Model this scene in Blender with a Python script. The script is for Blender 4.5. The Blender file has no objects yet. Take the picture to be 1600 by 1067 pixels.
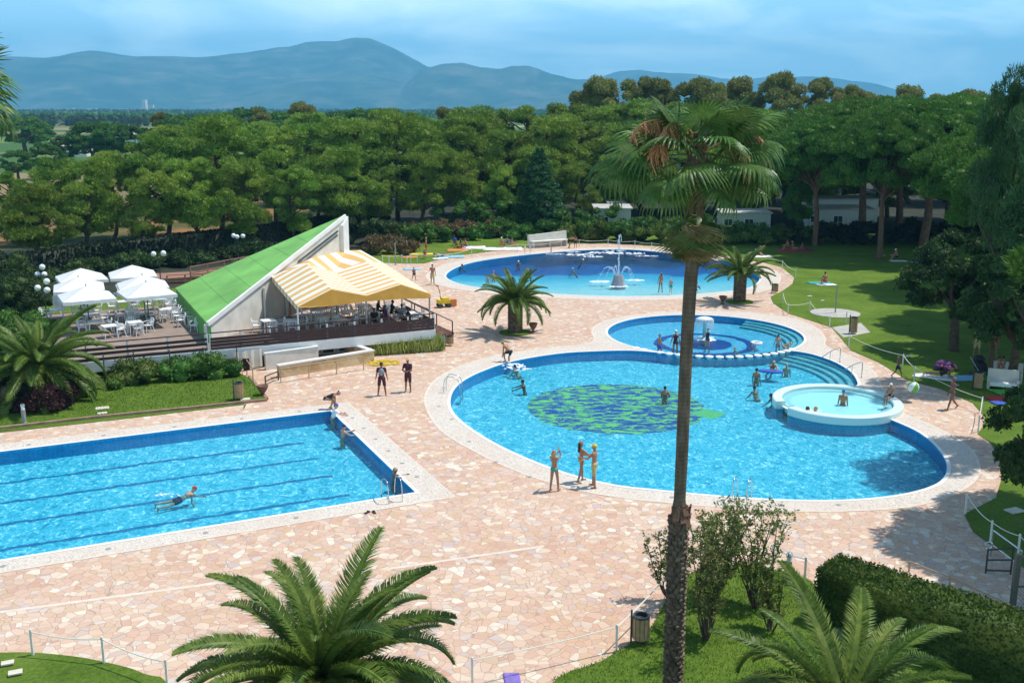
import bpy, math, random
import numpy as np
from mathutils import Vector, Matrix, Euler
from mathutils.geometry import delaunay_2d_cdt
PI = math.pi
R = math.radians
rnd = random.Random(7)
scene = bpy.context.scene
COL = scene.collection
W, HH, F, CH, HY = 1600.0, 1067.0, 1617.0, 14.5, 170.0
TH = math.atan((HH/2-HY)/F)

def ray(u, v):
    x = (u-W/2)/F; y = (HH/2-v)/F
    return Vector((x, math.cos(TH)+y*math.sin(TH), -math.sin(TH)+y*math.cos(TH)))
def G(u, v, z=0.0):
    d = ray(u, v); t = (z-CH)/d.z
    return Vector((d.x*t, d.y*t, z))
def at(u, v, Y):
    d = ray(u, v); t = Y/d.y
    return Vector((d.x*t, Y, CH+d.z*t))
def above(u, vb, vt, z=0.0):
    """point straight above the ground point seen at (u,vb), as high as row vt"""
    g = G(u, vb, z); return Vector((g.x, g.y, at(u, vt, g.y).z))

cam = bpy.data.cameras.new('camera'); camo = bpy.data.objects.new('camera', cam); COL.objects.link(camo)
cam.sensor_width = 36; cam.lens = 36*F/W; cam.clip_start = 0.1; cam.clip_end = 60000
camo.location = (0, 0, CH); camo.rotation_euler = (PI/2-TH, 0, 0); scene.camera = camo

# ------------------------------------------------------------------ tagging
def tag(o, label=None, cat=None, group=None, kind=None):
    if label: o['label'] = label
    if cat: o['category'] = cat
    if group: o['group'] = group
    if kind: o['kind'] = kind
    return o
def empty(name, loc, rz=0, label=None, cat=None, group=None):
    o = bpy.data.objects.new(name, None); COL.objects.link(o); o.empty_display_size = .3
    o.location = loc; o.rotation_euler = (0, 0, rz)
    return tag(o, label, cat, group)
def link(name, me, parent=None, mat=None):
    o = bpy.data.objects.new(name, me); COL.objects.link(o)
    if parent: o.parent = parent
    if mat and not me.materials: me.materials.append(mat)
    return o
def kids(o): return [c for c in ALLKIDS.get(o.name, [])]
def copy_tree(o, loc=None, rz=None, label=None, group=None, scale=None):
    def rec(a, par):
        c = a.copy(); COL.objects.link(c)
        if par: c.parent = par
        for ch in a.children: rec(ch, c)
        return c
    c = rec(o, None)
    if loc is not None: c.location = loc
    if rz is not None: c.rotation_euler = (0, 0, rz)
    if label: c['label'] = label
    if group: c['group'] = group
    if scale: c.scale = scale if hasattr(scale, '__len__') else (scale,)*3
    return c
ORD = ['first','second','third','fourth','fifth','sixth','seventh','eighth','ninth','tenth','eleventh','twelfth','thirteenth','fourteenth','fifteenth','sixteenth','seventeenth','eighteenth','nineteenth','twentieth']
ORD += ['twenty-'+w for w in ORD[:9]]+['thirtieth']+['thirty-'+w for w in ORD[:9]]+['fortieth']

# ------------------------------------------------------------------ mesh builder
class MB:
    def __init__(s): s.v = []; s.f = []; s.mi = []; s.m = 0
    def add(s, vs, fs):
        b = len(s.v); s.v += [tuple(p) for p in vs]; s.f += [tuple(b+i for i in f) for f in fs]; s.mi += [s.m]*len(fs)
    def box(s, c, size, rz=0, M=None):
        x, y, z = size[0]/2, size[1]/2, size[2]/2
        m = M or Matrix.Rotation(rz, 3, 'Z'); c = Vector(c)
        vs = [c+m@Vector((sx*x, sy*y, sz*z)) for sz in (-1, 1) for sy in (-1, 1) for sx in (-1, 1)]
        s.add(vs, [(0,2,3,1),(4,5,7,6),(0,1,5,4),(2,6,7,3),(0,4,6,2),(1,3,7,5)]); return s
    def beam(s, a, b, w, h, up=(0,0,1)):
        a = Vector(a); b = Vector(b); d = b-a; L = d.length; d.normalize(); u = Vector(up)
        r = d.cross(u)
        if r.length < 1e-4: r = Vector((1,0,0))
        r.normalize(); u = r.cross(d)
        M = Matrix((r, d, u)).transposed()
        return s.box((a+b)/2, (w, L, h), M=M)
    def tube(s, pts, rad, n=8, cap=True):
        pts = [Vector(p) for p in pts]; k = len(pts)
        if not hasattr(rad, '__len__'): rad = [rad]*k
        vs = []; pr = None
        for i, p in enumerate(pts):
            d = (pts[min(i+1, k-1)]-pts[max(i-1, 0)])
            if d.length < 1e-9: d = Vector((0,0,1))
            d.normalize()
            if pr is None:
                pr = d.cross(Vector((0,0,1)))
                if pr.length < .05: pr = d.cross(Vector((1,0,0)))
            pr = (pr-d*pr.dot(d))
            pr.normalize(); q = d.cross(pr)
            for j in range(n):
                a = 2*PI*j/n; vs.append(p+rad[i]*(math.cos(a)*pr+math.sin(a)*q))
        fs = [(i*n+j, i*n+(j+1) % n, (i+1)*n+(j+1) % n, (i+1)*n+j) for i in range(k-1) for j in range(n)]
        if cap: fs += [tuple(range(n))[::-1], tuple((k-1)*n+j for j in range(n))]
        s.add(vs, fs); return s
    def cyl(s, a, b, r0, r1=None, n=12): return s.tube([a, b], [r0, r0 if r1 is None else r1], n)
    def sph(s, c, r, nu=12, nv=8, M=None, z0=-1, z1=1):
        if not hasattr(r, '__len__'): r = (r, r, r)
        c = Vector(c); vs = []; a0 = math.asin(z0); a1 = math.asin(z1)
        for i in range(nv+1):
            t = a0+(a1-a0)*i/nv
            for j in range(nu):
                a = 2*PI*j/nu; p = Vector((r[0]*math.cos(t)*math.cos(a), r[1]*math.cos(t)*math.sin(a), r[2]*math.sin(t)))
                vs.append(c+(M@p if M else p))
        fs = [(i*nu+j, i*nu+(j+1) % nu, (i+1)*nu+(j+1) % nu, (i+1)*nu+j) for i in range(nv) for j in range(nu)]
        s.add(vs, fs); return s
    def lathe(s, prof, c=(0,0,0), n=16):
        c = Vector(c); k = len(prof)
        vs = [c+Vector((r*math.cos(2*PI*j/n), r*math.sin(2*PI*j/n), z)) for r, z in prof for j in range(n)]
        s.add(vs, [(i*n+j, i*n+(j+1) % n, (i+1)*n+(j+1) % n, (i+1)*n+j) for i in range(k-1) for j in range(n)]); return s
    def prism(s, pts, z0, z1):
        n = len(pts); vs = [(p[0], p[1], z0) for p in pts]+[(p[0], p[1], z1) for p in pts]
        s.add(vs, [tuple(range(n))[::-1], tuple(range(n, 2*n))]+[(i, (i+1) % n, n+(i+1) % n, n+i) for i in range(n)]); return s
    def hull(s, top, bot):
        n = len(top); s.add(list(bot)+list(top), [tuple(range(n))[::-1], tuple(range(n, 2*n))]+[(i, (i+1) % n, n+(i+1) % n, n+i) for i in range(n)]); return s
    def slab(s, pts, th):
        pts = [Vector(p) for p in pts]; nrm = (pts[1]-pts[0]).cross(pts[2]-pts[0]).normalized()*th
        return s.hull([p+nrm for p in pts], pts)
    def build(s, name, mat, parent=None, smooth=False):
        me = bpy.data.meshes.new(name); me.from_pydata(s.v, [], s.f)
        for m in (mat if isinstance(mat, (list, tuple)) else [mat]): me.materials.append(m)
        if any(s.mi): me.polygons.foreach_set('material_index', s.mi)
        if smooth: me.polygons.foreach_set('use_smooth', [True]*len(s.f))
        me.update()
        return link(name, me, parent)

def np_mesh(name, V, Fq, mat, smooth=False):
    V = np.asarray(V, dtype=np.float32); Fq = np.asarray(Fq, dtype=np.int32)
    me = bpy.data.meshes.new(name); n = len(Fq); k = Fq.shape[1]
    me.vertices.add(len(V)); me.vertices.foreach_set('co', V.ravel())
    me.loops.add(n*k); me.loops.foreach_set('vertex_index', Fq.ravel())
    me.polygons.add(n); me.polygons.foreach_set('loop_start', np.arange(0, n*k, k, dtype=np.int32))
    me.polygons.foreach_set('use_smooth', np.full(n, smooth))
    me.update(calc_edges=True); me.validate()
    for m in (mat if isinstance(mat, (list, tuple)) else [mat]): me.materials.append(m)
    return me

# ------------------------------------------------------------------ polygons
def smooth_closed(pts, k=6):
    n = len(pts); out = []
    for i in range(n):
        p0, p1, p2, p3 = (Vector(pts[(i+j-1) % n][:2]) for j in range(4))
        for t in range(k):
            t = t/k
            out.append(.5*((2*p1)+(-p0+p2)*t+(2*p0-5*p1+4*p2-p3)*t*t+(-p0+3*p1-3*p2+p3)*t**3))
    return out
def smooth_open(pts, k=6):
    q = [Vector(p) for p in pts]; q = [2*q[0]-q[1]]+q+[2*q[-1]-q[-2]]; out = []
    for i in range(1, len(q)-2):
        p0, p1, p2, p3 = q[i-1:i+3]
        for t in range(k):
            t = t/k; out.append(.5*((2*p1)+(-p0+p2)*t+(2*p0-5*p1+4*p2-p3)*t*t+(-p0+3*p1-3*p2+p3)*t**3))
    out.append(q[-2]); return out
def inside(p, poly):
    x, y = p[0], p[1]; c = False; j = len(poly)-1
    for i in range(len(poly)):
        xi, yi = poly[i][0], poly[i][1]; xj, yj = poly[j][0], poly[j][1]
        if (yi > y) != (yj > y) and x < (xj-xi)*(y-yi)/(yj-yi)+xi: c = not c
        j = i
    return c
def region(name, outers, holes, z, mat, extra=(), zf=None, th=0):
    """flat sheet = union(outers) minus holes (polygons in metres)"""
    vs = []; es = []
    for poly in list(outers)+list(holes):
        b = len(vs); n = len(poly); vs += [Vector((p[0], p[1])) for p in poly]; es += [(b+i, b+(i+1) % n) for i in range(n)]
    vs += [Vector((p[0], p[1])) for p in extra]
    v2, _, f2, *_ = delaunay_2d_cdt(vs, es, [], 0, 1e-5)
    fs = []
    for f in f2:
        c = (v2[f[0]]+v2[f[1]]+v2[f[2]])/3
        if any(inside(c, o) for o in outers) and not any(inside(c, h) for h in holes): fs.append(tuple(f))
    mb = MB(); mb.v = [(p.x, p.y, zf(p) if zf else z) for p in v2]; mb.f = fs; mb.mi = [0]*len(fs)
    # up-facing
    for i, f in enumerate(mb.f):
        a, b, c = (Vector(mb.v[k][:2]) for k in f)
        if (b-a).cross(c-a) < 0: mb.f[i] = f[::-1]
    if th:
        for poly in list(outers):
            n = len(poly); mb.add([(p[0], p[1], z) for p in poly]+[(p[0], p[1], z-th) for p in poly], [(i, n+i, n+(i+1) % n, (i+1) % n) for i in range(n)])
    return mb.build(name, mat)
def offset(poly, d):
    n = len(poly); area = sum(poly[i][0]*poly[(i+1) % n][1]-poly[(i+1) % n][0]*poly[i][1] for i in range(n)); sgn = 1 if area > 0 else -1
    out = []
    for i in range(n):
        a = Vector(poly[i-1][:2]); b = Vector(poly[(i+1) % n][:2]); t = (b-a).normalized()
        out.append(Vector(poly[i][:2])+Vector((t.y, -t.x))*d*sgn)
    return out
def circle(c, r, n=64, a0=0, a1=2*PI): return [Vector((c[0]+r*math.cos(a0+(a1-a0)*i/n), c[1]+r*math.sin(a0+(a1-a0)*i/n))) for i in range(n)]
# ------------------------------------------------------------------ materials
class NT:
    def __init__(s, name):
        s.m = bpy.data.materials.new(name); s.m.use_nodes = True; s.t = s.m.node_tree; s.t.nodes.clear()
        s.out = s.n('ShaderNodeOutputMaterial')
    def n(s, typ, **kw):
        nd = s.t.nodes.new(typ)
        for k, v in kw.items():
            if k in nd.inputs.keys() if not k.startswith('_') else False: nd.inputs[k].default_value = v
            else: setattr(nd, k.lstrip('_'), v)
        return nd
    def l(s, a, b): s.t.links.new(a, b)
    def val(s, nd, i, v):
        if hasattr(v, 'is_linked') or isinstance(v, bpy.types.NodeSocket): s.l(v, nd.inputs[i])
        else: nd.inputs[i].default_value = v
    def pos(s): return s.n('ShaderNodeNewGeometry').outputs['Position']
    def obj(s): return s.n('ShaderNodeTexCoord').outputs['Object']
    def mapping(s, vec, scale=(1,1,1), rot=(0,0,0), loc=(0,0,0)):
        m = s.n('ShaderNodeMapping'); s.l(vec, m.inputs[0]); m.inputs['Location'].default_value = loc; m.inputs['Rotation'].default_value = rot; m.inputs['Scale'].default_value = scale
        return m.outputs[0]
    def noise(s, vec, scale, detail=3, rough=.55, dist=0):
        nd = s.n('ShaderNodeTexNoise'); s.l(vec, nd.inputs['Vector']); nd.inputs['Scale'].default_value = scale; nd.inputs['Detail'].default_value = detail; nd.inputs['Roughness'].default_value = rough; nd.inputs['Distortion'].default_value = dist
        return nd
    def ramp(s, fac, stops, interp='LINEAR'):
        r = s.n('ShaderNodeValToRGB'); s.l(fac, r.inputs[0]); cr = r.color_ramp; cr.interpolation = interp
        while len(cr.elements) < len(stops): cr.elements.new(.5)
        for e, (p, c) in zip(cr.elements, stops): e.position = p; e.color = tuple(c[:3])+(1,)
        return r.outputs[0]
    def mix(s, fac, a, b, blend='MIX'):
        m = s.n('ShaderNodeMix'); m.data_type = 'RGBA'; m.blend_type = blend
        s.val(m, 0, fac)
        for i, v in ((6, a), (7, b)):
            if isinstance(v, bpy.types.NodeSocket): s.l(v, m.inputs[i])
            else: m.inputs[i].default_value = tuple(v[:3])+(1,)
        return m.outputs[2]
    def math(s, op, a, b=None, c=None):
        m = s.n('ShaderNodeMath'); m.operation = op
        for i, v in enumerate((a, b, c)):
            if v is None: continue
            s.val(m, i, v)
        return m.outputs[0]
    def mrange(s, v, a, b, c=0, d=1):
        m = s.n('ShaderNodeMapRange'); s.l(v, m.inputs[0])
        for i, x in enumerate((a, b, c, d)): m.inputs[i+1].default_value = x
        return m.outputs[0]
    def bump(s, h, strength=.3, dist=.05):
        b = s.n('ShaderNodeBump'); s.l(h, b.inputs['Height']); b.inputs['Strength'].default_value = strength; b.inputs['Distance'].default_value = dist
        return b.outputs[0]
    def bsdf(s, col, rough=.6, normal=None, metallic=0, spec=.5):
        p = s.n('ShaderNodeBsdfPrincipled')
        if isinstance(col, bpy.types.NodeSocket): s.l(col, p.inputs['Base Color'])
        else: p.inputs['Base Color'].default_value = tuple(col[:3])+(1,)
        s.val(p, p.inputs.keys().index('Roughness'), rough)
        p.inputs['Metallic'].default_value = metallic; p.inputs['Specular IOR Level'].default_value = spec
        if normal: s.l(normal, p.inputs['Normal'])
        return p.outputs[0]
    def done(s, sh): s.l(sh, s.out.inputs['Surface']); return s.m

def pm(name, col, rough=.6, var=.12, scale=6, bump=.15, metallic=0, spec=.5, bscale=None):
    t = NT(name); p = t.obj(); nz = t.noise(p, scale, 4)
    a = [c*(1-var) for c in col]; b = [min(1, c*(1+var)) for c in col]
    c = t.ramp(nz.outputs[0], [(.3, a), (.7, b)])
    nb = t.noise(p, bscale or scale*5, 3)
    return t.done(t.bsdf(c, rough, t.bump(nb.outputs[0], bump, .02) if bump else None, metallic, spec))

M = {}
M['white_paint'] = pm('white_paint', (.74,.73,.70), .6, .06, 2)
M['white_wall'] = pm('white_wall', (.68,.64,.57), .8, .16, .9)
M['white_plastic'] = pm('white_plastic', (.78,.78,.77), .35, .04, 3, 0)
M['canvas_white'] = pm('canvas_white', (.66,.66,.65), .85, .03, 3, .2)
M['green_roof'] = pm('green_roof', (.17,.42,.085), .7, .22, .45, .35, bscale=1.5)
M['green_side'] = pm('green_side', (.10,.34,.07), .75, .08, 1, .1)
M['brown_wood'] = pm('brown_wood', (.045,.018,.016), .6, .25, 4)
M['red_wood'] = pm('red_wood', (.30,.15,.10), .7, .2, 3)
M['orange_canvas'] = pm('orange_canvas', (.72,.36,.06), .85, .07, 2, .2)
M['deck_tile'] = pm('deck_tile', (.27,.20,.16), .85, .15, 1.5)
M['metal'] = pm('metal', (.62,.62,.60), .25, .05, 8, 0, 1)
M['dark_metal'] = pm('dark_metal', (.04,.045,.045), .45, .2, 5, 0)
M['green_metal'] = pm('green_metal', (.015,.05,.045), .45, .2, 5, 0)
M['grey_metal'] = pm('grey_metal', (.27,.28,.27), .5, .1, 8, .05)
M['post_white'] = pm('post_white', (.70,.69,.62), .6, .1, 8, .05)
M['rope'] = pm('rope', (.72,.70,.60), .9, .1, 30, .2)
M['concrete'] = pm('concrete', (.42,.40,.36), .9, .15, 2)
M['stone_slab'] = pm('stone_slab', (.62,.56,.46), .9, .12, 4)
M['kerb'] = pm('kerb', (.30,.19,.12), .9, .3, 3)
M['bin_wood'] = pm('bin_wood', (.36,.24,.12), .7, .2, 6)
M['urn'] = pm('urn', (.16,.08,.05), .8, .2, 9)
M['glass_dark'] = pm('glass_dark', (.03,.06,.07), .08, .2, 2, 0)
M['glass_blue'] = pm('glass_blue', (.05,.16,.19), .12, .2, 2, 0)
M['mural'] = pm('mural', (.4,.3,.25), .7, .3, 6)
M['soil'] = pm('soil', (.32,.17,.09), .95, .25, .4)
M['globe'] = pm('globe', (.82,.82,.80), .25, .02, 3, 0)
M['tiles_spa'] = pm('tiles_spa', (.62,.74,.70), .4, .05, 12, .1)
M['bark_dark'] = pm('bark_dark', (.095,.065,.045), .95, .35, 5, .8, 0, .2)
M['bark_red'] = pm('bark_red', (.15,.085,.055), .95, .35, 5, .8, 0, .2)
M['thatch'] = pm('thatch', (.28,.20,.11), .95, .3, 9, .6, 0, .2)
M['inflor'] = pm('inflor', (.55,.27,.12), .95, .25, 9, .3, 0, .2)
M['ivory'] = pm('ivory', (.62,.58,.50), .8, .1, 2)
for nm, c in dict(red=(.45,.03,.03), blue=(.03,.09,.42), teal=(.02,.34,.30), yellow=(.72,.52,.04), burgundy=(.07,.012,.025), navy=(.012,.02,.07), khaki=(.50,.38,.17), white=(.78,.77,.75), black=(.015,.015,.018), purple=(.11,.03,.13), green=(.10,.42,.06), pink=(.5,.16,.2), lblue=(.25,.5,.7), orange=(.62,.22,.05), grey=(.25,.26,.28), violet=(.2,.14,.45)).items():
    M['c_'+nm] = pm('cloth_'+nm, c, .8, .15, 12, .1)
for nm, c in dict(fair=(.52,.29,.19), tan=(.36,.17,.09), dark=(.20,.09,.05)).items():
    M['s_'+nm] = pm('skin_'+nm, c, .5, .08, 9, 0)
for nm, c in dict(brown=(.05,.025,.012), black=(.012,.01,.009), blond=(.42,.26,.09), grey=(.4,.38,.35)).items():
    M['h_'+nm] = pm('hair_'+nm, c, .6, .25, 25, .3)

def leafmat(name, a, b, c, nscale=.6, trans=.25, objvar=.25, rough=.6):
    t = NT(name); g = t.pos(); nz = t.noise(g, nscale, 4, .65)
    n2 = t.noise(g, nscale*9, 2)
    f = t.math('ADD', t.math('MULTIPLY', nz.outputs[0], .7), t.math('MULTIPLY', n2.outputs[0], .3))
    col = t.ramp(f, [(.32, a), (.5, b), (.68, c)])
    oi = t.n('ShaderNodeObjectInfo')
    hsv = t.n('ShaderNodeHueSaturation'); t.l(col, hsv.inputs['Color'])
    t.l(t.mrange(oi.outputs['Random'], 0, 1, .5-.035*objvar*2, .5+.03*objvar*2), hsv.inputs['Hue'])
    t.l(t.mrange(t.math('FRACT', t.math('MULTIPLY', oi.outputs['Random'], 7.3)), 0, 1, 1-objvar, 1+objvar), hsv.inputs['Value'])
    p = t.bsdf(hsv.outputs[0], rough, None, 0, .25)
    tr = t.n('ShaderNodeBsdfTranslucent'); t.l(hsv.outputs[0], tr.inputs[0])
    mx = t.n('ShaderNodeMixShader'); mx.inputs[0].default_value = trans; t.l(p, mx.inputs[1]); t.l(tr.outputs[0], mx.inputs[2])
    return t.done(mx.outputs[0])
M['pine'] = leafmat('pine_needles', (.055,.12,.014), (.16,.27,.030), (.36,.43,.07), objvar=.2, nscale=.35)
M['dpine'] = leafmat('dark_pine_needles', (.022,.062,.018), (.05,.12,.035), (.11,.20,.055), objvar=.1)
M['upine'] = leafmat('umbrella_pine_needles', (.035,.10,.012), (.075,.175,.020), (.14,.25,.035), objvar=.12)
M['euc'] = leafmat('eucalyptus_leaves', (.12,.15,.035), (.21,.23,.055), (.30,.26,.08), objvar=.15)
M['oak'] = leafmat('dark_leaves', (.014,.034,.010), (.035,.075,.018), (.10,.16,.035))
M['fir'] = leafmat('fir_needles', (.014,.055,.020), (.03,.10,.035), (.055,.14,.05))
M['broad'] = leafmat('bright_leaves', (.03,.09,.012), (.065,.16,.022), (.12,.23,.04))
M['hedge'] = leafmat('hedge_leaves', (.03,.07,.010), (.08,.14,.020), (.17,.22,.04), 1.2)
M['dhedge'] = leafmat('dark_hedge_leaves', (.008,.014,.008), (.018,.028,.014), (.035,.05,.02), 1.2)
M['purple_leaf'] = leafmat('purple_leaves', (.02,.008,.008), (.05,.018,.018), (.09,.03,.03), 2)
M['myrtle'] = leafmat('myrtle_leaves', (.07,.13,.02), (.14,.21,.04), (.27,.22,.07), 1.5)
M['reed'] = leafmat('striped_reed', (.16,.22,.03), (.32,.35,.08), (.50,.46,.18), 2)
M['date'] = leafmat('date_palm_leaf', (.045,.095,.012), (.11,.18,.026), (.26,.31,.07), 1.0, .25, .12, .45)
M['fan'] = leafmat('fan_palm_leaf', (.04,.10,.02), (.085,.17,.035), (.20,.28,.08), 2.4, .25, .2, .42)
M['fan_dry'] = leafmat('dry_fan_leaf', (.16,.12,.04), (.26,.20,.08), (.38,.30,.14), 1.4, .2, .25, .6)
M['drygrass'] = leafmat('dry_growth', (.10,.07,.03), (.18,.12,.05), (.24,.18,.07), .8)

# grass
def grass_mat(name, a, b, c):
    t = NT(name); g = t.pos()
    n1 = t.noise(g, .4, 5, .7); n2 = t.noise(g, 9, 4, .7)
    col = t.ramp(t.math('ADD', t.math('MULTIPLY', n1.outputs[0], .45), t.math('MULTIPLY', n2.outputs[0], .55)), [(.33, a), (.5, b), (.68, c)])
    n3 = t.noise(g, 35, 3, .7)
    return t.done(t.bsdf(col, .9, t.bump(n3.outputs[0], .9, .06), 0, .15))
M['grass'] = grass_mat('lawn_grass', (.055,.105,.010), (.115,.195,.020), (.20,.27,.045))

# far land with fields
def land():
    t = NT('far_land'); g = t.pos()
    sx = t.n('ShaderNodeSeparateXYZ'); t.l(g, sx.inputs[0])
    mp = t.mapping(g, (.0022, .011, 1), (0,0,.12))
    v = t.n('ShaderNodeTexVoronoi'); v.inputs['Scale'].default_value = 1; t.l(mp, v.inputs['Vector'])
    sep = t.n('ShaderNodeSeparateColor'); t.l(v.outputs['Color'], sep.inputs[0])
    field = t.ramp(sep.outputs[0], [(0, (.06,.13,.03)), (.3, (.16,.22,.06)), (.5, (.36,.34,.14)), (.7, (.10,.16,.05)), (.85, (.30,.22,.12)), (1, (.07,.14,.04))], 'CONSTANT')
    nz = t.noise(g, .02, 5, .7); field = t.mix(t.math('MULTIPLY', nz.outputs[0], .5), field, (.05,.10,.03))
    n2 = t.noise(g, .09, 4, .6); near = t.ramp(n2.outputs[0], [(.38, (.045,.07,.02)), (.5, (.16,.12,.045)), (.6, (.34,.17,.07))])
    n3 = t.noise(g, 3, 4, .7); near = t.mix(t.math('MULTIPLY', n3.outputs[0], .5), near, (.06,.07,.025))
    f = t.mrange(sx.outputs['Y'], 150, 200)
    return t.done(t.bsdf(t.mix(f, near, field), .95, None, 0, .1))
M['land'] = land()

# crazy paving
def paving():
    t = NT('crazy_paving'); g = t.pos()
    wn = t.noise(g, .9, 2); 
    w = t.n('ShaderNodeVectorMath'); w.operation = 'MULTIPLY_ADD'; t.l(wn.outputs['Color'], w.inputs[0]); w.inputs[1].default_value = (.35,.35,0); t.l(g, w.inputs[2])
    fl = t.n('ShaderNodeVectorMath'); fl.operation = 'MULTIPLY'; t.l(w.outputs[0], fl.inputs[0]); fl.inputs[1].default_value = (1,1,0)
    vec = fl.outputs[0]
    v = t.n('ShaderNodeTexVoronoi'); v.inputs['Scale'].default_value = 3.5; t.l(vec, v.inputs['Vector'])
    e = t.n('ShaderNodeTexVoronoi'); e.feature = 'DISTANCE_TO_EDGE'; e.inputs['Scale'].default_value = 3.5; t.l(vec, e.inputs['Vector'])
    sp = t.n('ShaderNodeSeparateColor'); t.l(v.outputs['Color'], sp.inputs[0])
    c1 = t.ramp(sp.outputs[0], [(0,(.56,.34,.25)),(.2,(.61,.44,.32)),(.36,(.50,.28,.20)),(.5,(.70,.60,.46)),(.66,(.58,.37,.28)),(.8,(.54,.36,.21)),(.9,(.48,.38,.36)),(1,(.74,.67,.54))])
    fine = t.noise(g, 7, 5, .7); c1 = t.mix(t.mrange(fine.outputs[0], .35, .8, 0, .35), c1, (.62,.44,.34))
    big = t.noise(g, .13, 4, .6); c1 = t.mix(t.mrange(big.outputs[0], .45, .7, 0, .35), c1, (.68,.54,.42))
    big2 = t.noise(t.mapping(g, (1,1,1), (0,0,0), (40,7,0)), .22, 4, .6); c1 = t.mix(t.mrange(big2.outputs[0], .52, .72, 0, .6), c1, (.56,.34,.21))
    st = t.noise(g, 2.2, 5, .75); c1 = t.mix(t.mrange(st.outputs[0], .62, .78, 0, .45), c1, (.36,.20,.12))
    wp = t.noise(t.mapping(g, (1,1,1), (0,0,.5), (9,31,0)), .35, 6, .7); c1 = t.mix(t.mrange(wp.outputs[0], .55, .75, 0, .5), c1, (.50,.36,.28))
    m = t.math('LESS_THAN', e.outputs['Distance'], .028)
    col = t.mix(t.math('MULTIPLY', m, .7), c1, (.34,.24,.18))
    h = t.math('MINIMUM', e.outputs['Distance'], .05)
    return t.done(t.bsdf(col, .75, t.bump(h, .5, .15), 0, .25))
M['paving'] = paving()
def coping():
    t = NT('pebble_coping'); g = t.pos()
    v = t.n('ShaderNodeTexVoronoi'); v.inputs['Scale'].default_value = 20; t.l(g, v.inputs['Vector'])
    sp = t.n('ShaderNodeSeparateColor'); t.l(v.outputs['Color'], sp.inputs[0])
    c = t.ramp(sp.outputs[0], [(0,(.40,.34,.29)),(.2,(.55,.49,.42)),(.5,(.64,.58,.51)),(1,(.70,.64,.56))])
    n2 = t.noise(g, .5, 4); c = t.mix(t.mrange(n2.outputs[0], .4, .7, .1, .5), c, (.56,.44,.36))
    return t.done(t.bsdf(c, .8, t.bump(v.outputs['Distance'], .4, .03), 0, .2))
M['coping'] = coping()
M['trim'] = pm('pool_trim', (.78,.77,.74), .5, .05, 5, 0)
M['band'] = pm('paving_band', (.66,.55,.45), .8, .12, 3)

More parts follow.
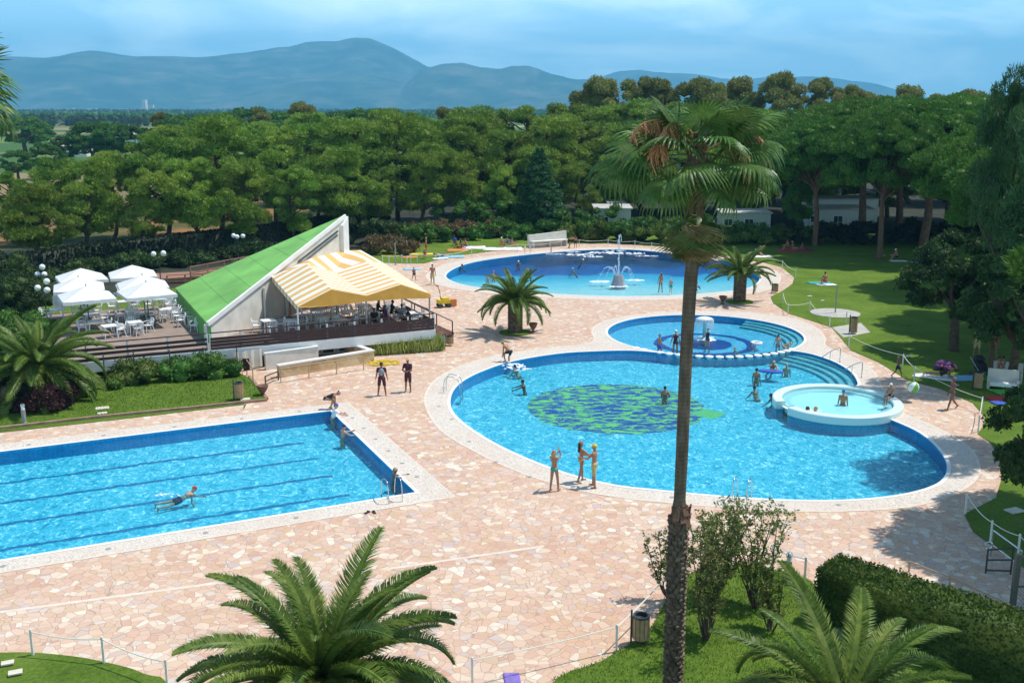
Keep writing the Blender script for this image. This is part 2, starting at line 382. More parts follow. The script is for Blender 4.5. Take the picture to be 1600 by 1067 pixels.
# pool tiles
def pool_tile(name, a, b, c, mode=None, **kw):
    t = NT(name); g = t.pos()
    # noise warp imitating refraction wobble; it also bends the painted caustics
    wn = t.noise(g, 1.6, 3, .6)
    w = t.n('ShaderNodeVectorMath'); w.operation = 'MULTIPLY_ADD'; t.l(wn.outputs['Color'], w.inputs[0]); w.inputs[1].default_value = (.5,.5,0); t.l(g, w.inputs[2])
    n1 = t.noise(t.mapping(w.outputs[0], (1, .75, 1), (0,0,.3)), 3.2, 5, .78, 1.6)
    col = t.ramp(n1.outputs[0], [(.37, a), (.465, b), (.53, b), (.62, c)])  # caustic light ripples painted into the tile colour, dark to bright
    if mode == 'lanes':
        sx = t.n('ShaderNodeSeparateXYZ'); mp = t.mapping(w.outputs[0], (1,1,1), (0,0,0), (3.75-.25,-37.86-.25,0)); 
        r = t.n('ShaderNodeVectorRotate'); r.rotation_type = 'Z_AXIS'; t.l(mp, r.inputs[0]); r.inputs['Angle'].default_value = -R(25.1); t.l(r.outputs[0], sx.inputs[0])
        y = t.math('DIVIDE', sx.outputs['Y'], 2.44)
        d = t.math('ABSOLUTE', t.math('SUBTRACT', t.math('FRACT', t.math('ADD', y, .5)), .5))
        msk = t.math('LESS_THAN', d, .05)
        msk = t.math('MULTIPLY', msk, t.math('LESS_THAN', sx.outputs['X'], -1.9))
        msk = t.math('MULTIPLY', msk, t.math('LESS_THAN', t.math('ABSOLUTE', t.math('SUBTRACT', sx.outputs['Y'], 6.1)), 5.2))
        col = t.mix(t.math('MULTIPLY', msk, .85), col, (.004,.10,.27))
    if mode == 'fish':
        # round mosaic of blue and green patches
        c0 = kw['ctr']; sx = t.n('ShaderNodeSeparateXYZ'); t.l(t.mapping(w.outputs[0], (1,1,1), (0,0,0), (-c0[0]-.25, -c0[1]-.25, 0)), sx.inputs[0])
        rr = t.math('SQRT', t.math('ADD', t.math('POWER', t.math('ABSOLUTE', sx.outputs['X']), 2), t.math('POWER', t.math('ABSOLUTE', sx.outputs['Y']), 2)))
        disc = t.math('LESS_THAN', rr, kw['r'])
        wv = t.noise(t.mapping(w.outputs[0], (.62, 1.7, 1), (0,0,-.35)), 2.0, 4, .65, .9)
        g1 = t.ramp(wv.outputs[0], [(.49, (.002,.05,.34)), (.53, (.30,.66,.12))])
        # green tail to the right
        tail = t.math('LESS_THAN', t.math('ADD', t.math('ABSOLUTE', t.math('ADD', sx.outputs['Y'], 1.2)), t.math('ABSOLUTE', t.math('SUBTRACT', sx.outputs['X'], 4.6))), .95)
        col2 = t.mix(disc, col, g1); col = t.mix(tail, col2, (.20,.55,.14))
        col = t.mix(t.math('MULTIPLY', disc, t.mrange(n1.outputs[0], .5, .75, 0, .10)), col, c)  # caustic highlights painted over the mosaic disc
    if mode == 'rings':
        c0 = kw['ctr']; sx = t.n('ShaderNodeSeparateXYZ'); t.l(t.mapping(w.outputs[0], (1,1,1), (0,0,0), (-c0[0]-.25, -c0[1]-.25, 0)), sx.inputs[0])
        rr = t.math('SQRT', t.math('ADD', t.math('POWER', t.math('ABSOLUTE', sx.outputs['X']), 2), t.math('POWER', t.math('ABSOLUTE', sx.outputs['Y']), 2)))
        disc = t.math('LESS_THAN', rr, 1.75); ring = t.math('LESS_THAN', t.math('ABSOLUTE', t.math('SUBTRACT', rr, 3.0)), .30)
        col = t.mix(t.math('MAXIMUM', disc, ring), col, (.002,.05,.28))
    if mode == 'beach':
        sx = t.n('ShaderNodeSeparateXYZ'); t.l(w.outputs[0], sx.inputs[0])
        nb = t.noise(g, .16, 3, .6)
        y = t.math('ADD', sx.outputs['Y'], t.mrange(nb.outputs[0], .3, .7, -2.4, 2.4))
        f = t.mrange(y, 85, 119)
        col2 = t.ramp(f, [(0, (.62,.76,.74)), (.14, (.34,.70,.76)), (.26, (.09,.50,.68)), (.335, (.05,.42,.64)), (.36, (.006,.11,.40)), (.50, (.004,.08,.32)), (.54, (.002,.022,.11)), (1, (.002,.02,.09))])
        col = t.mix(t.mrange(n1.outputs[0], .4, .75, 0, .35), col2, t.mix(.5, col2, (.5,.8,.9)))  # painted caustic brightening on top of the banded floor colour
    e = t.n('ShaderNodeTexBrick'); t.l(g, e.inputs['Vector']); e.inputs['Scale'].default_value = 3; e.offset = 0
    e.inputs['Color1'].default_value = (1,1,1,1); e.inputs['Color2'].default_value = (.9,.9,.9,1); e.inputs['Mortar'].default_value = (.75,.75,.75,1); e.inputs['Mortar Size'].default_value = .02
    col = t.mix(.6, col, t.mix(1.0, col, e.outputs[0], 'MULTIPLY'))
    return t.done(t.bsdf(col, .5, None, 0, .3))
AZ = ((.012,.25,.42), (.065,.53,.66), (.64,.96,1.0))  # ripple dark, tile blue, painted caustic highlight
def water_mat():
    t = NT('pool_water'); g = t.pos()
    a = t.noise(t.mapping(g, (1,1.3,1), (0,0,.4)), 2.2, 4, .6, .6); b = t.noise(g, 7, 3, .6)
    h = t.math('ADD', a.outputs[0], t.math('MULTIPLY', b.outputs[0], .3))
    nrm = t.bump(h, .38, .10)
    fr = t.n('ShaderNodeFresnel'); fr.inputs['IOR'].default_value = 1.33; t.l(nrm, fr.inputs['Normal'])
    tr = t.n('ShaderNodeBsdfTransparent'); tr.inputs[0].default_value = (.62,.87,.94,1)
    gl = t.n('ShaderNodeBsdfGlossy'); gl.inputs['Roughness'].default_value = .06; t.l(nrm, gl.inputs['Normal'])
    mx = t.n('ShaderNodeMixShader'); t.l(t.math('MULTIPLY', fr.outputs[0], .6), mx.inputs[0]); t.l(tr.outputs[0], mx.inputs[1]); t.l(gl.outputs[0], mx.inputs[2])
    return t.done(mx.outputs[0])
M['water'] = water_mat()
def spray_mat():
    t = NT('water_spray')
    tr = t.n('ShaderNodeBsdfTransparent'); d = t.bsdf((.85,.92,.95), .2); nz = t.noise(t.obj(), 14, 3, .7)
    mx = t.n('ShaderNodeMixShader'); t.l(t.mrange(nz.outputs[0], .35, .65, .1, .8), mx.inputs[0]); t.l(tr.outputs[0], mx.inputs[1]); t.l(d, mx.inputs[2])
    return t.done(mx.outputs[0])
M['spray'] = spray_mat()
M['foam'] = pm('foam', (.80,.86,.88), .5, .08, 6, .3)

def stripes(name, axis, period, phase=0.0):
    t = NT(name); g = t.pos()
    dp = t.n('ShaderNodeVectorMath'); dp.operation = 'DOT_PRODUCT'; t.l(g, dp.inputs[0]); dp.inputs[1].default_value = axis
    f = t.math('FRACT', t.math('ADD', t.math('DIVIDE', dp.outputs['Value'], period), phase))
    col = t.mix(t.math('LESS_THAN', f, .5), (.78,.75,.66), (.70,.42,.14))
    nz = t.noise(g, 3, 3); col = t.mix(t.math('MULTIPLY', nz.outputs[0], .12), col, (.5,.4,.3))
    return t.done(t.bsdf(col, .85, None, 0, .2))
def stonewall():
    t = NT('stone_cladding'); g = t.obj(); v = t.n('ShaderNodeTexVoronoi'); v.inputs['Scale'].default_value = 1.7; t.l(g, v.inputs['Vector'])
    e = t.n('ShaderNodeTexVoronoi'); e.feature = 'DISTANCE_TO_EDGE'; e.inputs['Scale'].default_value = 1.7; t.l(g, e.inputs['Vector'])
    sp = t.n('ShaderNodeSeparateColor'); t.l(v.outputs['Color'], sp.inputs[0])
    c = t.ramp(sp.outputs[0], [(0,(.42,.26,.12)),(.3,(.55,.37,.18)),(.6,(.62,.48,.28)),(1,(.36,.22,.11))])
    c = t.mix(t.math('LESS_THAN', e.outputs['Distance'], .03), c, (.55,.42,.28))
    return t.done(t.bsdf(c, .9, t.bump(e.outputs['Distance'], .5, .1)))
M['stone_clad'] = stonewall()

def palm_trunk_mat(name, boots):
    t = NT(name); g = t.obj()
    if boots:
        sx = t.n('ShaderNodeSeparateXYZ'); t.l(g, sx.inputs[0])
        n = t.noise(g, 6, 4); c = t.ramp(n.outputs[0], [(.3,(.07,.05,.035)),(.55,(.17,.13,.09)),(.75,(.27,.22,.16))])
    else:
        w = t.n('ShaderNodeTexWave'); w.bands_direction = 'Z'; t.l(g, w.inputs[0]); w.inputs['Scale'].default_value = 3.2; w.inputs['Distortion'].default_value = 2.5; w.inputs['Detail'].default_value = 3
        n = t.noise(t.mapping(g, (3,3,.6)), 4, 4); c = t.ramp(t.math('ADD', t.math('MULTIPLY', w.outputs[1], .10), t.math('MULTIPLY', n.outputs[0], .9)), [(.25,(.08,.06,.04)),(.5,(.13,.10,.07)),(.75,(.19,.15,.10))])
        return t.done(t.bsdf(c, .95, t.bump(w.outputs[1], .15, .02), 0, .1))
    return t.done(t.bsdf(c, .95, t.bump(n.outputs[0], .6, .04), 0, .1))
M['ptrunk'] = palm_trunk_mat('palm_trunk', False); M['pboots'] = palm_trunk_mat('palm_boots', True)
def mountain_mat():
    t = NT('mountain_scrub'); g = t.pos()
    gz = t.mapping(g, (1,1,2.5)); n = t.noise(gz, .0040, 8, .7, .3); n2 = t.noise(gz, .0013, 5, .65)
    c = t.ramp(n.outputs[0], [(.40,(.02,.05,.02)),(.52,(.06,.10,.04)),(.70,(.20,.19,.13))])
    c = t.mix(t.mrange(n2.outputs[0], .5, .7, 0, .5), c, (.20,.19,.14))
    return t.done(t.bsdf(c, .95, None, 0, .1))
M['mountain'] = mountain_mat()

# ------------------------------------------------------------------ light
SUN_EL, SUN_AZ = R(64), R(72)           # azimuth clockwise from +Y
sd = Vector((math.cos(SUN_EL)*math.sin(SUN_AZ), math.cos(SUN_EL)*math.cos(SUN_AZ), math.sin(SUN_EL)))
sl = bpy.data.lights.new('sun', 'SUN'); sl.energy = 4.8; sl.angle = R(.53); sl.color = (1, .96, .89)
so = bpy.data.objects.new('sun', sl); COL.objects.link(so); so.rotation_euler = sd.to_track_quat('Z', 'Y').to_euler(); so.location = (60, 20, 80)
wd = bpy.data.worlds.new('World'); scene.world = wd; wd.use_nodes = True
t = wd.node_tree; t.nodes.clear()
def wn(typ): return t.nodes.new(typ)
out = wn('ShaderNodeOutputWorld'); bg = wn('ShaderNodeBackground'); sky = wn('ShaderNodeTexSky'); sky.sky_type = 'NISHITA'; sky.sun_disc = False
sky.sun_elevation = SUN_EL; sky.sun_rotation = SUN_AZ; sky.air_density = 1.0; sky.dust_density = .7; sky.ozone_density = 2.2; sky.altitude = 10
tc = wn('ShaderNodeTexCoord'); mp = wn('ShaderNodeMapping'); mp.inputs['Scale'].default_value = (1.6, 1.6, 6.5); mp.inputs['Location'].default_value = (.35, .2, .1)
nz = wn('ShaderNodeTexNoise'); nz.inputs['Scale'].default_value = 2.6; nz.inputs['Detail'].default_value = 7; nz.inputs['Roughness'].default_value = .56; nz.inputs['Distortion'].default_value = .5
rp = wn('ShaderNodeValToRGB'); rp.color_ramp.elements[0].position = .45; rp.color_ramp.elements[1].position = .64
rp.color_ramp.elements[0].color = (.06,.06,.06,1); rp.color_ramp.elements[1].color = (.85,.85,.85,1)
mx = wn('ShaderNodeMix'); mx.data_type = 'RGBA'; mx.inputs[7].default_value = (15, 17, 18, 1)
L = t.links.new
L(tc.outputs['Generated'], mp.inputs[0]); L(mp.outputs[0], nz.inputs[0]); L(nz.outputs[0], rp.inputs[0]); sz = wn('ShaderNodeSeparateXYZ'); L(tc.outputs['Generated'], sz.inputs[0]); mr = wn('ShaderNodeMapRange'); L(sz.outputs['Z'], mr.inputs[0]); mr.inputs[1].default_value = .10; mr.inputs[2].default_value = .40; mr.inputs[3].default_value = 1; mr.inputs[4].default_value = .12; ml = wn('ShaderNodeMath'); ml.operation = 'MULTIPLY'; L(rp.outputs[0], ml.inputs[0]); L(mr.outputs[0], ml.inputs[1]); L(ml.outputs[0], mx.inputs[0]); hz = wn('ShaderNodeMix'); hz.data_type = 'RGBA'; hz.inputs[7].default_value = (6.6, 11.6, 15.2, 1); hm = wn('ShaderNodeMapRange'); L(sz.outputs['Z'], hm.inputs[0]); hm.inputs[1].default_value = .08; hm.inputs[2].default_value = .45; hm.inputs[3].default_value = .85; hm.inputs[4].default_value = 0; L(hm.outputs[0], hz.inputs[0]); L(sky.outputs[0], hz.inputs[6]); L(hz.outputs[2], mx.inputs[6]); hs = wn('ShaderNodeMix'); hs.data_type = 'RGBA'; hs.blend_type = 'MULTIPLY'; hs.inputs[0].default_value = 1; hs.inputs[7].default_value = (.92, 1.03, 1.06, 1); L(mx.outputs[2], hs.inputs[6]); L(hs.outputs[2], bg.inputs[0]); L(bg.outputs[0], out.inputs[0])
bg.inputs[1].default_value = .115
vs = scene.view_settings; vs.view_transform = 'Standard'; vs.look = 'None'; vs.exposure = .08; vs.gamma = 1; vs.use_curve_mapping = False
scene.cycles.max_bounces = 6; scene.cycles.diffuse_bounces = 3; scene.cycles.glossy_bounces = 3; scene.cycles.transparent_max_bounces = 12; scene.cycles.volume_bounces = 0
scene.cycles.use_denoising = True
# ------------------------------------------------------------------ ground, pools
def st(o): o['kind'] = 'structure'; return o
def px(pts, z=0): return [G(u, v, z).to_2d() for u, v in pts]
A0 = R(25.1); d1 = Vector((math.cos(A0), math.sin(A0))); d2 = Vector((-d1.y, d1.x)); D1 = d1.to_3d(); D2 = d2.to_3d()
C2 = Vector((-3.75, 37.86))
def RP(a, b): return C2+a*d1+b*d2
rect = [RP(-25, 0), RP(0, 0), RP(0, 12.2), RP(-25, 12.2)]
KC, KR = (12.7, 66.8), 6.35
SC, SR = Vector((16.3, 50.0)), 3.15
kid = circle(KC, KR, 72)
big = smooth_closed(px([(705,636),(707,614),(722,597),(752,581),(800,565),(870,553),(930,549),(990,548),
     (1050,553),(1110,556),(1170,554),(1222,548),(1262,552),(1300,564),(1328,580),(1340,598),(1336,608),(1350,640),(1395,657),(1436,676),(1464,700),(1479,725),
     (1473,748),(1445,763),(1395,774),(1330,780),(1260,781),(1180,778),(1100,772),(1020,764),(960,757),(890,740),(820,714),(765,687),(722,658)]), 5)
beach = smooth_closed(px([(697,432),(712,419),(745,409),(800,401),(860,395),(920,391),(975,390),(1030,394),(1090,402),(1150,413),(1182,425),(1187,436),(1172,449),(1130,456),(1060,461),(980,463),(900,461),(830,457),(770,452),(720,444)]), 5)
cop_main = smooth_closed(px([(667,636),(668,612),(686,590),(730,568),(790,553),(860,543),(915,538),(930,530),(926,519),(936,506),(970,496),(1030,489),(1100,486),(1180,489),(1240,498),(1276,513),(1288,528),
     (1290,541),(1330,557),(1362,578),(1376,603),(1400,640),(1450,662),(1505,692),(1528,725),(1520,752),(1480,775),(1420,791),(1340,797),(1250,798),(1160,794),(1070,787),(980,778),(890,762),(810,736),(745,706),(690,672)]), 4)
cop_beach = offset(beach, 1.7)
cop_rect = [RP(-27, -1.05), RP(1.2, -1.05), RP(1.2, 13.3), RP(-27, 13.3)]
pools = [rect, kid, big, beach]
FAR = 11900
st(region('ground', [[Vector((-FAR, -80)), Vector((FAR, -80)), Vector((FAR, 11450)), Vector((-FAR, 11450))]], pools, -.03, M['land']))
# great lawn around everything, then the paved terrace on it
lawn_poly = [Vector(p) for p in [(-75,8),(75,8),(95,60),(90,122),(20,122),(-12,118),(-19,94),(-36,76),(-75,66)]]
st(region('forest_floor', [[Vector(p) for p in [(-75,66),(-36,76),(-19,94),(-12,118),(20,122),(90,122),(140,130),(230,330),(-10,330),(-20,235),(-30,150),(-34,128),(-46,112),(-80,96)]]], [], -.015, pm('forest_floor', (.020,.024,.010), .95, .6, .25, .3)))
pav = px([(380,640),(388,590),(330,560),(280,520),(330,470),(520,425),(600,411),(640,412),(662,412),(700,402),(760,394),(830,386),(880,381),(960,381),(1040,386),(1110,396),(1180,407),(1222,418),(1241,434),(1238,444),(1222,455),(1204,464),(1208,474),(1232,490),
    (1300,512),(1330,548),(1372,566),(1418,594),(1470,608),(1520,630),(1539,652),(1535,668),(1527,678),(1548,692),(1560,712),(1566,745),(1556,778),(1507,803),(1520,830),(1560,860),(1640,915)])
pav += [Vector(p) for p in [(26,28),(26,9.5),(-40,9.5),(-40,24)]]
pav += px([(-350,700),(0,676),(200,654),(385,632)])
st(region('lawn', [lawn_poly], [pav]+pools, 0.02, M['grass'], th=.05))
st(region('paving', [pav], pools, 0.0, M['paving']))
st(region('pool_coping', [cop_main], [kid, big], .006, M['coping'])); st(region('pool_coping', [cop_beach], [beach], .006, M['coping'])); st(region('pool_coping', [cop_rect], [rect], .006, M['coping']))
for nm, poly in (('main', cop_main), ('b', cop_beach), ('c', cop_rect)):
    st(region('coping_band', [offset(poly, .09)], [offset(poly, -.03) if nm != 'c' else [RP(-27,-1.02),RP(1.17,-1.02),RP(1.17,13.27),RP(-27,13.27)]], .010, M['band']))
def inset_rect(p, d): return [RP(-25-d,-d), RP(d,-d), RP(d,12.2+d), RP(-25-d,12.2+d)]
st(region('pool_edge', [inset_rect(rect, .16)], [rect], .014, M['trim']))
st(region('pool_edge', [offset(big, .16)], [big, kid], .014, M['trim'])); st(region('pool_edge', [offset(kid, .16)], [kid, big], .018, M['trim'])); st(region('pool_edge', [offset(beach, .16)], [beach], .014, M['trim']))
# paving bands (pale expansion strips)
def strip(name, a, b, w, z, mat):
    a = Vector(a[:2]); b = Vector(b[:2]); n = (b-a).normalized(); n = Vector((-n.y, n.x))*w/2
    return st(region(name, [[a-n, b-n, b+n, a+n]], [], z, mat))
strip('paving_band', G(0, 956), G(380, 905), .16, .004, M['band']); strip('paving_band', G(610, 888), G(850, 853), .14, .004, M['band'])

def walls(poly, z0, z1, mat, skip=None):
    mb = MB(); n = len(poly)
    for i in range(n):
        a, b = poly[i], poly[(i+1) % n]
        if skip and skip((a+b)/2): continue
        mb.add([(a.x,a.y,z0),(b.x,b.y,z0),(b.x,b.y,z1),(a.x,a.y,z1)], [(0,1,2,3)])
    return st(mb.build('pool_wall', mat))
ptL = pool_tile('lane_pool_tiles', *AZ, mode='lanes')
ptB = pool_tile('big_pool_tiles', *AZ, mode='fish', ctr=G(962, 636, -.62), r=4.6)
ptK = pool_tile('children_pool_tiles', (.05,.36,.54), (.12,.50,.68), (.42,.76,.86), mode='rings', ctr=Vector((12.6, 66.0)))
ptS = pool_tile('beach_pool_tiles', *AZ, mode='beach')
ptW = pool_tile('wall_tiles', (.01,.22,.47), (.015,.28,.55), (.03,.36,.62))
DP = -.62
for poly, z, fm in ((rect, DP, ptL), (big, DP, ptB), (kid, -.5, ptK)):
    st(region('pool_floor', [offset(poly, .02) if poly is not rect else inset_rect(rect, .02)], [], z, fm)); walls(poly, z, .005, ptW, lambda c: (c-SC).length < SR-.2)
gx = [Vector((x, y)) for x in np.arange(-14, 40, 1.5) for y in np.arange(76, 112, 1.5) if inside((x, y), beach)]
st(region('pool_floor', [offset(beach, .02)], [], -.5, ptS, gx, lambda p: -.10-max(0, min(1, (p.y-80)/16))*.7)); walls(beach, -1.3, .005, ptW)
WZ = -.09
for poly in (rect, kid, beach): st(region('water', [poly], [], WZ, M['water']))
spa_o = circle(SC, SR, 64)
st(region('water', [big], [offset(spa_o, -.05)], WZ, M['water']))

# underwater steps of the big pool and the children's pool (right hand side)
def arcpoly(c, r0, r1, a0, a1, n=28):
    o = [Vector((c[0]+r1*math.cos(a0+(a1-a0)*i/n), c[1]+r1*math.sin(a0+(a1-a0)*i/n))) for i in range(n+1)]
    i_ = [Vector((c[0]+r0*math.cos(a0+(a1-a0)*i/n), c[1]+r0*math.sin(a0+(a1-a0)*i/n))) for i in range(n+1)]
    return o+i_[::-1]
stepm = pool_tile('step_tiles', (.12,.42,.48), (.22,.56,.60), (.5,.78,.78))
stepe = pm('step_edge_tiles', (.02,.20,.30), .5, .1, 4, 0)
# fit circle through three step edge points
def circ3(a, b, c):
    a, b, c = (Vector(p[:2]) for p in (a, b, c)); d = 2*(a.x*(b.y-c.y)+b.x*(c.y-a.y)+c.x*(a.y-b.y))
    ux = (a.length_squared*(b.y-c.y)+b.length_squared*(c.y-a.y)+c.length_squared*(a.y-b.y))/d
    uy = (a.length_squared*(c.x-b.x)+b.length_squared*(a.x-c.x)+c.length_squared*(b.x-a.x))/d
    o = Vector((ux, uy)); return o, (a-o).length
so_, sr_ = circ3(G(1245, 549), G(1312, 570), G(1339, 603))
aA = math.atan2(*(G(1232, 548).to_2d()-so_).yx); aB = math.atan2(*(G(1341, 612).to_2d()-so_).yx)
for k in range(4):
    z = -.15-.12*k; w0 = sr_+.35-.42*k
    st(region('pool_steps', [arcpoly(so_, w0-.44, w0, aB, aA)], [], z, stepm, th=.16)); 
    st(region('pool_step_edge', [arcpoly(so_, w0-.46, w0-.38, aB, aA)], [], z+.004, stepe))
for k in range(3):
    z = -.15-.11*k; w0 = KR-.36*k
    st(region('pool_steps', [arcpoly(KC, w0-.38, w0, R(-38), R(52))], [], z, stepm, th=.1))
    st(region('pool_step_edge', [arcpoly(KC, w0-.40, w0-.33, R(-38), R(52))], [], z+.004, stepe))

# raised whirlpool
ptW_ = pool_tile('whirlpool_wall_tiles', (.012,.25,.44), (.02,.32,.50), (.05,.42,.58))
sp = empty('whirlpool', (SC.x, SC.y, 0), 0, 'round raised pale green tiled whirlpool standing in the edge of the big pool', 'pool')
mb = MB(); n = 96
gap0, gap1 = R(186), R(206)
def ringwall(mb, r0, r1, z0, z1, a0, a1, n=80):
    pr = [(r0,z0),(r1,z0),(r1,z1-.04),(r1-.04,z1),(r0+.04,z1),(r0,z1-.04)]; k = len(pr)
    vs = [(r*math.cos(a0+(a1-a0)*i/n), r*math.sin(a0+(a1-a0)*i/n), z) for i in range(n+1) for r, z in pr]
    fs = [(i*k+j, (i+1)*k+j, (i+1)*k+(j+1) % k, i*k+(j+1) % k) for i in range(n) for j in range(k)]+[tuple(range(k)), tuple(n*k+j for j in range(k))[::-1]]
    mb.add(vs, fs)
ringwall(mb, SR-.48, SR, -.12, .28, gap1-2*PI, gap0); mb.build('rim', M['tiles_spa'], sp)
mb = MB(); ringwall(mb, SR-.4, SR-.012, -.95, -.125, gap1-2*PI, gap0); mb.build('base_wall', ptW_, sp)
mb = MB(); ringwall(mb, SR-.9, SR-.47, -.3, .11, gap1-2*PI-.1, gap0+.1); mb.build('inner_bench', M['tiles_spa'], sp)
mb = MB(); mb.lathe([(0,.04),(SR-.3,.04)], n=64); mb.build('basin_floor', pm('spa_floor', (.74,.92,.90), .4, .06, 2, 0), sp)
mb = MB(); mb.add([(0,0,.18)]+[((SR-.47)*math.cos(2*PI*i/64), (SR-.47)*math.sin(2*PI*i/64), .18) for i in range(64)], [(0, 1+i, 1+(i+1) % 64) for i in range(64)]); mb.build('whirlpool_water', M['water'], sp)
# coping discs between the two pools
al = [G(u, v).to_2d() for u, v in ((994,547),)]
def kid_near(u):
    g0 = None
    for a in np.linspace(-PI, 0, 721):
        p = Vector((KC[0]+(KR+.05)*math.cos(a), KC[1]+(KR+.05)*math.sin(a)))
        d = abs(800+F*p.x/(p.y*math.cos(TH)+CH*math.sin(TH))-u)
        if g0 is None or d < g0[0]: g0 = (d, a)
    return g0[1]
a0_, a1_ = kid_near(994), kid_near(1238); nd = 19
mbw = MB(); ringwall(mbw, KR-.12, KR+.14, -.9, -.16, a0_-.05, a1_+.05, 60)
wl = mbw.build('pool_dividing_wall', ptW_); wl.location = (KC[0], KC[1], 0); st(wl)
disc = None
for i in range(nd):
    a = a0_+(a1_-a0_)*i/(nd-1); loc = (KC[0]+(KR+.05)*math.cos(a), KC[1]+(KR+.05)*math.sin(a), -.10)
    lb = 'round white stepping disc between the pools, %s counted from the left end' % ORD[i]
    if disc is None:
        disc = empty('stepping_stone', loc, 0, lb, 'stepping stone', 'round stepping stones dividing the pools')
        MB().lathe([(0,.12),(.21,.12),(.245,.10),(.25,.04),(.16,0),(.14,-.1),(0,-.1)], n=20).build('top_disc', M['trim'], disc, True)
    else: copy_tree(disc, loc, 0, lb)

# coping skimmer drains
def drain(loc, lb, first=[None]):
    if first[0] is None:
        m = MB(); m.cyl((0,0,0), (0,0,.008), .10, .09, 14); o = m.build('drain_cover', M['grey_metal']); o.location = loc; first[0] = tag(o, lb, 'drain', 'drain covers in the pool coping'); return
    c = first[0].copy(); COL.objects.link(c); c.location = loc; c['label'] = lb
k = 0
for a in (-17.6,-14.4,-11.2,-8,-4.8,-1.2):
    p = RP(a, -.6); k += 1; drain((p.x, p.y, .008), 'round grey drain in the near coping of the lane pool, %s from the left' % ORD[k-1])
for k, b in enumerate((1.6,3.4,5.2,7,8.8,10.6)):
    p = RP(.65, b); drain((p.x, p.y, .008), 'round grey drain in the right coping of the lane pool, %s from the near corner' % ORD[k])
for k, a in enumerate((-16.6,-13.5,-10.4,-7.3,-4.2,-1.4)):
    p = RP(a, 12.75); drain((p.x, p.y, .008), 'round grey drain in the far coping of the lane pool, %s from the left' % ORD[k])
for k, (u, v) in enumerate([(686,635),(693,606),(706,655),(733,690),(775,722),(828,745),(895,761),(1050,777),(1125,783),(1222,790),(1310,789)]):
    p = G(u, v); drain((p.x, p.y, .008), 'small grey drain in the near coping of the round pool, %s from the left' % ORD[k])

# lawns standing on the paving: left lawn with kerb, island lawn, bottom left lawn, right corner lawn
lawnL = px([(-200,694),(0,669),(150,652),(300,637),(414,624),(388,591),(330,597),(200,606),(60,600),(-200,600)])
st(region('lawn', [lawnL], [], .10, M['grass'], th=.1))
def kerbline(pts, label, h=.14, w=.16):
    m = MB()
    for a, b in zip(pts[:-1], pts[1:]): m.beam((a.x,a.y,h/2),(b.x,b.y,h/2), w, h)
    return tag(m.build('kerb', M['kerb']), label, 'kerb')
kerbline(px([(-200,696),(0,671),(150,654),(300,639),(417,626.5)]), 'long low brown kerb along the left lawn beside the lane pool')
kerbline(px([(417,625),(390,590)]), 'short low brown kerb at the right end of the left lawn')
isl = smooth_closed(px([(850,1090),(940,1035),(1010,990),(1035,950),(1060,912),(1100,890),(1160,884),(1210,892),(1262,908),(1310,945),(1400,985),(1640,1060)])+[Vector((16,16)), Vector((0,16))], 4)
st(region('lawn', [isl], [], .06, M['grass'], th=.06))
st(region('lawn', [smooth_closed(px([(-200,1040),(0,1022),(100,1026),(170,1038),(225,1055),(260,1090)])+[Vector((-8,17)), Vector((-18,17))], 4)], [], .06, M['grass'], th=.06))
for k, (u, v, s) in enumerate([(160,638,1),(160,646,.7),(383,624,.8),(1585,798,1),(24,1051,.55),(12,1036,.5),(1417,557,.7),(1440,585,.6),(1492,602,.6),(1265,463,.6),(1285,470,.5)]):
    g = G(u, v, .1 if u < 400 else .03); m = MB(); m.box((0,0,.02), (.62*s, .42*s, .04), .4)
    o = m.build('stepping_slab', M['stone_slab']); o.location = (g.x, g.y, g.z)
    tag(o, ['upper pale slab on the left lawn','lower small pale slab on the left lawn','pale slab beside the kerb by the left lawn bin','pale slab on the dark grass at far right','upper pale slab in the bottom left lawn','lower pale slab at the bottom left frame edge','pale slab in the grass behind the rope near the running child','small slab in the grass by the sunbathing woman','small slab in the grass behind the walking woman','upper small slab by the shower path','lower small slab by the shower path'][k], 'slab')
# ------------------------------------------------------------------ cafe terrace
DZ = 1.25
DC = G(679, 515, DZ)                       # right front corner of the deck
def CP(a, b, z=0.0): p = DC+a*D1+b*D2; return Vector((p.x, p.y, DZ+z))
def ab(p): q = Vector((p.x-DC.x, p.y-DC.y)); return q.dot(d1), q.dot(d2)
aL = ab(G(70, 572, DZ))[0]
bld = empty('cafe_building', (DC.x, DC.y, 0), 0, 'low white cafe with steep green wedge roof on a raised terrace', 'building')
def W2(o):                                  # world coordinates -> local of parent
    o.location = (-o.parent.location.x, -o.parent.location.y, -o.parent.location.z); return o
# deck
dk = empty('terrace_deck', (DC.x, DC.y, 0), 0, 'raised cafe terrace with tiled floor and white edge beam', 'terrace')
def lp(pts, z0, z1, name, mat, par, mb=None):
    m = mb or MB(); m.prism([(p.x, p.y) for p in pts], z0, z1); return W2(m.build(name, mat, par)) if mb is None else None
deckpoly = [CP(aL, .1), CP(-.1, .1), CP(-.1, 6.4), CP(-7, 6.4), CP(-7, 15.5), CP(aL, 15.5)]
lp(deckpoly, DZ-.25, DZ, 'floor', M['deck_tile'], dk)
m = MB(); m.beam(CP(aL, 0, -.27), CP(0, 0, -.27), .22, .56); m.beam(CP(0, 0.11, -.27), CP(0, 6.4, -.27), .22, .555); W2(m.build('edge_beam', M['white_paint'], dk))
m = MB(); m.beam(CP(aL, 1.6, -.80), CP(-.9, 1.6, -.80), .2, .86); W2(m.build('base_wall', M['white_wall'], dk))
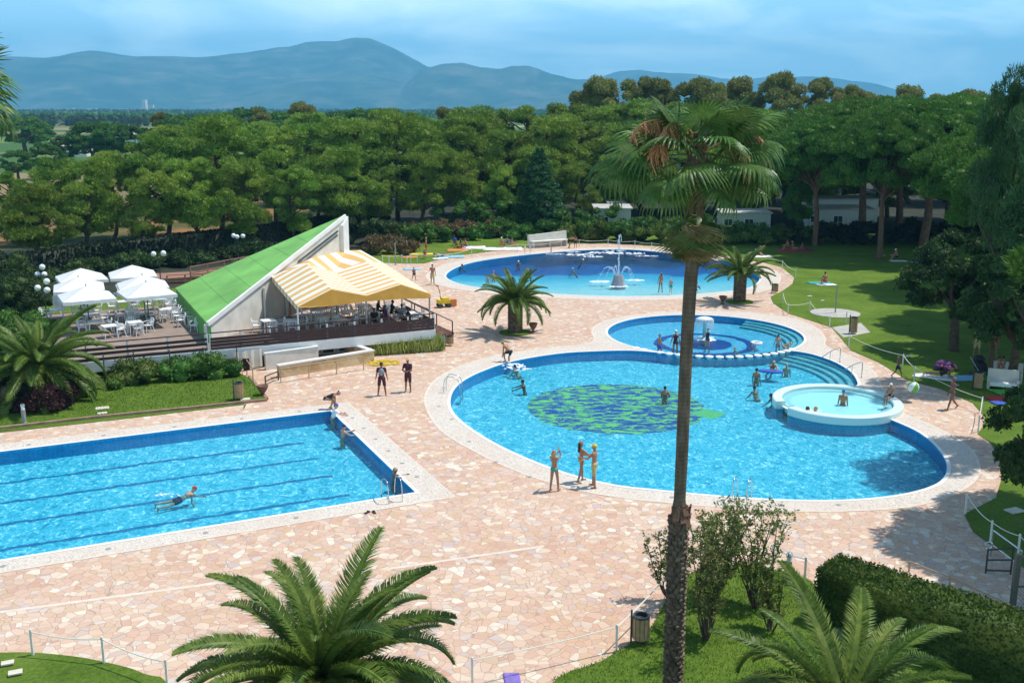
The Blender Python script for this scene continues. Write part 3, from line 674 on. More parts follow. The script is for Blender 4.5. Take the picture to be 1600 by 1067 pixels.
def win(a0, a1, z0, z1, mat):
    m = MB(); p, q = CP(a0, 1.47, (z0+z1)/2), CP(a1, 1.47, (z0+z1)/2); m.beam(p, q, .05, z1-z0); fr = W2(m.build('window', mat, dk))
    m = MB(); m.beam(CP(a0, 1.44, z1), CP(a1, 1.44, z1), .06, .06); m.beam(CP(a0, 1.44, z0), CP(a1, 1.44, z0), .06, .06)
    for a in (a0, a1): m.beam(CP(a, 1.44, z0), CP(a, 1.44, z1), .06, .06, (1,0,0))
    m.build('window_frame', M['white_paint'], fr)
au = lambda u, v=545: ab(G(u, v, DZ-.7))[0]
win(au(500)+.3, au(521)+.3, -1.15, -.62, M['glass_dark']); win(au(529)+.3, au(550)+.3, -1.15, -.62, M['glass_blue'])
win(au(300), au(355), -1.2, -.72, M['glass_dark']); win(au(205), au(250), -1.2, -.72, M['glass_dark'])
# front railing: posts, top rail, planks
def railing(name, pts, step, label, planks=(.22,.42,.62), wood='brown_wood', post='white_paint', top=1.0, pw=.10, dense=None):
    e = empty(name, pts[0], 0, label, 'railing'); m = MB()
    o0 = Vector(pts[0])
    for a, b in zip(pts[:-1], pts[1:]):
        a = Vector(a)-o0; b = Vector(b)-o0
        m.beam(a+Vector((0,0,top)), b+Vector((0,0,top)), .09, .05)
        n = max(1, round((b-a).length/step))
        for i in range(n+1):
            p = a.lerp(b, i/n); q = MB(); q.box((p.x, p.y, p.z+top/2-.02), (pw, pw, top-.04)); q.build('post', M[post], e)
    m.build('top_rail', M[wood], e)
    for z in planks:
        m = MB()
        for a, b in zip(pts[:-1], pts[1:]):
            a = Vector(a)-o0; b = Vector(b)-o0; off = Vector((b.y-a.y, a.x-b.x, 0)).normalized()*(-pw/2-.025 if False else pw/2+.022)
            m.beam(a+off+Vector((0,0,z)), b+off+Vector((0,0,z)), .035, .16)
        m.build('plank', M[wood], e)
    return e
aM = au(450, 535)
railing('railing', [CP(aL, .02), CP(-13.6, .02)], 2.0, 'dark brown plank railing along the front of the sunlit terrace', (.12,.42,.68))
railing('railing', [CP(-13.4, .02), CP(-.03, .02)], 1.75, 'dense dark plank railing with white posts under the striped awning', (.12,.30,.48,.66))
railing('railing', [CP(-.0, .3), CP(-.0, 6.0)], 1.9, 'short plank railing on the right side of the awning terrace', (.12,.30,.48))
# stairs at the right
s_ = empty('steps', CP(.6, 3.2, -DZ), A0, 'broad brown wooden steps leading up to the awning terrace', 'stairs')
for k in range(5):
    m = MB(); m.box((.2+.42*(4-k)-.4, 2.2, .12+.25*k-.06), (.46, 4.2, .12)); m.build('tread', M['red_wood'], s_)
m = MB()
for y in (.15, 4.25): m.beam((2.0, y, 0.05), (-.2, y, 1.2), .08, .25)
m.build('stringer', M['red_wood'], s_)
m = MB()
for y in (.1, 4.3): m.beam((1.9, y, .95), (-.3, y, 2.1), .06, .06); m.beam((1.9,y,0),(1.9,y,.95),.06,.06,(1,0,0)); m.beam((.8,y,.5),(.8,y,1.5),.06,.06,(1,0,0))
m.build('handrail', M['brown_wood'], s_)

# green wedge
Bb = G(325, 536, DZ); Lb = G(276, 480, DZ); Ab = G(543, 460, DZ)
zA = at(543, 339, Ab.y).z; zB = at(325, 508, Bb.y).z; zL = at(276, 453, Lb.y).z
def V3(p, z): return Vector((p.x, p.y, z))
A_, B_, L_ = V3(Ab, zA), V3(Bb, zB), V3(Lb, zL)
cen = (A_+B_+L_)/3
t1 = L_.lerp(A_, .46); t2 = L_.lerp(A_, .50)
m = MB(); up = Vector((0,0,.14))
poly = [B_, A_, t2, t1, L_]
m.hull([p+up for p in poly], poly); W2(m.build('roof', M['green_roof'], bld))
for f in (.14,.28,.42,.56,.70,.84):
    p = L_.lerp(B_, f); q = L_.lerp(A_, 1-(1-f)*0.0) if False else (L_.lerp(A_, f) if f < 0 else B_.lerp(A_, f)); w_ = L_.lerp(A_, f)
    mm = MB(); nrm_ = (B_-A_).cross(L_-A_).normalized(); nrm_ = nrm_ if nrm_.z > 0 else -nrm_; mm.beam(q+up+nrm_*.004, w_+up+nrm_*.004, .07, .02, nrm_); W2(mm.build('roof_seam', M['green_roof'], bld))
dirw = (Ab-Bb).normalized(); nw = Vector((dirw.y, -dirw.x, 0))        # outward (right/near)
# right hand white wall (solid wedge), green left wall, back wall
def quadwall(p0, p1, z0a, z1a, z1b, name, mat, th=.22, inward=None):
    d = (p1-p0).normalized(); nn = Vector((d.y, -d.x, 0))*th
    if inward: nn = -nn
    bot = [V3(p0, z0a), V3(p1, z0a), V3(p1-nn, z0a), V3(p0-nn, z0a)]; top = [V3(p0, z1a), V3(p1, z1b), V3(p1-nn, z1b), V3(p0-nn, z1a)]
    m = MB(); m.hull(top, bot); return W2(m.build(name, mat, bld))
quadwall(Bb, Ab, DZ-.1, zB-.01, zA-.01, 'side_wall', M['white_wall'])
quadwall(Lb, Bb, DZ-.1, zL-.01, zB-.01, 'front_wall', M['green_side'])
quadwall(Ab, Lb, DZ-.9, zA-.01, zL-.01, 'rear_wall', M['white_wall'])
m = MB(); off = nw*.05
m.beam(B_+off+Vector((0,0,.06)), A_+off+Vector((0,0,.06)), .14, .26); W2(m.build('roof_edge', M['white_paint'], bld))
# white end pier at the apex
m = MB(); q0 = Ab+nw*.30; m.hull([V3(Ab-dirw*.8, zA-.55)+nw*.28, V3(Ab, zA+.05)+nw*.28, V3(Ab, zA+.05)-nw*.1, V3(Ab-dirw*.8, zA-.55)-nw*.1], [V3(Ab-dirw*.8, DZ)+nw*.28, V3(Ab, DZ)+nw*.28, V3(Ab, DZ)-nw*.1, V3(Ab-dirw*.8, DZ)-nw*.1]); W2(m.build('end_pier', M['white_paint'], bld))
m = MB()
def onwall(u, v, o=.06):
    # point of the side wall plane seen at pixel
    d = ray(u, v); n3 = nw; t = ((Bb-Vector((0,0,CH))).dot(n3))/d.dot(n3) if False else ((Bb-Vector((0,0,0))).dot(n3)-Vector((0,0,CH)).dot(n3))/d.dot(n3)
    return Vector((0,0,CH))+d*t+n3*o
m.beam(onwall(465, 409), onwall(527, 361), .06, .10); m.beam(onwall(469, 413), onwall(527, 367), .05, .05); W2(m.build('gutter_bar', M['dark_metal'], bld))
m = MB(); m.hull([onwall(472, 411, .03), onwall(528, 368, .03), onwall(530, 395, .03), onwall(500, 415, .03)][::-1], [onwall(472, 411, 0), onwall(528, 368, 0), onwall(530, 395, 0), onwall(500, 415, 0)][::-1]); W2(m.build('wall_panel', M['ivory'], bld))
# shaded recess with doors under the awning
rp0 = G(432, 500, DZ); 
m = MB()
for k in (.35, .5, .65, .8):
    m = MB(); p = Bb.lerp(Ab, k)+nw*.10; m.beam(p, p+Vector((0,0,2.3)), .16, .12, (1,0,0)); W2(m.build('door_post', M['ivory'], bld))
m = MB(); p = Bb.lerp(Ab, .53)+nw*.03; q = Bb.lerp(Ab, .78)+nw*.03; m.beam(p+Vector((0,0,1.1)), q+Vector((0,0,1.1)), .05, 2.1); W2(m.build('door', M['glass_dark'], bld))

# awning
aw = empty('awning', (DC.x, DC.y, 0), 0, 'ochre and white striped two-gable awning over the cafe terrace', 'awning')
def AP(u, vb, vt):                            # above a deck point
    g = G(u, vb, DZ); return V3(g, at(u, vt, g.y).z)
Fp = [AP(468, 535, 479), AP(521, 530, 452), AP(574.5, 525, 462), AP(628, 520, 444.5), AP(673, 515.5, 459)]
Kp = [AP(428, 501, 432), AP(484, 503, 413), AP(527, 493, 425), AP(572, 487, 408), AP(601, 475, 411)]
m = MB(); m.add(Fp+Kp, [(i, i+1, 6+i, 5+i) for i in range(4)])
stF = stripes('awning_stripes', tuple(D2), .86); stR = stripes('awning_rear_stripes', tuple(D1), 1.25, .2)
def solid(o, th=.04):
    md = o.modifiers.new('solid', 'SOLIDIFY'); md.thickness = th; md.offset = -1; return o
solid(W2(m.build('front_canopy', stF, aw)))
Rp = [Kp[0], AP(490, 479, 403), AP(543, 460, 391.5), AP(566, 457, 391), Kp[4]]
m = MB(); m.add([Kp[0], Kp[1], Kp[2], Kp[3], Kp[4]]+Rp[1:4], [(0,1,5),(1,2,5),(2,6,5),(2,3,6),(3,7,6),(3,4,7)]); o = solid(W2(m.build('rear_canopy', stR, aw)))
hem = [V3(p, min(Fp[0].z, DZ+2.2)-.0) for p in Fp]
m = MB()
hb = [AP(470, 535, 481), AP(521, 530, 478), AP(574, 525, 471), AP(628, 520, 467), AP(674, 515.5, 466)]
for i in range(4): m.add([Fp[i]-D2*.02, Fp[i+1]-D2*.02, hb[i+1]-D2*.02, hb[i]-D2*.02], [(0,3,2,1)])
solid(W2(m.build('front_valance', M['orange_canvas'], aw)), .03)
m = MB(); m.add([Fp[0], Kp[0], Kp[0]-Vector((0,0,.32)), Fp[0]-Vector((0,0,.32))], [(0,1,2,3)]); m.add([Fp[4], Kp[4], Kp[4]-Vector((0,0,.3)), Fp[4]-Vector((0,0,.3))], [(0,1,2,3)]); solid(W2(m.build('side_valance', stF, aw)), .03)
for p in (Fp[0], Fp[2], Fp[4], Kp[4], Kp[2]):
    m = MB(); m.cyl(V3(p, DZ)+D2*.1-D1*.05*(p is Fp[4]), p+D2*.1-Vector((0,0,.05)), .05, .05, 8); W2(m.build('post', M['grey_metal'] if p is not Fp[0] else M['white_paint'], aw))
# rope ties on the corner pole
# rear wooden ramp railing behind the roof
rr0, rr1, rr2, rr3 = G(262, 452, .9), G(308, 444, .9), G(303, 436, 1.3), G(390, 418, 1.3)
e = railing('railing', [G(262, 450, .8), G(318, 447, .8)], 1.2, 'short reddish wooden rail left of the green roof', (.25,.5), 'red_wood', 'red_wood', 1.0, .09)
e = railing('railing', [G(298, 436, .8), G(400, 416, .8)], 2.2, 'reddish wooden ramp railing rising behind the green roof', (.25,.5), 'red_wood', 'red_wood', 1.0, .09)
e = empty('ramp', G(330, 440, 0), A0, 'reddish wooden ramp behind the green roof', 'ramp')
m = MB(); m.box((0,1.2,.5), (9, 3.2, .16)); m.build('boards', M['red_wood'], e)
m = MB(); 
for x in (-4,-1.3,1.3,4): m.box((x, 1.2, .21), (.12, 2.8, .42))
m.build('joist', M['brown_wood'], e)

# light well parapet with stone cladding, basement clutter
pw = empty('planter_wall', G(432, 590), 0, 'low stone-clad parapet with white coping in front of the cafe basement', 'wall')
P0, P1 = G(435, 590), G(583, 565)
dpw = (P1-P0).normalized(); npw = Vector((-dpw.y, dpw.x, 0))
def wallpiece(a, b, h, th, name, mat, par, z0=0.0):
    m = MB(); a = Vector(a); b = Vector(b); m.beam(V3(a, z0+h/2), V3(b, z0+h/2), th, h); return W2(m.build(name, mat, par))
wallpiece(P0, P1, .66, .25, 'clad_wall', M['stone_clad'], pw); wallpiece(P1-dpw*.125+npw*.125, P1-dpw*.125+npw*3.0, .66, .25, 'clad_wall', M['stone_clad'], pw)
wallpiece(P0-dpw*.03, P1+dpw*.03, .08, .34, 'coping_cap', M['white_paint'], pw, .66); wallpiece(P1-dpw*.125+npw*.171, P1-dpw*.125+npw*3.0, .08, .34, 'coping_cap', M['white_paint'], pw, .661)
wl = empty('white_wall', G(412, 575), 0, 'low white wall behind the stone-clad parapet', 'wall')
wallpiece(G(415, 578), G(497, 566), .95, .2, 'wall_body', M['white_wall'], wl); wallpiece(G(414, 578), G(498, 566), .05, .26, 'cap', M['white_paint'], wl, .951)
# hanging sheet
m = MB(); a, b = G(366, 583), G(412, 575); n = 14
vs = [(a.x+(b.x-a.x)*i/n+.06*math.sin(i*1.7), a.y+(b.y-a.y)*i/n, z) for z in (.12, 1.15) for i in range(n+1)]
m.add(vs, [(i, i+1, n+2+i, n+1+i) for i in range(n)]); o = m.build('hanging_sheet', M['ivory']); solid(o, .02); tag(o, 'cream sheet hung like a curtain beside the cafe basement door', 'sheet')
m = MB(); g = G(418, 572); m.box((0,0,.75), (.25,.2,1.5), .4); m.box((0,0,1.52), (.3,.25,.05), .4); o = m.build('folded_parasol', M['c_navy']); o.location = g; tag(o, 'dark navy folded parasol leaning by the white wall', 'parasol')
# metal guard rails near the parapet
def guard(pts, label, h=.75, mid=True, mat='bin_wood', r=.03):
    e = empty('guard_rail', pts[0], 0, label, 'rail'); o0 = Vector(pts[0])
    for p in pts:
        q = Vector(p)-o0; m = MB(); m.cyl(q, q+Vector((0,0,h)), r, r, 8); m.build('post', M[mat], e)
    for zz in ((h, h*.45) if mid else (h,)):
        m = MB()
        for a, b in zip(pts[:-1], pts[1:]): m.cyl(Vector(a)-o0+Vector((0,0,zz)), Vector(b)-o0+Vector((0,0,zz)), r*.9, r*.9, 8)
        m.build('bar', M[mat], e)
    return e
M['tan_metal'] = pm('tan_metal', (.40,.30,.18), .5, .1, 5, 0)
guard([G(439, 598), G(483, 591), G(526, 585), G(568, 578)], 'thin tan pipe rail in front of the stone-clad parapet', .8, True, 'tan_metal')
guard([G(386, 586), G(396, 601)], 'short tan handrail at the head of the left lawn', .9, False, 'tan_metal')
guard([G(415, 602), G(435, 594)], 'low dark rack standing at the parapet corner', .5, True, 'dark_metal', .04)
m = MB()
for i in range(8): m.box((.0, 0, .6-i*.001), (.28,.05,.7), .3)
o = MB().hull([(-.18,-.04,.95),(.18,-.04,.95),(.18,.04,.95),(-.18,.04,.95)], [(-.15,-.03,.25),(.2,-.06,.3),(.2,.02,.3),(-.15,.04,.25)]).build('towel', M['c_burgundy']); o.location = G(385.5, 586)+Vector((0,0,0)); tag(o, 'burgundy towel hanging from the short tan handrail', 'towel')
m = MB().lathe([(0,0),(.14,0),(.18,.32),(.16,.32),(.125,.03)], n=16); o = m.build('bucket', M['c_blue']); o.location = G(355, 580); tag(o, 'blue bucket standing under the terrace edge', 'bucket')
# wire fence with climbing plants in front of the cafe
fe = empty('wire_fence', G(190, 590), 0, 'wire fence on dark posts at the back of the left lawn', 'fence'); o0 = fe.location.copy()
fpts = [G(u, v, .1) for u, v in ((165,601),(212,598),(268,594),(320,590),(372,584))]
for p in fpts:
    q = p-o0; MB().cyl(q, q+Vector((0,0,1.7)), .035, .03, 6).build('post', M['dark_metal'], fe)
m = MB()
for z in (.25,.6,.95,1.3,1.6):
    for a, b in zip(fpts[:-1], fpts[1:]): m.cyl(a-o0+Vector((0,0,z)), b-o0+Vector((0,0,z)), .008, .008, 4)
m.build('wire', M['dark_metal'], fe)

# ------------------------------------------------------------------ terrace furniture
def make_chair():
    e = empty('armchair', (0,0,0), 0, '', 'chair')
    m = MB(); m.box((0,0,.43), (.44,.44,.035)); m.box((0,.215,.415), (.40,.02,.05)); m.build('seat', M['white_plastic'], e)
    m = MB()
    for i in range(5):
        x = -.16+.08*i; m.beam((x,-.215,.44), (x*1.15,-.30,.83-.02*abs(i-2)), .045, .018)
    m.tube([(-.21,-.215,.44),(-.225,-.29,.74),(-.13,-.31,.85),(.13,-.31,.85),(.225,-.29,.74),(.21,-.215,.44)], .022, 6); m.build('backrest', M['white_plastic'], e)
    for s in (-1, 1):
        m = MB(); m.tube([(s*.225,-.27,.66),(s*.27,-.05,.65),(s*.26,.19,.62),(s*.245,.22,.43)], .022, 6); m.build('armrest', M['white_plastic'], e)
        MB().cyl((s*.20,.19,.42), (s*.25,.24,0), .028, .02, 6).build('leg', M['white_plastic'], e)
        MB().cyl((s*.20,-.19,.42), (s*.24,-.28,0), .028, .02, 6).build('leg', M['white_plastic'], e)
    return e
def make_table():
    e = empty('table', (0,0,0), 0, '', 'table')
    MB().box((0,0,.71), (.82,.82,.035)).box((0,0,.675), (.74,.74,.04)).build('tabletop', M['white_plastic'], e)
    for sx in (-1,1):
        for sy in (-1,1): MB().cyl((sx*.33,sy*.33,.66), (sx*.37,sy*.37,0), .035, .028, 6).build('leg', M['white_plastic'], e)
    return e
CH0 = make_chair(); TB0 = make_table(); used = {}
def put(proto, loc, rz, label, group, scale=None):
    if proto.name not in used:
        used[proto.name] = 1; proto.location = loc; proto.rotation_euler = (0,0,rz); proto['label'] = label; proto['group'] = group
        if scale: proto.scale = (scale,)*3
        return proto
    return copy_tree(proto, loc, rz, label, group, scale)
side = ['near','right','far','left']
tabs = [(190,517,'x','0123',0), (207,502,'in the middle of the near row','0123',.1), (195,487,'second from the front in the middle aisle','13',.05), (188,474,'third from the front in the middle aisle','13',0),
        (137,496,'under the near left parasol','013',.1), (146,509,'with a drink stand at the near left','13',.2), (125,482,'under the front left parasol at its back','13',0), (258,500,'beside the row of spare chairs, near end','013',.05), (250,483,'beside the spare chairs, second one back','13',0), (243,472,'under the near right parasol','013',.1), (225,470,'between the two rows of parasols','1',0), (90,500,'half hidden by the palm at the left','3',0), (205,462,'far back between the parasols','13',0)]
tabs += [(212,521,'nearest the plank railing','0123',.1), (172,527,'beside the palm tips at the railing','1',.2)]
tabs[0] = (150,520,'at the near left next to the palm','13',0)
for i, (u, v, wh, sd_, rz) in enumerate(tabs):
    g = G(u, v, DZ); put(TB0, g, A0+rz, 'square white plastic table '+wh, 'white plastic tables on the terrace')
    for s in sd_:
        s = int(s); a = A0+rz-PI/2+s*PI/2+rnd.uniform(-.15,.15); p = g+Vector((math.cos(a), math.sin(a), 0))*rnd.uniform(.62,.78)
        put(CH0, p, a+PI/2+rnd.uniform(-.3,.3), 'white armchair, %s side of the table %s' % (side[s], wh), 'white plastic armchairs on the terrace')
# spare chairs parked along the green wall
k = 0
pa, pb = G(309, 518, DZ), G(270, 470, DZ)
for i in range(8):
    for r in range(2 if i else 1):
        t_ = (i+.3*r)/7.6; p = pa.lerp(pb, t_)-D1*(.62*r+.1); k += 1
        put(CH0, p, A0+PI/2+rnd.uniform(-.25,.25)+(1.0 if i == 0 else 0), 'white plastic armchair parked by the green wall, %s %s from the near end' % (('outer row','inner row')[r == 0], ORD[i]), 'white plastic armchairs on the terrace')
for i in range(6):
    put(CH0, G(93, 489, DZ)+Vector((0,.02*i,.09*i)), A0-.5, 'white armchair in the tall stack left of the parasols, %s from the bottom' % ORD[i], 'white plastic armchairs on the terrace')
# awning furniture
at_ = [(420,512,'nearest the white wall'), (455,512,'beside the left awning post'), (505,507,'left of centre at the front'), (545,497,'in the second row'), (495,495,'in the second row at left'), (585,500,'right of centre at the front'), (570,487,'at the middle of the back row'), (610,489,'near the right side rail'), (640,500,'in the front right corner'), (520,485,'in the back row at left'), (535,512,'in the front row at the centre')]
for i, (u, v, wh) in enumerate(at_):
    g = G(u, v+6, DZ); put(TB0, g, A0+rnd.uniform(-.2,.2), 'square white table under the awning, '+wh, 'white plastic tables on the terrace')
    for s in (0,1,2,3):
        if rnd.random() < .2: continue
        a = A0-PI/2+s*PI/2+rnd.uniform(-.2,.2); p = g+Vector((math.cos(a), math.sin(a), 0))*.7
        put(CH0, p, a+PI/2, 'white armchair, %s side of the awning table %s' % (side[s], wh), 'white plastic armchairs under the awning')
# parasols
def make_parasol():
    e = empty('parasol', (0,0,0), 0, '', 'parasol'); H_ = 2.75; n = 8; S = 1.5
    MB().cyl((0,0,0.05), (0,0,H_-.05), .03, .03, 8).build('pole', M['dark_metal'], e)
    MB().lathe([(0,0),(.38,0),(.38,.05),(.10,.10),(.05,.3),(0,.3)], n=20).build('base', M['dark_metal'], e)
    m = MB(); ring = []; N = 24; K = 5
    vs = [(0,0,H_)]
    def edge(i):
        a = 2*PI*i/N; c, s = math.cos(a), math.sin(a); q = 1/max(abs(c), abs(s)); return c*q, s*q
    for k in range(1, K+1):
        for i in range(N):
            x, y = edge(i); f = k/K; corner = (abs(x*y)); sag = .10*math.sin(PI*f)*(1-corner)
            vs.append((x*S*f, y*S*f, H_-.66*f-sag*.3+.012*math.sin(i*2.3+k)*f))
    for i in range(N):
        x, y = edge(i); vs.append((x*S*1.005, y*S*1.005, H_-.66-.20+.02*math.sin(i*3.1)))
    fs = [(0, 1+i, 1+(i+1) % N) for i in range(N)]+[(1+(k-1)*N+i, 1+k*N+i, 1+k*N+(i+1) % N, 1+(k-1)*N+(i+1) % N) for k in range(1, K+1) for i in range(N)]
    m.add(vs, fs); o = m.build('canopy', M['canvas_white'], e); solid(o, .015)
    MB().lathe([(0,.0),(.03,.0),(.02,.12),(0,.14)], (0,0,H_), 8).build('finial', M['dark_metal'], e)
    for i in range(4):
        a = PI/4+i*PI/2; x, y = S*math.sqrt(2)*math.cos(a), S*math.sqrt(2)*math.sin(a)
        MB().cyl((0,0,H_-.12), (x*.97, y*.97, H_-.72), .012, .01, 5).build('rib', M['dark_metal'], e)
    return e
PA = make_parasol()
for (u, vt, D_, wh) in [(134, 447, 0, 'white square parasol nearest the palm, at the front left'), (122, 433, 0, 'white square parasol in the middle of the left row'), (126, 419, 0, 'white square parasol at the back of the left row'), (228, 441, 0, 'white square parasol at the front of the right row'), (222, 430, 0, 'white square parasol in the middle of the right row'), (206, 414, 0, 'white square parasol at the back of the right row')]:
    # pole top is seen at (u, vt); height 2.75 above the deck
    g = G(u, vt, DZ+2.75); put(PA, Vector((g.x, g.y, DZ)), A0+rnd.uniform(-.12,.12), wh, 'white parasols on the cafe terrace')

# globe lamps
def make_lamp(loc, Hh, label, offs):
    e = empty('street_lamp', loc, 0, label, 'lamp', 'globe lamps round the cafe')
    MB().lathe([(.07,0),(.07,.5),(.045,.55),(.04,Hh-.3),(0,Hh-.3)], n=10).build('post', M['dark_metal'], e)
    for (x, y, z) in offs:
        m = MB(); m.tube([(0,0,Hh-.5),(x*.6,y*.6,Hh-.45),(x,y,Hh+z-.27)], .02, 6); m.build('arm', M['dark_metal'], e)
        MB().sph((x,y,Hh+z), .22, 18, 12).build('globe', M['globe'], e, True)
for (u, vb, vt, lb, offs) in [(74, 505, 450, 'globe lamp nearest the left palm with three white balls', [(-.42,0,0),(.15,.2,.42),(.30,-.2,-.12)]), (70, 478, 428, 'globe lamp behind the left parasols with three stacked white balls', [(-.3,0,-.05),(.2,0,-.05),(.05,.1,.5)]),
          (252, 452, 397, 'globe lamp beyond the right parasols with two balls', [(-.42,0,0),(.35,.1,.0),(.42,-.1,.08)]), (373, 410, 370, 'globe lamp farthest back among the pine trunks', [(-.35,0,.1),(-.1,.3,-.05),(.55,0,.06)])]:
    g = G(u, vb); h = at(u, vt, g.y).z; make_lamp(g, h, lb, offs)
# ------------------------------------------------------------------ rope fences, rails, bins, urns
def rope_fence(pts, label, sag=.18, h=.8, skip=()):
    e = empty('rope_fence', pts[0], 0, label, 'fence', 'rope fences round the pool terrace'); o0 = Vector(pts[0])
    for p in pts:
        q = Vector(p)-o0; m = MB(); m.box((q.x, q.y, q.z+h/2), (.055,.055,h)); m.sph((q.x,q.y,q.z+h), .036, 8, 6); m.build('post', M['post_white'], e)
    for i, (a, b) in enumerate(zip(pts[:-1], pts[1:])):
        if i in skip: continue
        a = Vector(a)-o0; b = Vector(b)-o0; L_ = (b-a).length
        q = [a.lerp(b, t/10)+Vector((0,0,h-.05-4*sag*min(1, L_/5)*(t/10)*(1-t/10))) for t in range(11)]
        MB().tube(q, .018, 5).build('rope', M['rope'], e)
    return e
rope_fence([G(u, v) for u, v in ((598,412),(608,413),(628,411),(636,413),(642,411),(652,410),(681,411),(737,400),(809,393),(877,388))], 'white rope fence between the far lawn and the left of the round pool')
rope_fence([G(u, v) for u, v in ((905,386),(950,386),(992,388),(1018,391),(1060,393)) ], 'white rope fence behind the fountain pool')
rope_fence([G(u, v) for u, v in ((1180,402),(1222,421),(1243,435))], 'white rope fence right of the second small palm')
rope_fence([G(u, v) for u, v in ((1223,475),(1231,492),(1265,488),(1296,512),(1322,505))], 'white rope fence round the outdoor shower path', .25)
rope_fence([G(u, v) for u, v in ((1326,543),(1410,575),(1428,595),(1533,645),(1528,675))], 'long white rope fence along the right lawn', .15)
rope_fence([G(u, v) for u, v in ((1508,803),(1547,848),(1590,870),(1630,900))], 'white rope fence on the dark grass at far right', .25)
rope_fence([G(u, v) for u, v in ((738,1072),(963,1018),(1042,935))], 'white rope fence left of the tall palm trunk', .06)
rope_fence([G(u, v) for u, v in ((1206,892),(1257,908))], 'short rope fence on the island lawn beside the bollard lamp', .1)
rope_fence([G(u, v, .0) for u, v in ((52,1026),(163,1038),(262,1075))], 'rope fence round the bottom left lawn', .2)

def post_obj(u, vb, vt, name, mat, r, label, cat, z=0):
    g = G(u, vb, z); h = at(u, vt, g.y).z-z; o = MB().lathe([(r*1.6,0),(r*1.6,.04),(r,.06),(r*.9,h),(0,h+.02)], n=10).build(name, M[mat]); o.location = g; return tag(o, label, cat)
post_obj(618, 414, 379, 'pole', 'grey_metal', .06, 'tall grey pole by the far lawn left of the pool', 'pole')
post_obj(861, 396, 380, 'pole', 'grey_metal', .05, 'short grey pole in front of the beige windbreak', 'pole')
# shower
g = G(1305, 490); e = empty('shower', g, 0, 'tall grey shower post on a round concrete pad in the lawn', 'shower')
hs = at(1305, 446, g.y).z
MB().lathe([(1.75,0),(1.75,.06),(0,.08)], n=40).build('pad', M['concrete'], e); MB().cyl((0,0,.06), (0,0,hs), .05, .04, 10).build('post', M['grey_metal'], e); MB().beam((0,0,hs-.03), (-.75,0,hs-.03), .09, .06).build('shower_arm', M['grey_metal'], e)
st(region('concrete_pad', [px([(1300,512),(1345,505),(1360,520),(1318,528)])], [], .032, M['concrete']))
def bin_obj(u, v, label, h=.75, mat='bin_wood', z=0, r=.22):
    e = empty('litter_bin', G(u, v, z), 0, label, 'bin', 'litter bins round the pools')
    m = MB(); m.lathe([(r*.9,.12),(r,.14),(r,h),(r*.86,h),(r*.86,.2),(0,.2)], n=18)
    for i in range(12):
        a = 2*PI*i/12; m.box((r*1.03*math.cos(a), r*1.03*math.sin(a), (h+.14)/2), (.02,.085,h-.16), a)
    m.build('drum', M[mat], e)
    MB().lathe([(r*1.06,h-.02),(r*1.06,h+.05),(r*.8,h+.05),(r*.8,h-.06),(0,h-.08)], n=18).build('rim', M['dark_metal'], e)
    MB().box((-r-.05,0,(h+.2)/2), (.05,.05,h+.2)).build('stand', M['dark_metal'], e)
bin_obj(374, 624, 'litter bin standing on the left lawn', .85, z=.1); bin_obj(1001, 1003, 'olive litter bin with black rim left of the tall palm', .78, z=.06); bin_obj(703, 540, 'litter bin at the end of the reed bed', .6)
bin_obj(1211, 458, 'litter bin by the second small palm', .7); bin_obj(1333, 522, 'dark litter bin on the concrete pad by the shower', 1.1); bin_obj(1527, 609, 'brown litter bin behind the rope at right', .95)
M['bin_olive'] = M['bin_wood']
def urn(u, v, label):
    e = empty('urn', G(u, v), 0, label, 'urn', 'dark urns on the paving')
    MB().lathe([(0,0),(.16,0),(.16,.05),(.06,.10),(.06,.18),(.16,.28),(.25,.44),(.29,.58),(.31,.60),(.29,.62),(.24,.60),(.2,.5),(0,.45)], n=20).build('bowl', M['urn'], e, True)
    MB().lathe([(0,.46),(.2,.50),(0,.54)], n=12).build('soil', M['soil'], e)
urn(411, 620, 'dark urn at the corner of the left lawn'); urn(833, 519, 'dark urn beside the small palm in front of the cafe'); urn(1129, 475, 'dark urn left of the second small palm')
def bollard(u, v, vt, label, z=.06, mat='grey_metal'):
    g = G(u, v, z); h = at(u, vt, g.y).z-z; e = empty('bollard_lamp', g, 0, label, 'lamp')
    MB().lathe([(.13,0),(.13,.02),(.10,.03),(.10,h*.68),(0,h*.68)], n=16).build('post', M[mat], e)
    MB().lathe([(.08,h*.68),(.08,h*.86),(0,h*.86)], n=16).build('lamp_lens', M['globe'], e); MB().lathe([(.11,h*.85),(.11,h*.90),(.08,h*.97),(0,h)], n=16).build('cap', M['metal'], e)
M['olive_metal'] = pm('olive_metal', (.12,.13,.07), .5, .1, 4, 0)
bollard(1231, 907, 862, 'steel-capped olive bollard lamp on the island lawn', .06, 'olive_metal'); bollard(38, 660, 630, 'grey bollard lamp on the left lawn', .1)

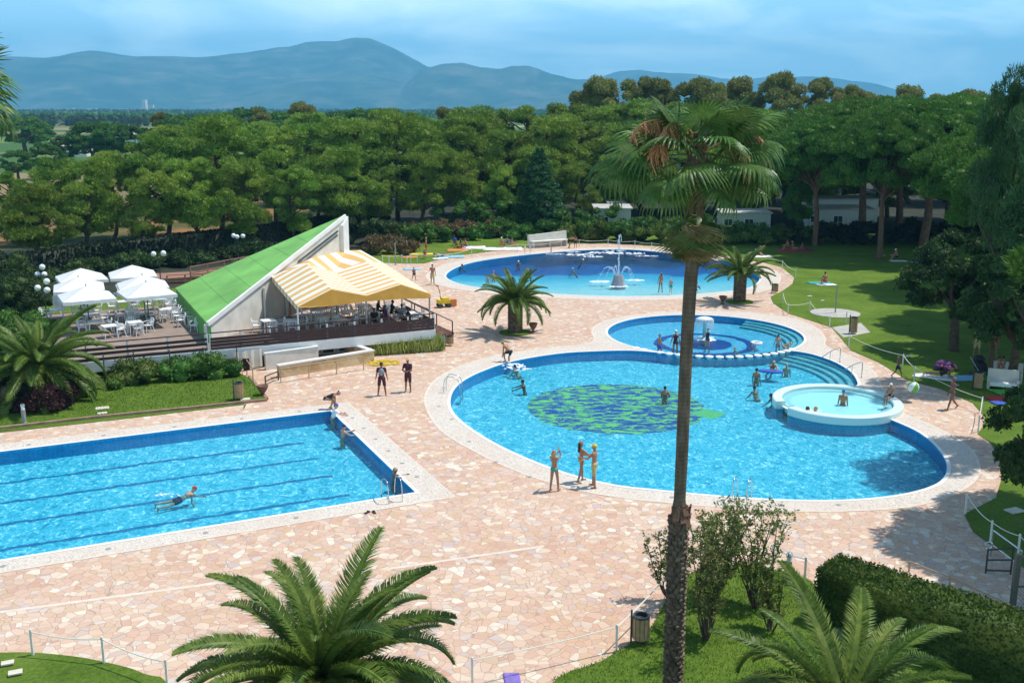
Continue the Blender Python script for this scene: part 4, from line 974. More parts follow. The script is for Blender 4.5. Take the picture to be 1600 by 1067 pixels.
def ladder(loc, rz, label, h=.85):
    e = empty('pool_ladder', loc, rz, label, 'ladder', 'steel pool ladders')
    for s in (-1, 1):
        x = s*.27; MB().tube(smooth_open([(x,-.75,0),(x,-.74,.45),(x,-.62,h-.05),(x,-.35,h),(x,-.02,h-.12),(x,.12,.35),(x,.14,-.2),(x,.12,-.9)], 5), .022, 8).build('handrail', M['metal'], e, True)
    for z in (-.15,-.42,-.7): MB().box((0,.12,z), (.5,.09,.03)).build('rung', M['metal'], e)
def aim(p, q): return math.atan2(q.y-p.y, q.x-p.x)-PI/2
g = G(712, 606); g = G(717, 612); ladder(g, aim(g, Vector((9.5,50.2,0))), 'steel ladder at the left edge of the round pool')
p = RP(-1.05, .02); ladder((p.x, p.y, 0), A0, 'steel ladder at the near corner of the lane pool')
g = G(1162, 777); ladder(g, aim(g, Vector((12.5,45,0))), 'steel ladder at the near edge of the round pool', .9)
g = G(824, 397); ladder(g, PI*.95, 'steel ladder at the far edge of the fountain pool', .8)
def steprail(a, b, label):
    e = empty('handrail', a, 0, label, 'rail'); a = Vector(a); b = Vector(b)-a
    MB().tube(smooth_open([(0,0,0),(0,0,.75),(b.x*.06,b.y*.06,.85),(b.x*.5,b.y*.5,.55),(b.x,b.y,.05)], 5), .025, 8).build('bar', M['metal'], e, True)
    MB().cyl((b.x*.55,b.y*.55,-.5), (b.x*.55,b.y*.55,.52), .02, .02, 6).build('post', M['metal'], e)
    MB().lathe([(.06,0),(.06,.015),(.03,.02)], n=12).build('foot_plate', M['metal'], e)
steprail(G(1312, 566), G(1284, 567, -.3), 'far steel handrail over the round pool steps'); steprail(G(1346, 590), G(1318, 588, -.3), 'near steel handrail over the round pool steps')

# fountain of the far pool
g = G(966, 446, -.1); e = empty('fountain', g, 0, 'grey cone fountain throwing jets in the far pool', 'fountain')
ht = at(966, 430, g.y).z-g.z
MB().lathe([(.62,-.9),(.62,0),(.36,ht),(.30,ht+.02),(.26,ht-.05),(0,ht-.05)], n=28).build('cone', pm('fountain_stone', (.34,.30,.33), .7, .2, 3), e)
h1 = at(966, 366, g.y).z-g.z
rr = random.Random(3)
m = MB()
for k in range(70):
    a = rr.uniform(0, 2*PI); r0 = rr.uniform(0,.06); s = rr.uniform(.02,.05); z = rr.uniform(ht, h1); w = .05+.16*((z-ht)/(h1-ht))
    m.sph((w*math.cos(a)*rr.random(), w*math.sin(a)*rr.random(), z), (s, s, s*rr.uniform(1.5,4)), 6, 4)
m.tube([(0,0,ht-.05),(0,0,h1*.75)], [.06,.03], 8); m.build('centre_jet', M['spray'], e, True)
for k in range(5):
    a = (PI*.98, PI*1.12, .25, -.35, 1.9)[k]; m = MB(); c, s = math.cos(a), math.sin(a); rch = (1.9, 1.3, 1.2, 1.5, 1.1)[k]
    q = []
    for i in range(15):
        t_ = i/14; q.append((c*(.2+rch*t_), s*(.2+rch*t_), max(.0, ht+1.6*t_*1.0-(ht+1.6)*t_*t_+.45*math.sin(PI*min(1, t_*1.3)))))
    for i in range(14):
        p0, p1 = Vector(q[i]), Vector(q[i+1])
        for j in range(5): p = p0.lerp(p1, rr.random())+Vector((rr.gauss(0,1), rr.gauss(0,1), rr.gauss(0,1)))*(.012+.05*i/14); m.sph(p, (.022,.022,.05), 5, 4)
    m.tube(q[:9], [.028-.002*i for i in range(9)], 5)
    m.build('jet', M['spray'], e, True)
def foam(u, v, rx, ry, label, n=60, mat='foam', z=-.085):
    g = G(u, v, z); m = MB()
    for i in range(n):
        a = rr.uniform(0, 2*PI); q = math.sqrt(rr.random()); s = rr.uniform(.04,.14)*min(1, ry)
        m.sph((q*rx*math.cos(a), q*ry*math.sin(a), 0), (s*2.2, s*1.3, .025), 7, 4)
    o = m.build('foam', M['foam']); o.location = g; o['kind'] = 'stuff'; return o
foam(937, 440, .9, .6, ''); foam(992, 438, .8, .5, ''); foam(966, 447, .9, .6, '')
for u, v, a, b in ((905,398,1.6,.7),(945,395,2.2,.9),(985,396,1.8,.7),(925,401,1.2,.5),(1010,400,1.3,.4),(960,391,1.6,.6),(868,397,1.2,.35),(893,394,1.1,.4)): foam(u, v, a*.9, b*1.0, '', 45)
foam(262, 773, .5, .22, '', 26); foam(803, 571, .7, .5, '', 40); foam(808, 576, .8, .4, '', 30); foam(1264, 641, .6, .3, '', 30, z=.2)
# mushroom fountain in the children's pool
g = G(1100, 528, -.1); e = empty('mushroom_fountain', g, 0, 'turquoise mushroom fountain spilling water in the small round pool', 'fountain')
hm = at(1100, 495, g.y).z-g.z; tq = pm('turquoise_paint', (.10,.42,.42), .4, .06, 3, 0)
MB().lathe([(.2,-.5),(.16,0),(.11,.1),(.10,hm-.2),(0,hm-.2)], n=16).build('stem', tq, e)
MB().lathe([(0,hm),(.25,hm-.02),(.45,hm-.08),(.52,hm-.16),(.1,hm-.2),(0,hm-.2)], n=28).build('cap', M['white_paint'], e, True)
m = MB()
for i in range(46):
    a = 2*PI*i/46+rr.uniform(-.05,.05); r0 = .5; q = [(math.cos(a)*(r0+.14*t), math.sin(a)*(r0+.14*t), hm-.1-.75*t*t) for t in (0,.3,.6,.8,1)]; m.tube(q, [.02,.025,.02,.015,.01], 5)
m.build('water_curtain', M['spray'], e, True)
foam(1100, 529, .75, .7, '', 50)

# beige windbreak bench wall at the far end
a, b = G(830, 388), G(889, 384); e = empty('windbreak', a, math.atan2(b.y-a.y, b.x-a.x), 'long beige sloping windbreak wall at the far pool edge', 'wall'); Lw = (b-a).length
hw = at(830, 369, a.y).z
MB().hull([(0,.6,hw),(Lw,.6,hw+.25),(Lw,.9,hw+.25),(0,.9,hw)], [(0,.45,0),(Lw,.45,0),(Lw,.9,0),(0,.9,0)]).build('back_panel', M['ivory'], e)
MB().box((Lw/2,.15,hw*.52), (Lw-.2,.7,.10)).build('seat', M['white_wall'], e)
for x in (.3, Lw/2, Lw-.3): MB().box((x,.2,hw*.23), (.15,.5,hw*.46)).build('support', M['ivory'], e)

# foreground right: turnstile, rails, green gate
g = G(1550, 900); e = empty('foot_shower_gate', G(1540, 895), 0, 'dark metal turnstile frame on the shaded paving at far right', 'turnstile'); o0 = e.location
def tb(pts, name='tube', mat='dark_metal', r=.03): MB().tube([Vector(p) for p in pts], r, 7).build(name, M[mat], e)
tb([(0,0,0),(0,0,.85)], 'upright'); tb([(.75,-.1,0),(.75,-.1,.95)], 'upright'); tb([(0,0,.8),(.75,-.1,.9)], 'bar'); tb([(0,0,.45),(.75,-.1,.5)], 'bar'); tb([(0,0,.1),(.75,-.1,.12)], 'bar')
m = MB(); m.tube([(.12*math.cos(t), 0, .95+.12*math.sin(t)) for t in np.linspace(0, 2*PI, 14)], .02, 6); m.build('ring_handle', M['metal'], e)
guard([G(1420, 893), G(1483, 918), G(1566, 957)], 'low pale pipe rail along the top of the big hedge', .35, False, 'tan_metal')
guard([G(1548, 868), G(1592, 902)], 'double steel pipe rail beside the turnstile', .9, True, 'metal')
e = empty('metal_gate', G(1580, 965), 0, 'dark green mesh gate at the right frame edge', 'gate')
for x in (0, 1.4): MB().box((x,0,1.0), (.14,.14,2.0)).build('post', M['green_metal'], e)
m = MB()
for z in (.1,1.0,1.9): m.box((.7,0,z), (1.3,.05,.06))
m.build('frame', M['green_metal'], e); m = MB()
for i in range(14): m.cyl((.08+.1*i-.3, 0, .1), (.08+.1*i+.6, 0, 1.0), .006, .006, 4); m.cyl((.08+.1*i+.6, .01, .1), (.08+.1*i-.3, .01, 1.0), .006, .006, 4)
m.build('mesh', M['green_metal'], e)

# toys, towels, bags
def towel(u, v, w, l, rz, mat, label, cat='towel', z=.035):
    n = 8; m = MB(); vs = [((i/n-.5)*w, (j/n-.5)*l, .012+.03*rr.random()) for j in range(n+1) for i in range(n+1)]
    m.add(vs, [(j*(n+1)+i, j*(n+1)+i+1, (j+1)*(n+1)+i+1, (j+1)*(n+1)+i) for j in range(n) for i in range(n)])
    o = m.build('towel' if cat == 'towel' else cat, M[mat], None, True); o.location = G(u, v, z); o.rotation_euler = (0,0,rz); solid(o, .012); return tag(o, label, cat)
towel(740, 387, 2.6, 2.2, .1, 'c_white', 'white towel right of the reclining group on the far lawn'); towel(714, 391, 2.2, 1.8, .1, 'c_orange', 'orange towel under the reclining group on the far lawn'); towel(785, 389, 4.2, 2.3, .05, 'c_white', 'large white towel under the seated pair on the far lawn')
towel(705, 401, 2.6, 1.6, .1, 'c_lblue', 'pale blue towel near the rope on the far lawn'); towel(610, 399, 1.9, 1.3, .2, 'c_yellow', 'yellow towel at the left end of the far lawn'); towel(658, 397, 2.4, 1.2, 0, 'c_yellow', 'pale yellow towel between the standing pair and rope'); towel(640, 402, 1.5, 1.0, .2, 'c_orange', 'small orange towel behind the rope fence'); towel(688, 404, 1.6, .9, .3, 'c_white', 'small white towel under the lying bather')
towel(1240, 392, 3.4, 2.4, .1, 'c_red', 'red blanket under the group on the right far lawn'); towel(1254, 391, 2.2, 1.4, .1, 'c_purple', 'purple blanket beside the red one on the right far lawn'); towel(1189, 401, 2.2, 1.4, .1, 'c_white', 'white towel behind the second small palm')
towel(1280, 442, 2.0, 1.0, .1, 'c_teal', 'teal towel in the middle of the right lawn'); towel(1291, 445, 1.6, .8, .1, 'c_white', 'white towel under the seated bather on the right lawn'); towel(1404, 408, 1.6, 1.0, .1, 'c_white', 'white towel at the foot of the far pine')
towel(1436, 410, 1.5, 1.0, .1, 'c_lblue', 'pale blue towel left of the dark oak'); towel(1460, 590, 2.2, .8, -.6, 'c_white', 'cream towel under the woman lying by the rope'); towel(1505, 591, 1.8, 1.1, .1, 'c_lblue', 'light blue towel beside the lying woman'); towel(1540, 590, 1.2, .8, .4, 'c_green', 'green cloth near the pushchair')
towel(1575, 612, 1.6, 1.2, .2, 'c_green', 'green towel at the right frame edge'); towel(1580, 622, 2.6, .9, .1, 'c_red', 'dark red towel at the right frame edge'); towel(1582, 629, 2.2, .6, .1, 'c_blue', 'blue and white towel below the dark red one'); towel(800, 1060, .42, .5, .1, 'c_violet', 'violet towel on the paving at the bottom frame edge', z=.0)
towel(644, 421, 1.6, .9, .1, 'c_lblue', 'pale blue mat on the paving by the far pool', 'mat', .01)
# beach ball
g = G(1425, 627, 0); m = MB()
for k in range(6):
    m.m = k % 2; n = 4
    for i in range(10):
        for j in range(n):
            t0, t1 = -PI/2+PI*i/10, -PI/2+PI*(i+1)/10; p0, p1 = 2*PI*(k*n+j)/24, 2*PI*(k*n+j+1)/24
            m.add([(.29*math.cos(t)*math.cos(p), .29*math.cos(t)*math.sin(p), .29*math.sin(t)) for t, p in ((t0,p0),(t0,p1),(t1,p1),(t1,p0))], [(0,1,2,3)])
o = m.build('beach_ball', [M['c_green'], M['c_white']], None, True); o.location = g+Vector((0,0,.75)); o.rotation_euler = (.4,.3,.2); tag(o, 'green and white beach ball flying beside the whirlpool', 'ball')
# toy cart by the stairs
e = empty('toy_cart', G(693, 480), .4, 'yellow toy cart parked right of the terrace steps', 'cart')
MB().box((0,0,.45), (.9,.6,.3)).box((.1,0,.65), (.5,.5,.15)).build('tub', M['c_yellow'], e); MB().tube([(-.2,0,.5),(-.3,0,1.3),(-.45,0,1.65)], .025, 6).build('handle', M['dark_metal'], e); MB().box((-.5,0,1.66), (.12,.5,.04)).build('grip', M['dark_metal'], e)
for x in (-.3,.35):
    for y in (-.33,.33): MB().cyl((x,y-.04,.16), (x,y+.04,.16), .16, .16, 14).build('wheel', M['dark_metal'], e)
MB().box((.75,.1,.3), (.5,.5,.5)).build('box', M['c_orange'], e)
# round mural board at the deck corner
e = empty('play_board', G(684, 535), .3, 'curved painted board in red and blue at the deck corner', 'board')
m = MB(); m.hull([(0+.55*math.cos(t), 0, .35+.75*math.sin(t)) for t in np.linspace(PI, 0, 12)], [(0+.55*math.cos(t), .08, .35+.75*math.sin(t)) for t in np.linspace(PI, 0, 12)]); m.build('panel', pm('board_paint', (.42,.22,.17), .6, .5, 4), e)
MB().box((0,-.01,.2), (1.0,.06,.36)).build('blue_band', M['c_lblue'], e)
# yellow hose
m = MB(); q = []
for i in range(110): a = i*.55; r = .55+.3*math.sin(i*.37+math.sin(i)); q.append((r*math.cos(a)*1.2+.2*math.sin(i*.21), r*.8*math.sin(a), .03+.012*(i % 5)))
m.tube(q, .022, 6); o = m.build('hose', M['c_yellow']); o.location = G(597, 568); tag(o, 'bright yellow hose coiled at the parapet corner', 'hose')
# sandals
for k, (dx, lb) in enumerate(((0, 'left dark sandal on the paving below the lane pool ladder'), (.24, 'right dark sandal on the paving below the lane pool ladder'))):
    m = MB(); m.prism([(-.05,-.14),(.05,-.14),(.045,0),(.055,.10),(0,.15),(-.05,.10),(-.045,0)], 0, .035); m.tube([(-.05,.02,.03),(-.02,.06,.07),(.03,.05,.07),(.05,.01,.03)], .012, 5)
    o = m.build('sandal', M['c_black']); g = G(574, 801); o.location = g+Vector((dx,.02*k,0)); o.rotation_euler = (0,0,-.5+.9*k); tag(o, lb, 'sandal')
# purple beach bags and pushchair, garden benches at right
for k, (u, v, s, lb) in enumerate(((1472,578,1,'left purple flowered inflatable on the right lawn'), (1482,579,.9,'right purple flowered inflatable on the right lawn'))):
    m = MB(); m.sph((0,0,.3*s), (.42*s,.3*s,.3*s), 14, 10); m.sph((.3*s,-.1,.2*s), .2*s, 10, 8); m.sph((-.3*s,-.1,.2*s), .2*s, 10, 8)
    e = empty('inflatable', G(u, v), .3*k, lb, 'inflatable', 'purple inflatables'); m.build('body', M['c_purple'], e, True)
    m = MB(); m.sph((.18*s,-.26*s,.36*s), .07, 8, 6); m.sph((-.15*s,-.26*s,.3*s), .08, 8, 6); m.sph((.3*s,-.28*s,.2*s), .06, 8, 6); m.build('flower_print', M['c_pink'], e)
e = empty('pushchair', G(1530, 588), .5, 'black pushchair standing under the dark tree', 'pushchair')
MB().hull([(-.25,-.2,.75),(.25,-.2,.75),(.25,.3,1.0),(-.25,.3,1.0)], [(-.22,-.35,.35),(.22,-.35,.35),(.22,.2,.4),(-.22,.2,.4)]).build('seat', M['c_black'], e); MB().sph((0,.1,.95), (.3,.35,.25), 12, 6, None, 0, 1).build('hood', M['c_black'], e)
for x in (-.25,.25):
    for y in (-.35,.35): MB().cyl((x-.02,y,.13), (x+.02,y,.13), .13, .13, 12).build('wheel', M['dark_metal'], e)
m = MB(); 
for x in (-.25,.25): m.tube([(x,-.35,.13),(x,.1,.6),(x,.5,1.05)], .015, 6)
m.build('frame', M['metal'], e)
def lounger(u, v, rz, label):
    e = empty('garden_sofa', G(u, v), rz, label, 'seat')
    MB().box((0,0,.3), (1.5,.7,.18)).build('seat', M['white_plastic'], e); MB().hull([(-.75,.34,1.0),(.75,.34,1.0),(.75,.44,1.0),(-.75,.44,1.0)], [(-.75,.24,.3),(.75,.24,.3),(.75,.34,.3),(-.75,.34,.3)]).build('backrest', M['ivory'], e)
    for x in (-.7,.7): MB().box((x,0,.3), (.12,.7,.6)).build('armrest', M['ivory'], e)
lounger(1572, 596, -.5, 'pale plastic sofa under the dark tree at right'); lounger(1566, 608, -.4, 'pale plastic bench in front of the seated pair at right')

# mobile homes behind the far hedge
def mobile_home(u0, u1, vb, vt, label, depth=3.2, roofc='concrete', wins=()):
    a, b = G(u0, vb), G(u1, vb); L_ = (b-a).length; h = at(u0, vt, a.y).z
    e = empty('mobile_home', a, math.atan2(b.y-a.y, b.x-a.x), label, 'mobile home', 'mobile homes among the trees')
    MB().box((L_/2, depth/2, h/2), (L_, depth, h)).build('wall', M['mh'], e)
    MB().hull([(-.2,-.25,h+.12),(L_+.2,-.25,h+.12),(L_+.2,depth+.25,h+.3),(-.2,depth+.25,h+.3)], [(-.2,-.25,h),(L_+.2,-.25,h),(L_+.2,depth+.25,h+.18),(-.2,depth+.25,h+.18)]).build('roof', M[roofc], e)
    for x, w in wins:
        f = MB().box((x*L_, -.02, h*.58), (w+.12, .06, .85)).build('window', M['white_paint'], e)
        for s in (-.25, .25): MB().box((x*L_+s*w, -.06, h*.58), (w*.44, .03, .72)).build('pane', M['glass_dark'], f)
M['mh'] = pm('mobile_home_panel', (.50,.55,.47), .7, .06, 1.5, 0)
mobile_home(862, 880, 368, 330, 'narrow mobile home end behind the conical fir', 8, wins=()); mobile_home(930, 985, 368, 327, 'pale mobile home with a double window left of the palm trunk', 3.4, wins=((.25,.9),))
mobile_home(1128, 1203, 366, 334, 'pale mobile home with windows just right of the palm skirt', 3.2, wins=((.12,1.0),(.55,1.0))); mobile_home(1262, 1362, 362, 328, 'pale mobile home behind the pines at right', 3.4, wins=((.1,1.0),(.46,1.1)))
mobile_home(1250, 1370, 352, 312, 'dark roofed mobile home farther back at right', 3.2, wins=((.3,1.1),)); mobile_home(950, 975, 352, 318, 'small mobile home farther back near the palm', 3, wins=((.5,.8),))
# far away buildings of the plain and the town
for k, (u, v, Y, w, h, d, lb) in enumerate([(118,230,330,9,3.2,6,'white low farm building among the trees at left'),(213,212,420,26,4,10,'long white farm shed left of the tall trees')]):
    p = at(u, v, Y); e = empty('farm_building', (p.x, Y, 0), 0, lb, 'building')
    MB().box((0,0,h/2), (w,d,h)).build('wall', M['white_wall'], e); MB().hull([(-w/2-.3,0,h+1),(w/2+.3,0,h+1),(w/2+.3,.02,h+1),(-w/2-.3,.02,h+1)], [(-w/2-.3,-d/2-.3,h),(w/2+.3,-d/2-.3,h),(w/2+.3,d/2+.3,h),(-w/2-.3,d/2+.3,h)]).build('roof', M['ivory'], e)
rt = random.Random(11)
for k in range(46):
    u = rt.choice((rt.uniform(25, 330), rt.uniform(60, 130), rt.uniform(170, 260))); Y = rt.uniform(3600, 5200); w = rt.uniform(15, 60); h = rt.uniform(7, 16)
    if k == 0: u, Y, w, h = 227, 4600, 16, 52
    if k == 1: u, Y, w, h = 237, 4650, 22, 30
    p = at(u, 175, Y); e = empty('town_building', (p.x, Y, 0), 0, ('tall pale tower block standing in the distant town' if k == 0 else 'mid-height block right beside the town tower' if k == 1 else 'distant pale town building on the plain, about %s hundred metres left of the tower' % ORD[0] if False else 'small pale building of the distant town at the mountain foot'), 'building', 'buildings of the distant town')
    MB().box((0,0,h/2), (w, rt.uniform(12, 30), h)).build('wall', M['white_wall'], e); MB().box((0,0,h+.4), (w+1, 20, .8)).build('roof', M['concrete' if rt.random() < .5 else 'stone_slab'], e)
# ------------------------------------------------------------------ foliage
npr = np.random.default_rng(5)
def norm(a): return a/np.maximum(np.linalg.norm(a, axis=1, keepdims=True), 1e-9)
def cards(C, A, hl, hw, jit=.0):
    """diamond leaf cards: centre C, long axis A, half length hl, half width hw"""
    n = len(C); A = norm(A); r = norm(np.cross(A, npr.normal(size=(n, 3))))
    hl = np.asarray(hl).reshape(-1, 1)*np.ones((n, 1)); hw = np.asarray(hw).reshape(-1, 1)*np.ones((n, 1))
    V = np.stack([C-A*hl, C+r*hw-A*hl*.1, C+A*hl, C-r*hw-A*hl*.1], 1).reshape(-1, 3)
    return V, np.arange(4*n).reshape(-1, 4)
def blob(c, r, seed, sub=2, amp=.18):
    import bmesh
    bm = bmesh.new(); bmesh.ops.create_icosphere(bm, subdivisions=sub, radius=1); g = np.random.default_rng(seed)
    ph = g.uniform(0, 6, 6); V = np.array([v.co[:] for v in bm.verts]); Fc = np.array([[v.index for v in f.verts] for f in bm.faces]); bm.free()
    d = 1+amp*(np.sin(V[:,0]*3+ph[0])*np.sin(V[:,1]*3.3+ph[1])+np.sin(V[:,2]*4+ph[2])*.7)
    return V*d[:,None]*np.array(r)+np.array(c), Fc
def join(parts):
    """list of (V,F4 or F3) -> one V,F4 (triangles repeated corner dropped into quads)"""
    Vs = []; Fs = []; b = 0
    for V, Fq in parts:
        if Fq.shape[1] == 3: Fq = np.concatenate([Fq, -np.ones((len(Fq), 1), int)], 1)
        Fs.append(np.where(Fq < 0, -1, Fq+b)); Vs.append(V); b += len(V)
    return np.concatenate(Vs), np.concatenate(Fs)
def foliage_mesh(name, parts, mat):
    V, Fq = join(parts); me = bpy.data.meshes.new(name); tri = Fq[:,3] < 0
    cnt = np.where(tri, 3, 4); li = Fq.ravel(); li = li[li >= 0]
    me.vertices.add(len(V)); me.vertices.foreach_set('co', V.astype(np.float32).ravel()); me.loops.add(len(li)); me.loops.foreach_set('vertex_index', li.astype(np.int32))
    me.polygons.add(len(cnt)); st_ = np.concatenate([[0], np.cumsum(cnt)[:-1]]).astype(np.int32); me.polygons.foreach_set('loop_start', st_)
    me.update(calc_edges=True); me.materials.append(mat); return me
def crown(lumps, dens, hl, hw, spread=.5, up=.3, core=.72, thr=-.55):
    parts = []
    for k, (c, r) in enumerate(lumps):
        c = np.array(c, float); r = np.array(r, float)*np.ones(3)
        n = int(dens*4*PI*(r.prod()**(2/3))); d = norm(npr.normal(size=(n*2, 3))); d = d[d[:,2] > thr][:n]
        f = npr.uniform(.74, 1.08, (len(d), 1)); P = c+d*r*f*(1+.12*np.sin(d[:,:1]*7+k)*np.sin(d[:,1:2]*6))
        A = d/r*r.mean()+npr.normal(size=d.shape)*spread+np.array([0, 0, up])
        parts.append(cards(P, A, npr.uniform(.6, 1.3, len(d))*hl, npr.uniform(.6, 1.3, len(d))*hw))
        if core: parts.append(blob(c-np.array([0, 0, r[2]*.08]), r*core, 100+k, 1))
    return parts
def limbs(pts_list, name, mat):
    m = MB()
    for pts, rad in pts_list: m.tube(pts, rad, 7, False)
    me = bpy.data.meshes.new(name); me.from_pydata(m.v, [], m.f); me.materials.append(mat); me.polygons.foreach_set('use_smooth', [True]*len(m.f)); return me
def bent(a, b, r0, r1, n=6, w=.25, rg=rnd):
    a = Vector(a); b = Vector(b); L_ = (b-a).length; o = [Vector((rg.uniform(-w, w), rg.uniform(-w, w), 0)) for _ in range(3)]
    return [a.lerp(b, t/n)+sum((o[k]*math.sin(PI*(k+1)*t/n)/(k+1) for k in range(3)), Vector())*L_*.25 for t in range(n+1)], [r0+(r1-r0)*t/n for t in range(n+1)]
VAR = {}
def addvar(kind, trunk, crn): VAR.setdefault(kind, []).append((trunk, crn))
# Aleppo pine: 10 m, lumpy cushions
for s in range(6):
    rg = random.Random(40+s); L_ = []; tr = []
    lean = Vector((rg.uniform(-1.2, 1.2), rg.uniform(-.8, .8), 0)); top = Vector((lean.x, lean.y, 7.2)); base_h = rg.uniform(2.0, 3.0)
    tr.append(bent((0,0,-.2), top, .24, .07, 8, .22, rg))
    n = rg.randint(38, 50); dirx = rg.uniform(0, 2*PI); asy = rg.uniform(.15, .45); hole = rg.uniform(0, 2*PI)
    for i in range(n):
        t = i/(n-1); z = base_h+.6+(9.3-base_h-.6)*t; R_ = 3.5*(max(.04, math.sin(PI*(.12+.80*t**.85))))**.7
        a = rg.uniform(0, 2*PI) if i % 2 else i*2.4; q = R_*rg.uniform(.35, 1)
        q *= 1+asy*math.cos(a-dirx); z += rg.uniform(-.5, .5)
        c = Vector((top.x*t+q*math.cos(a), top.y*t+q*math.sin(a), z)); r = rg.choice((.5, .75, 1.0, 1.3))*rg.uniform(.85, 1.15)*(1.05-.25*t)
        if abs(((a-hole+PI) % (2*PI))-PI) < .5 and t < .7: continue
        L_.append((c, (r*1.15, r*1.15, r*.72)))
        if i % 3 == 0: st0 = Vector((top.x*.6*t, top.y*.6*t, max(2.2, z-1.6))); tr.append(bent(st0, c, .09, .03, 4, .2, rg))
    addvar('pine', limbs(tr, 'trunk', M['bark_dark']), foliage_mesh('crown', crown(L_, 62, .20, .036, .8, .5, .58), M['pine']))
    if s < 3:
        L2 = [((c[0], c[1], 4.6+(c[2]-2.6)*.74), r_) for c, r_ in L_]; addvar('tpine', VAR['pine'][-1][0], foliage_mesh('crown', crown(L2, 75, .15, .03, .9, .45, .5), M['dpine']))
# umbrella pine: 13 m, flat dome
for s in range(3):
    rg = random.Random(60+s); L_ = []; tr = []
    tr.append(bent((0,0,-.2), (rg.uniform(-.6,.6), 0, 7.6), .34, .2, 8, .12, rg)); tp = Vector(tr[0][0][-1])
    for i in range(78):
        q = math.sqrt((i+.5)/78)*6.3; a = i*2.39996+rg.uniform(-.2,.2); z = 12.4-2.6*(q/6.3)**2.2+rg.uniform(-.35,.35)
        L_.append(((q*math.cos(a), q*math.sin(a), z), (1.05, 1.05, .62)))
        if i % 6 == 0: tr.append(bent(tp-Vector((0,0,rg.uniform(0,2.5))), (q*.8*math.cos(a), q*.8*math.sin(a), z-.7), .13, .04, 5, .15, rg))
    for i in range(52):
        a = i*2.39996; q = rg.uniform(3.4, 6.3); L_.append(((q*math.cos(a), q*math.sin(a), rg.uniform(7.0, 9.8)), (1.05,1.05,.62)))
    addvar('upine', limbs(tr, 'trunk', M['bark_red']), foliage_mesh('crown', crown(L_, 44, .17, .05, .5, .5, .75), M['upine']))
# eucalyptus: 15 m, open clumps
for s in range(4):
    rg = random.Random(80+s); L_ = []; tr = [bent((0,0,-.2), (rg.uniform(-1,1), 0, 12), .3, .08, 8, .2, rg)]
    for i in range(34):
        t = rg.random(); z = 4.5+10.2*t; R_ = 3.6*(1-.55*abs(t-.45)*2); a = rg.uniform(0, 2*PI); q = R_*rg.uniform(.2, 1)
        r = rg.uniform(.7, 1.3); c = (q*math.cos(a), q*math.sin(a), z); L_.append((c, (r, r, r*.85)))
        if i % 2 == 0: tr.append(bent((0,0,max(3, z-2.5)), c, .08, .02, 4, .2, rg))
    addvar('euc', limbs(tr, 'trunk', M['ivory'] if False else M['bark_dark']), foliage_mesh('crown', crown(L_, 40, .20, .07, .8, 0, .72), M['euc']))
# broad dark tree: 7 m
for s in range(3):
    rg = random.Random(90+s); L_ = []; tr = [bent((0,0,-.1), (-.2,0,2.3), .32, .24, 5, .1, rg)]
    for a in (0, 1.3, 2.4, 3.6, 5): tr.append(bent((-.2,0,2.1), (1.9*math.cos(a), 1.9*math.sin(a), 4.6), .15, .05, 5, .2, rg))
    for i in range(46):
        a = i*2.39996; t = rg.random(); z = 2.5+4.1*t; q = 3.1*math.sqrt(max(.05, 1-((t-.42)/.62)**2))*rg.uniform(.55, 1.0)
        r = rg.uniform(.5, .85); L_.append(((q*math.cos(a), q*math.sin(a), z), (r, r, r*.8)))
    addvar('oak', limbs(tr, 'trunk', M['bark_dark']), foliage_mesh('crown', crown(L_, 60, .12, .055, .9, 0, .7), M['oak']))
    addvar('broad', VAR['oak'][-1][0], foliage_mesh('crown', crown(L_, 48, .13, .06, .9, .1, .7), M['broad']))
# conical fir: 9 m
rg = random.Random(99); L_ = []
for i in range(90):
    t = (i+.5)/90; z = .8+8*t; q = 2.9*(1-t)**.8*rg.uniform(.55, 1); a = i*2.39996; r = .75*(1-t*.6); L_.append(((q*math.cos(a), q*math.sin(a), z), (r, r, r*.55)))
addvar('fir', limbs([bent((0,0,-.1), (0,0,8.5), .25, .04, 5, .02, rg)], 'trunk', M['bark_dark']), foliage_mesh('crown', crown(L_, 50, .14, .05, .4, -.1, .75), M['fir']))
HT = dict(pine=9.6, tpine=10.4, upine=13.0, euc=15.0, oak=7.0, broad=7.0, fir=9.2)
def place_tree(kind, u, vt, Y, label, w=1.0, var=None, rz=None, group=None, X=None, z0=0.0, mats=None):
    p = at(u, vt, Y); X = p.x if X is None else X; h = p.z-z0
    tr, cr = VAR[kind][(var if var is not None else rnd.randrange(len(VAR[kind])))]
    s = h/HT[kind]; e = empty({'pine':'pine_tree','tpine':'pine_tree','upine':'umbrella_pine','euc':'eucalyptus_tree','oak':'oak_tree','broad':'leafy_tree','fir':'fir_tree'}[kind], (X, Y, z0), rnd.uniform(0, 6.28) if rz is None else rz, label, 'tree', group)
    e.scale = (s*w, s*w, s); link('trunk', tr, e); link('crown', cr, e); return e
def vb2Y(vb): return G(800, vb).y
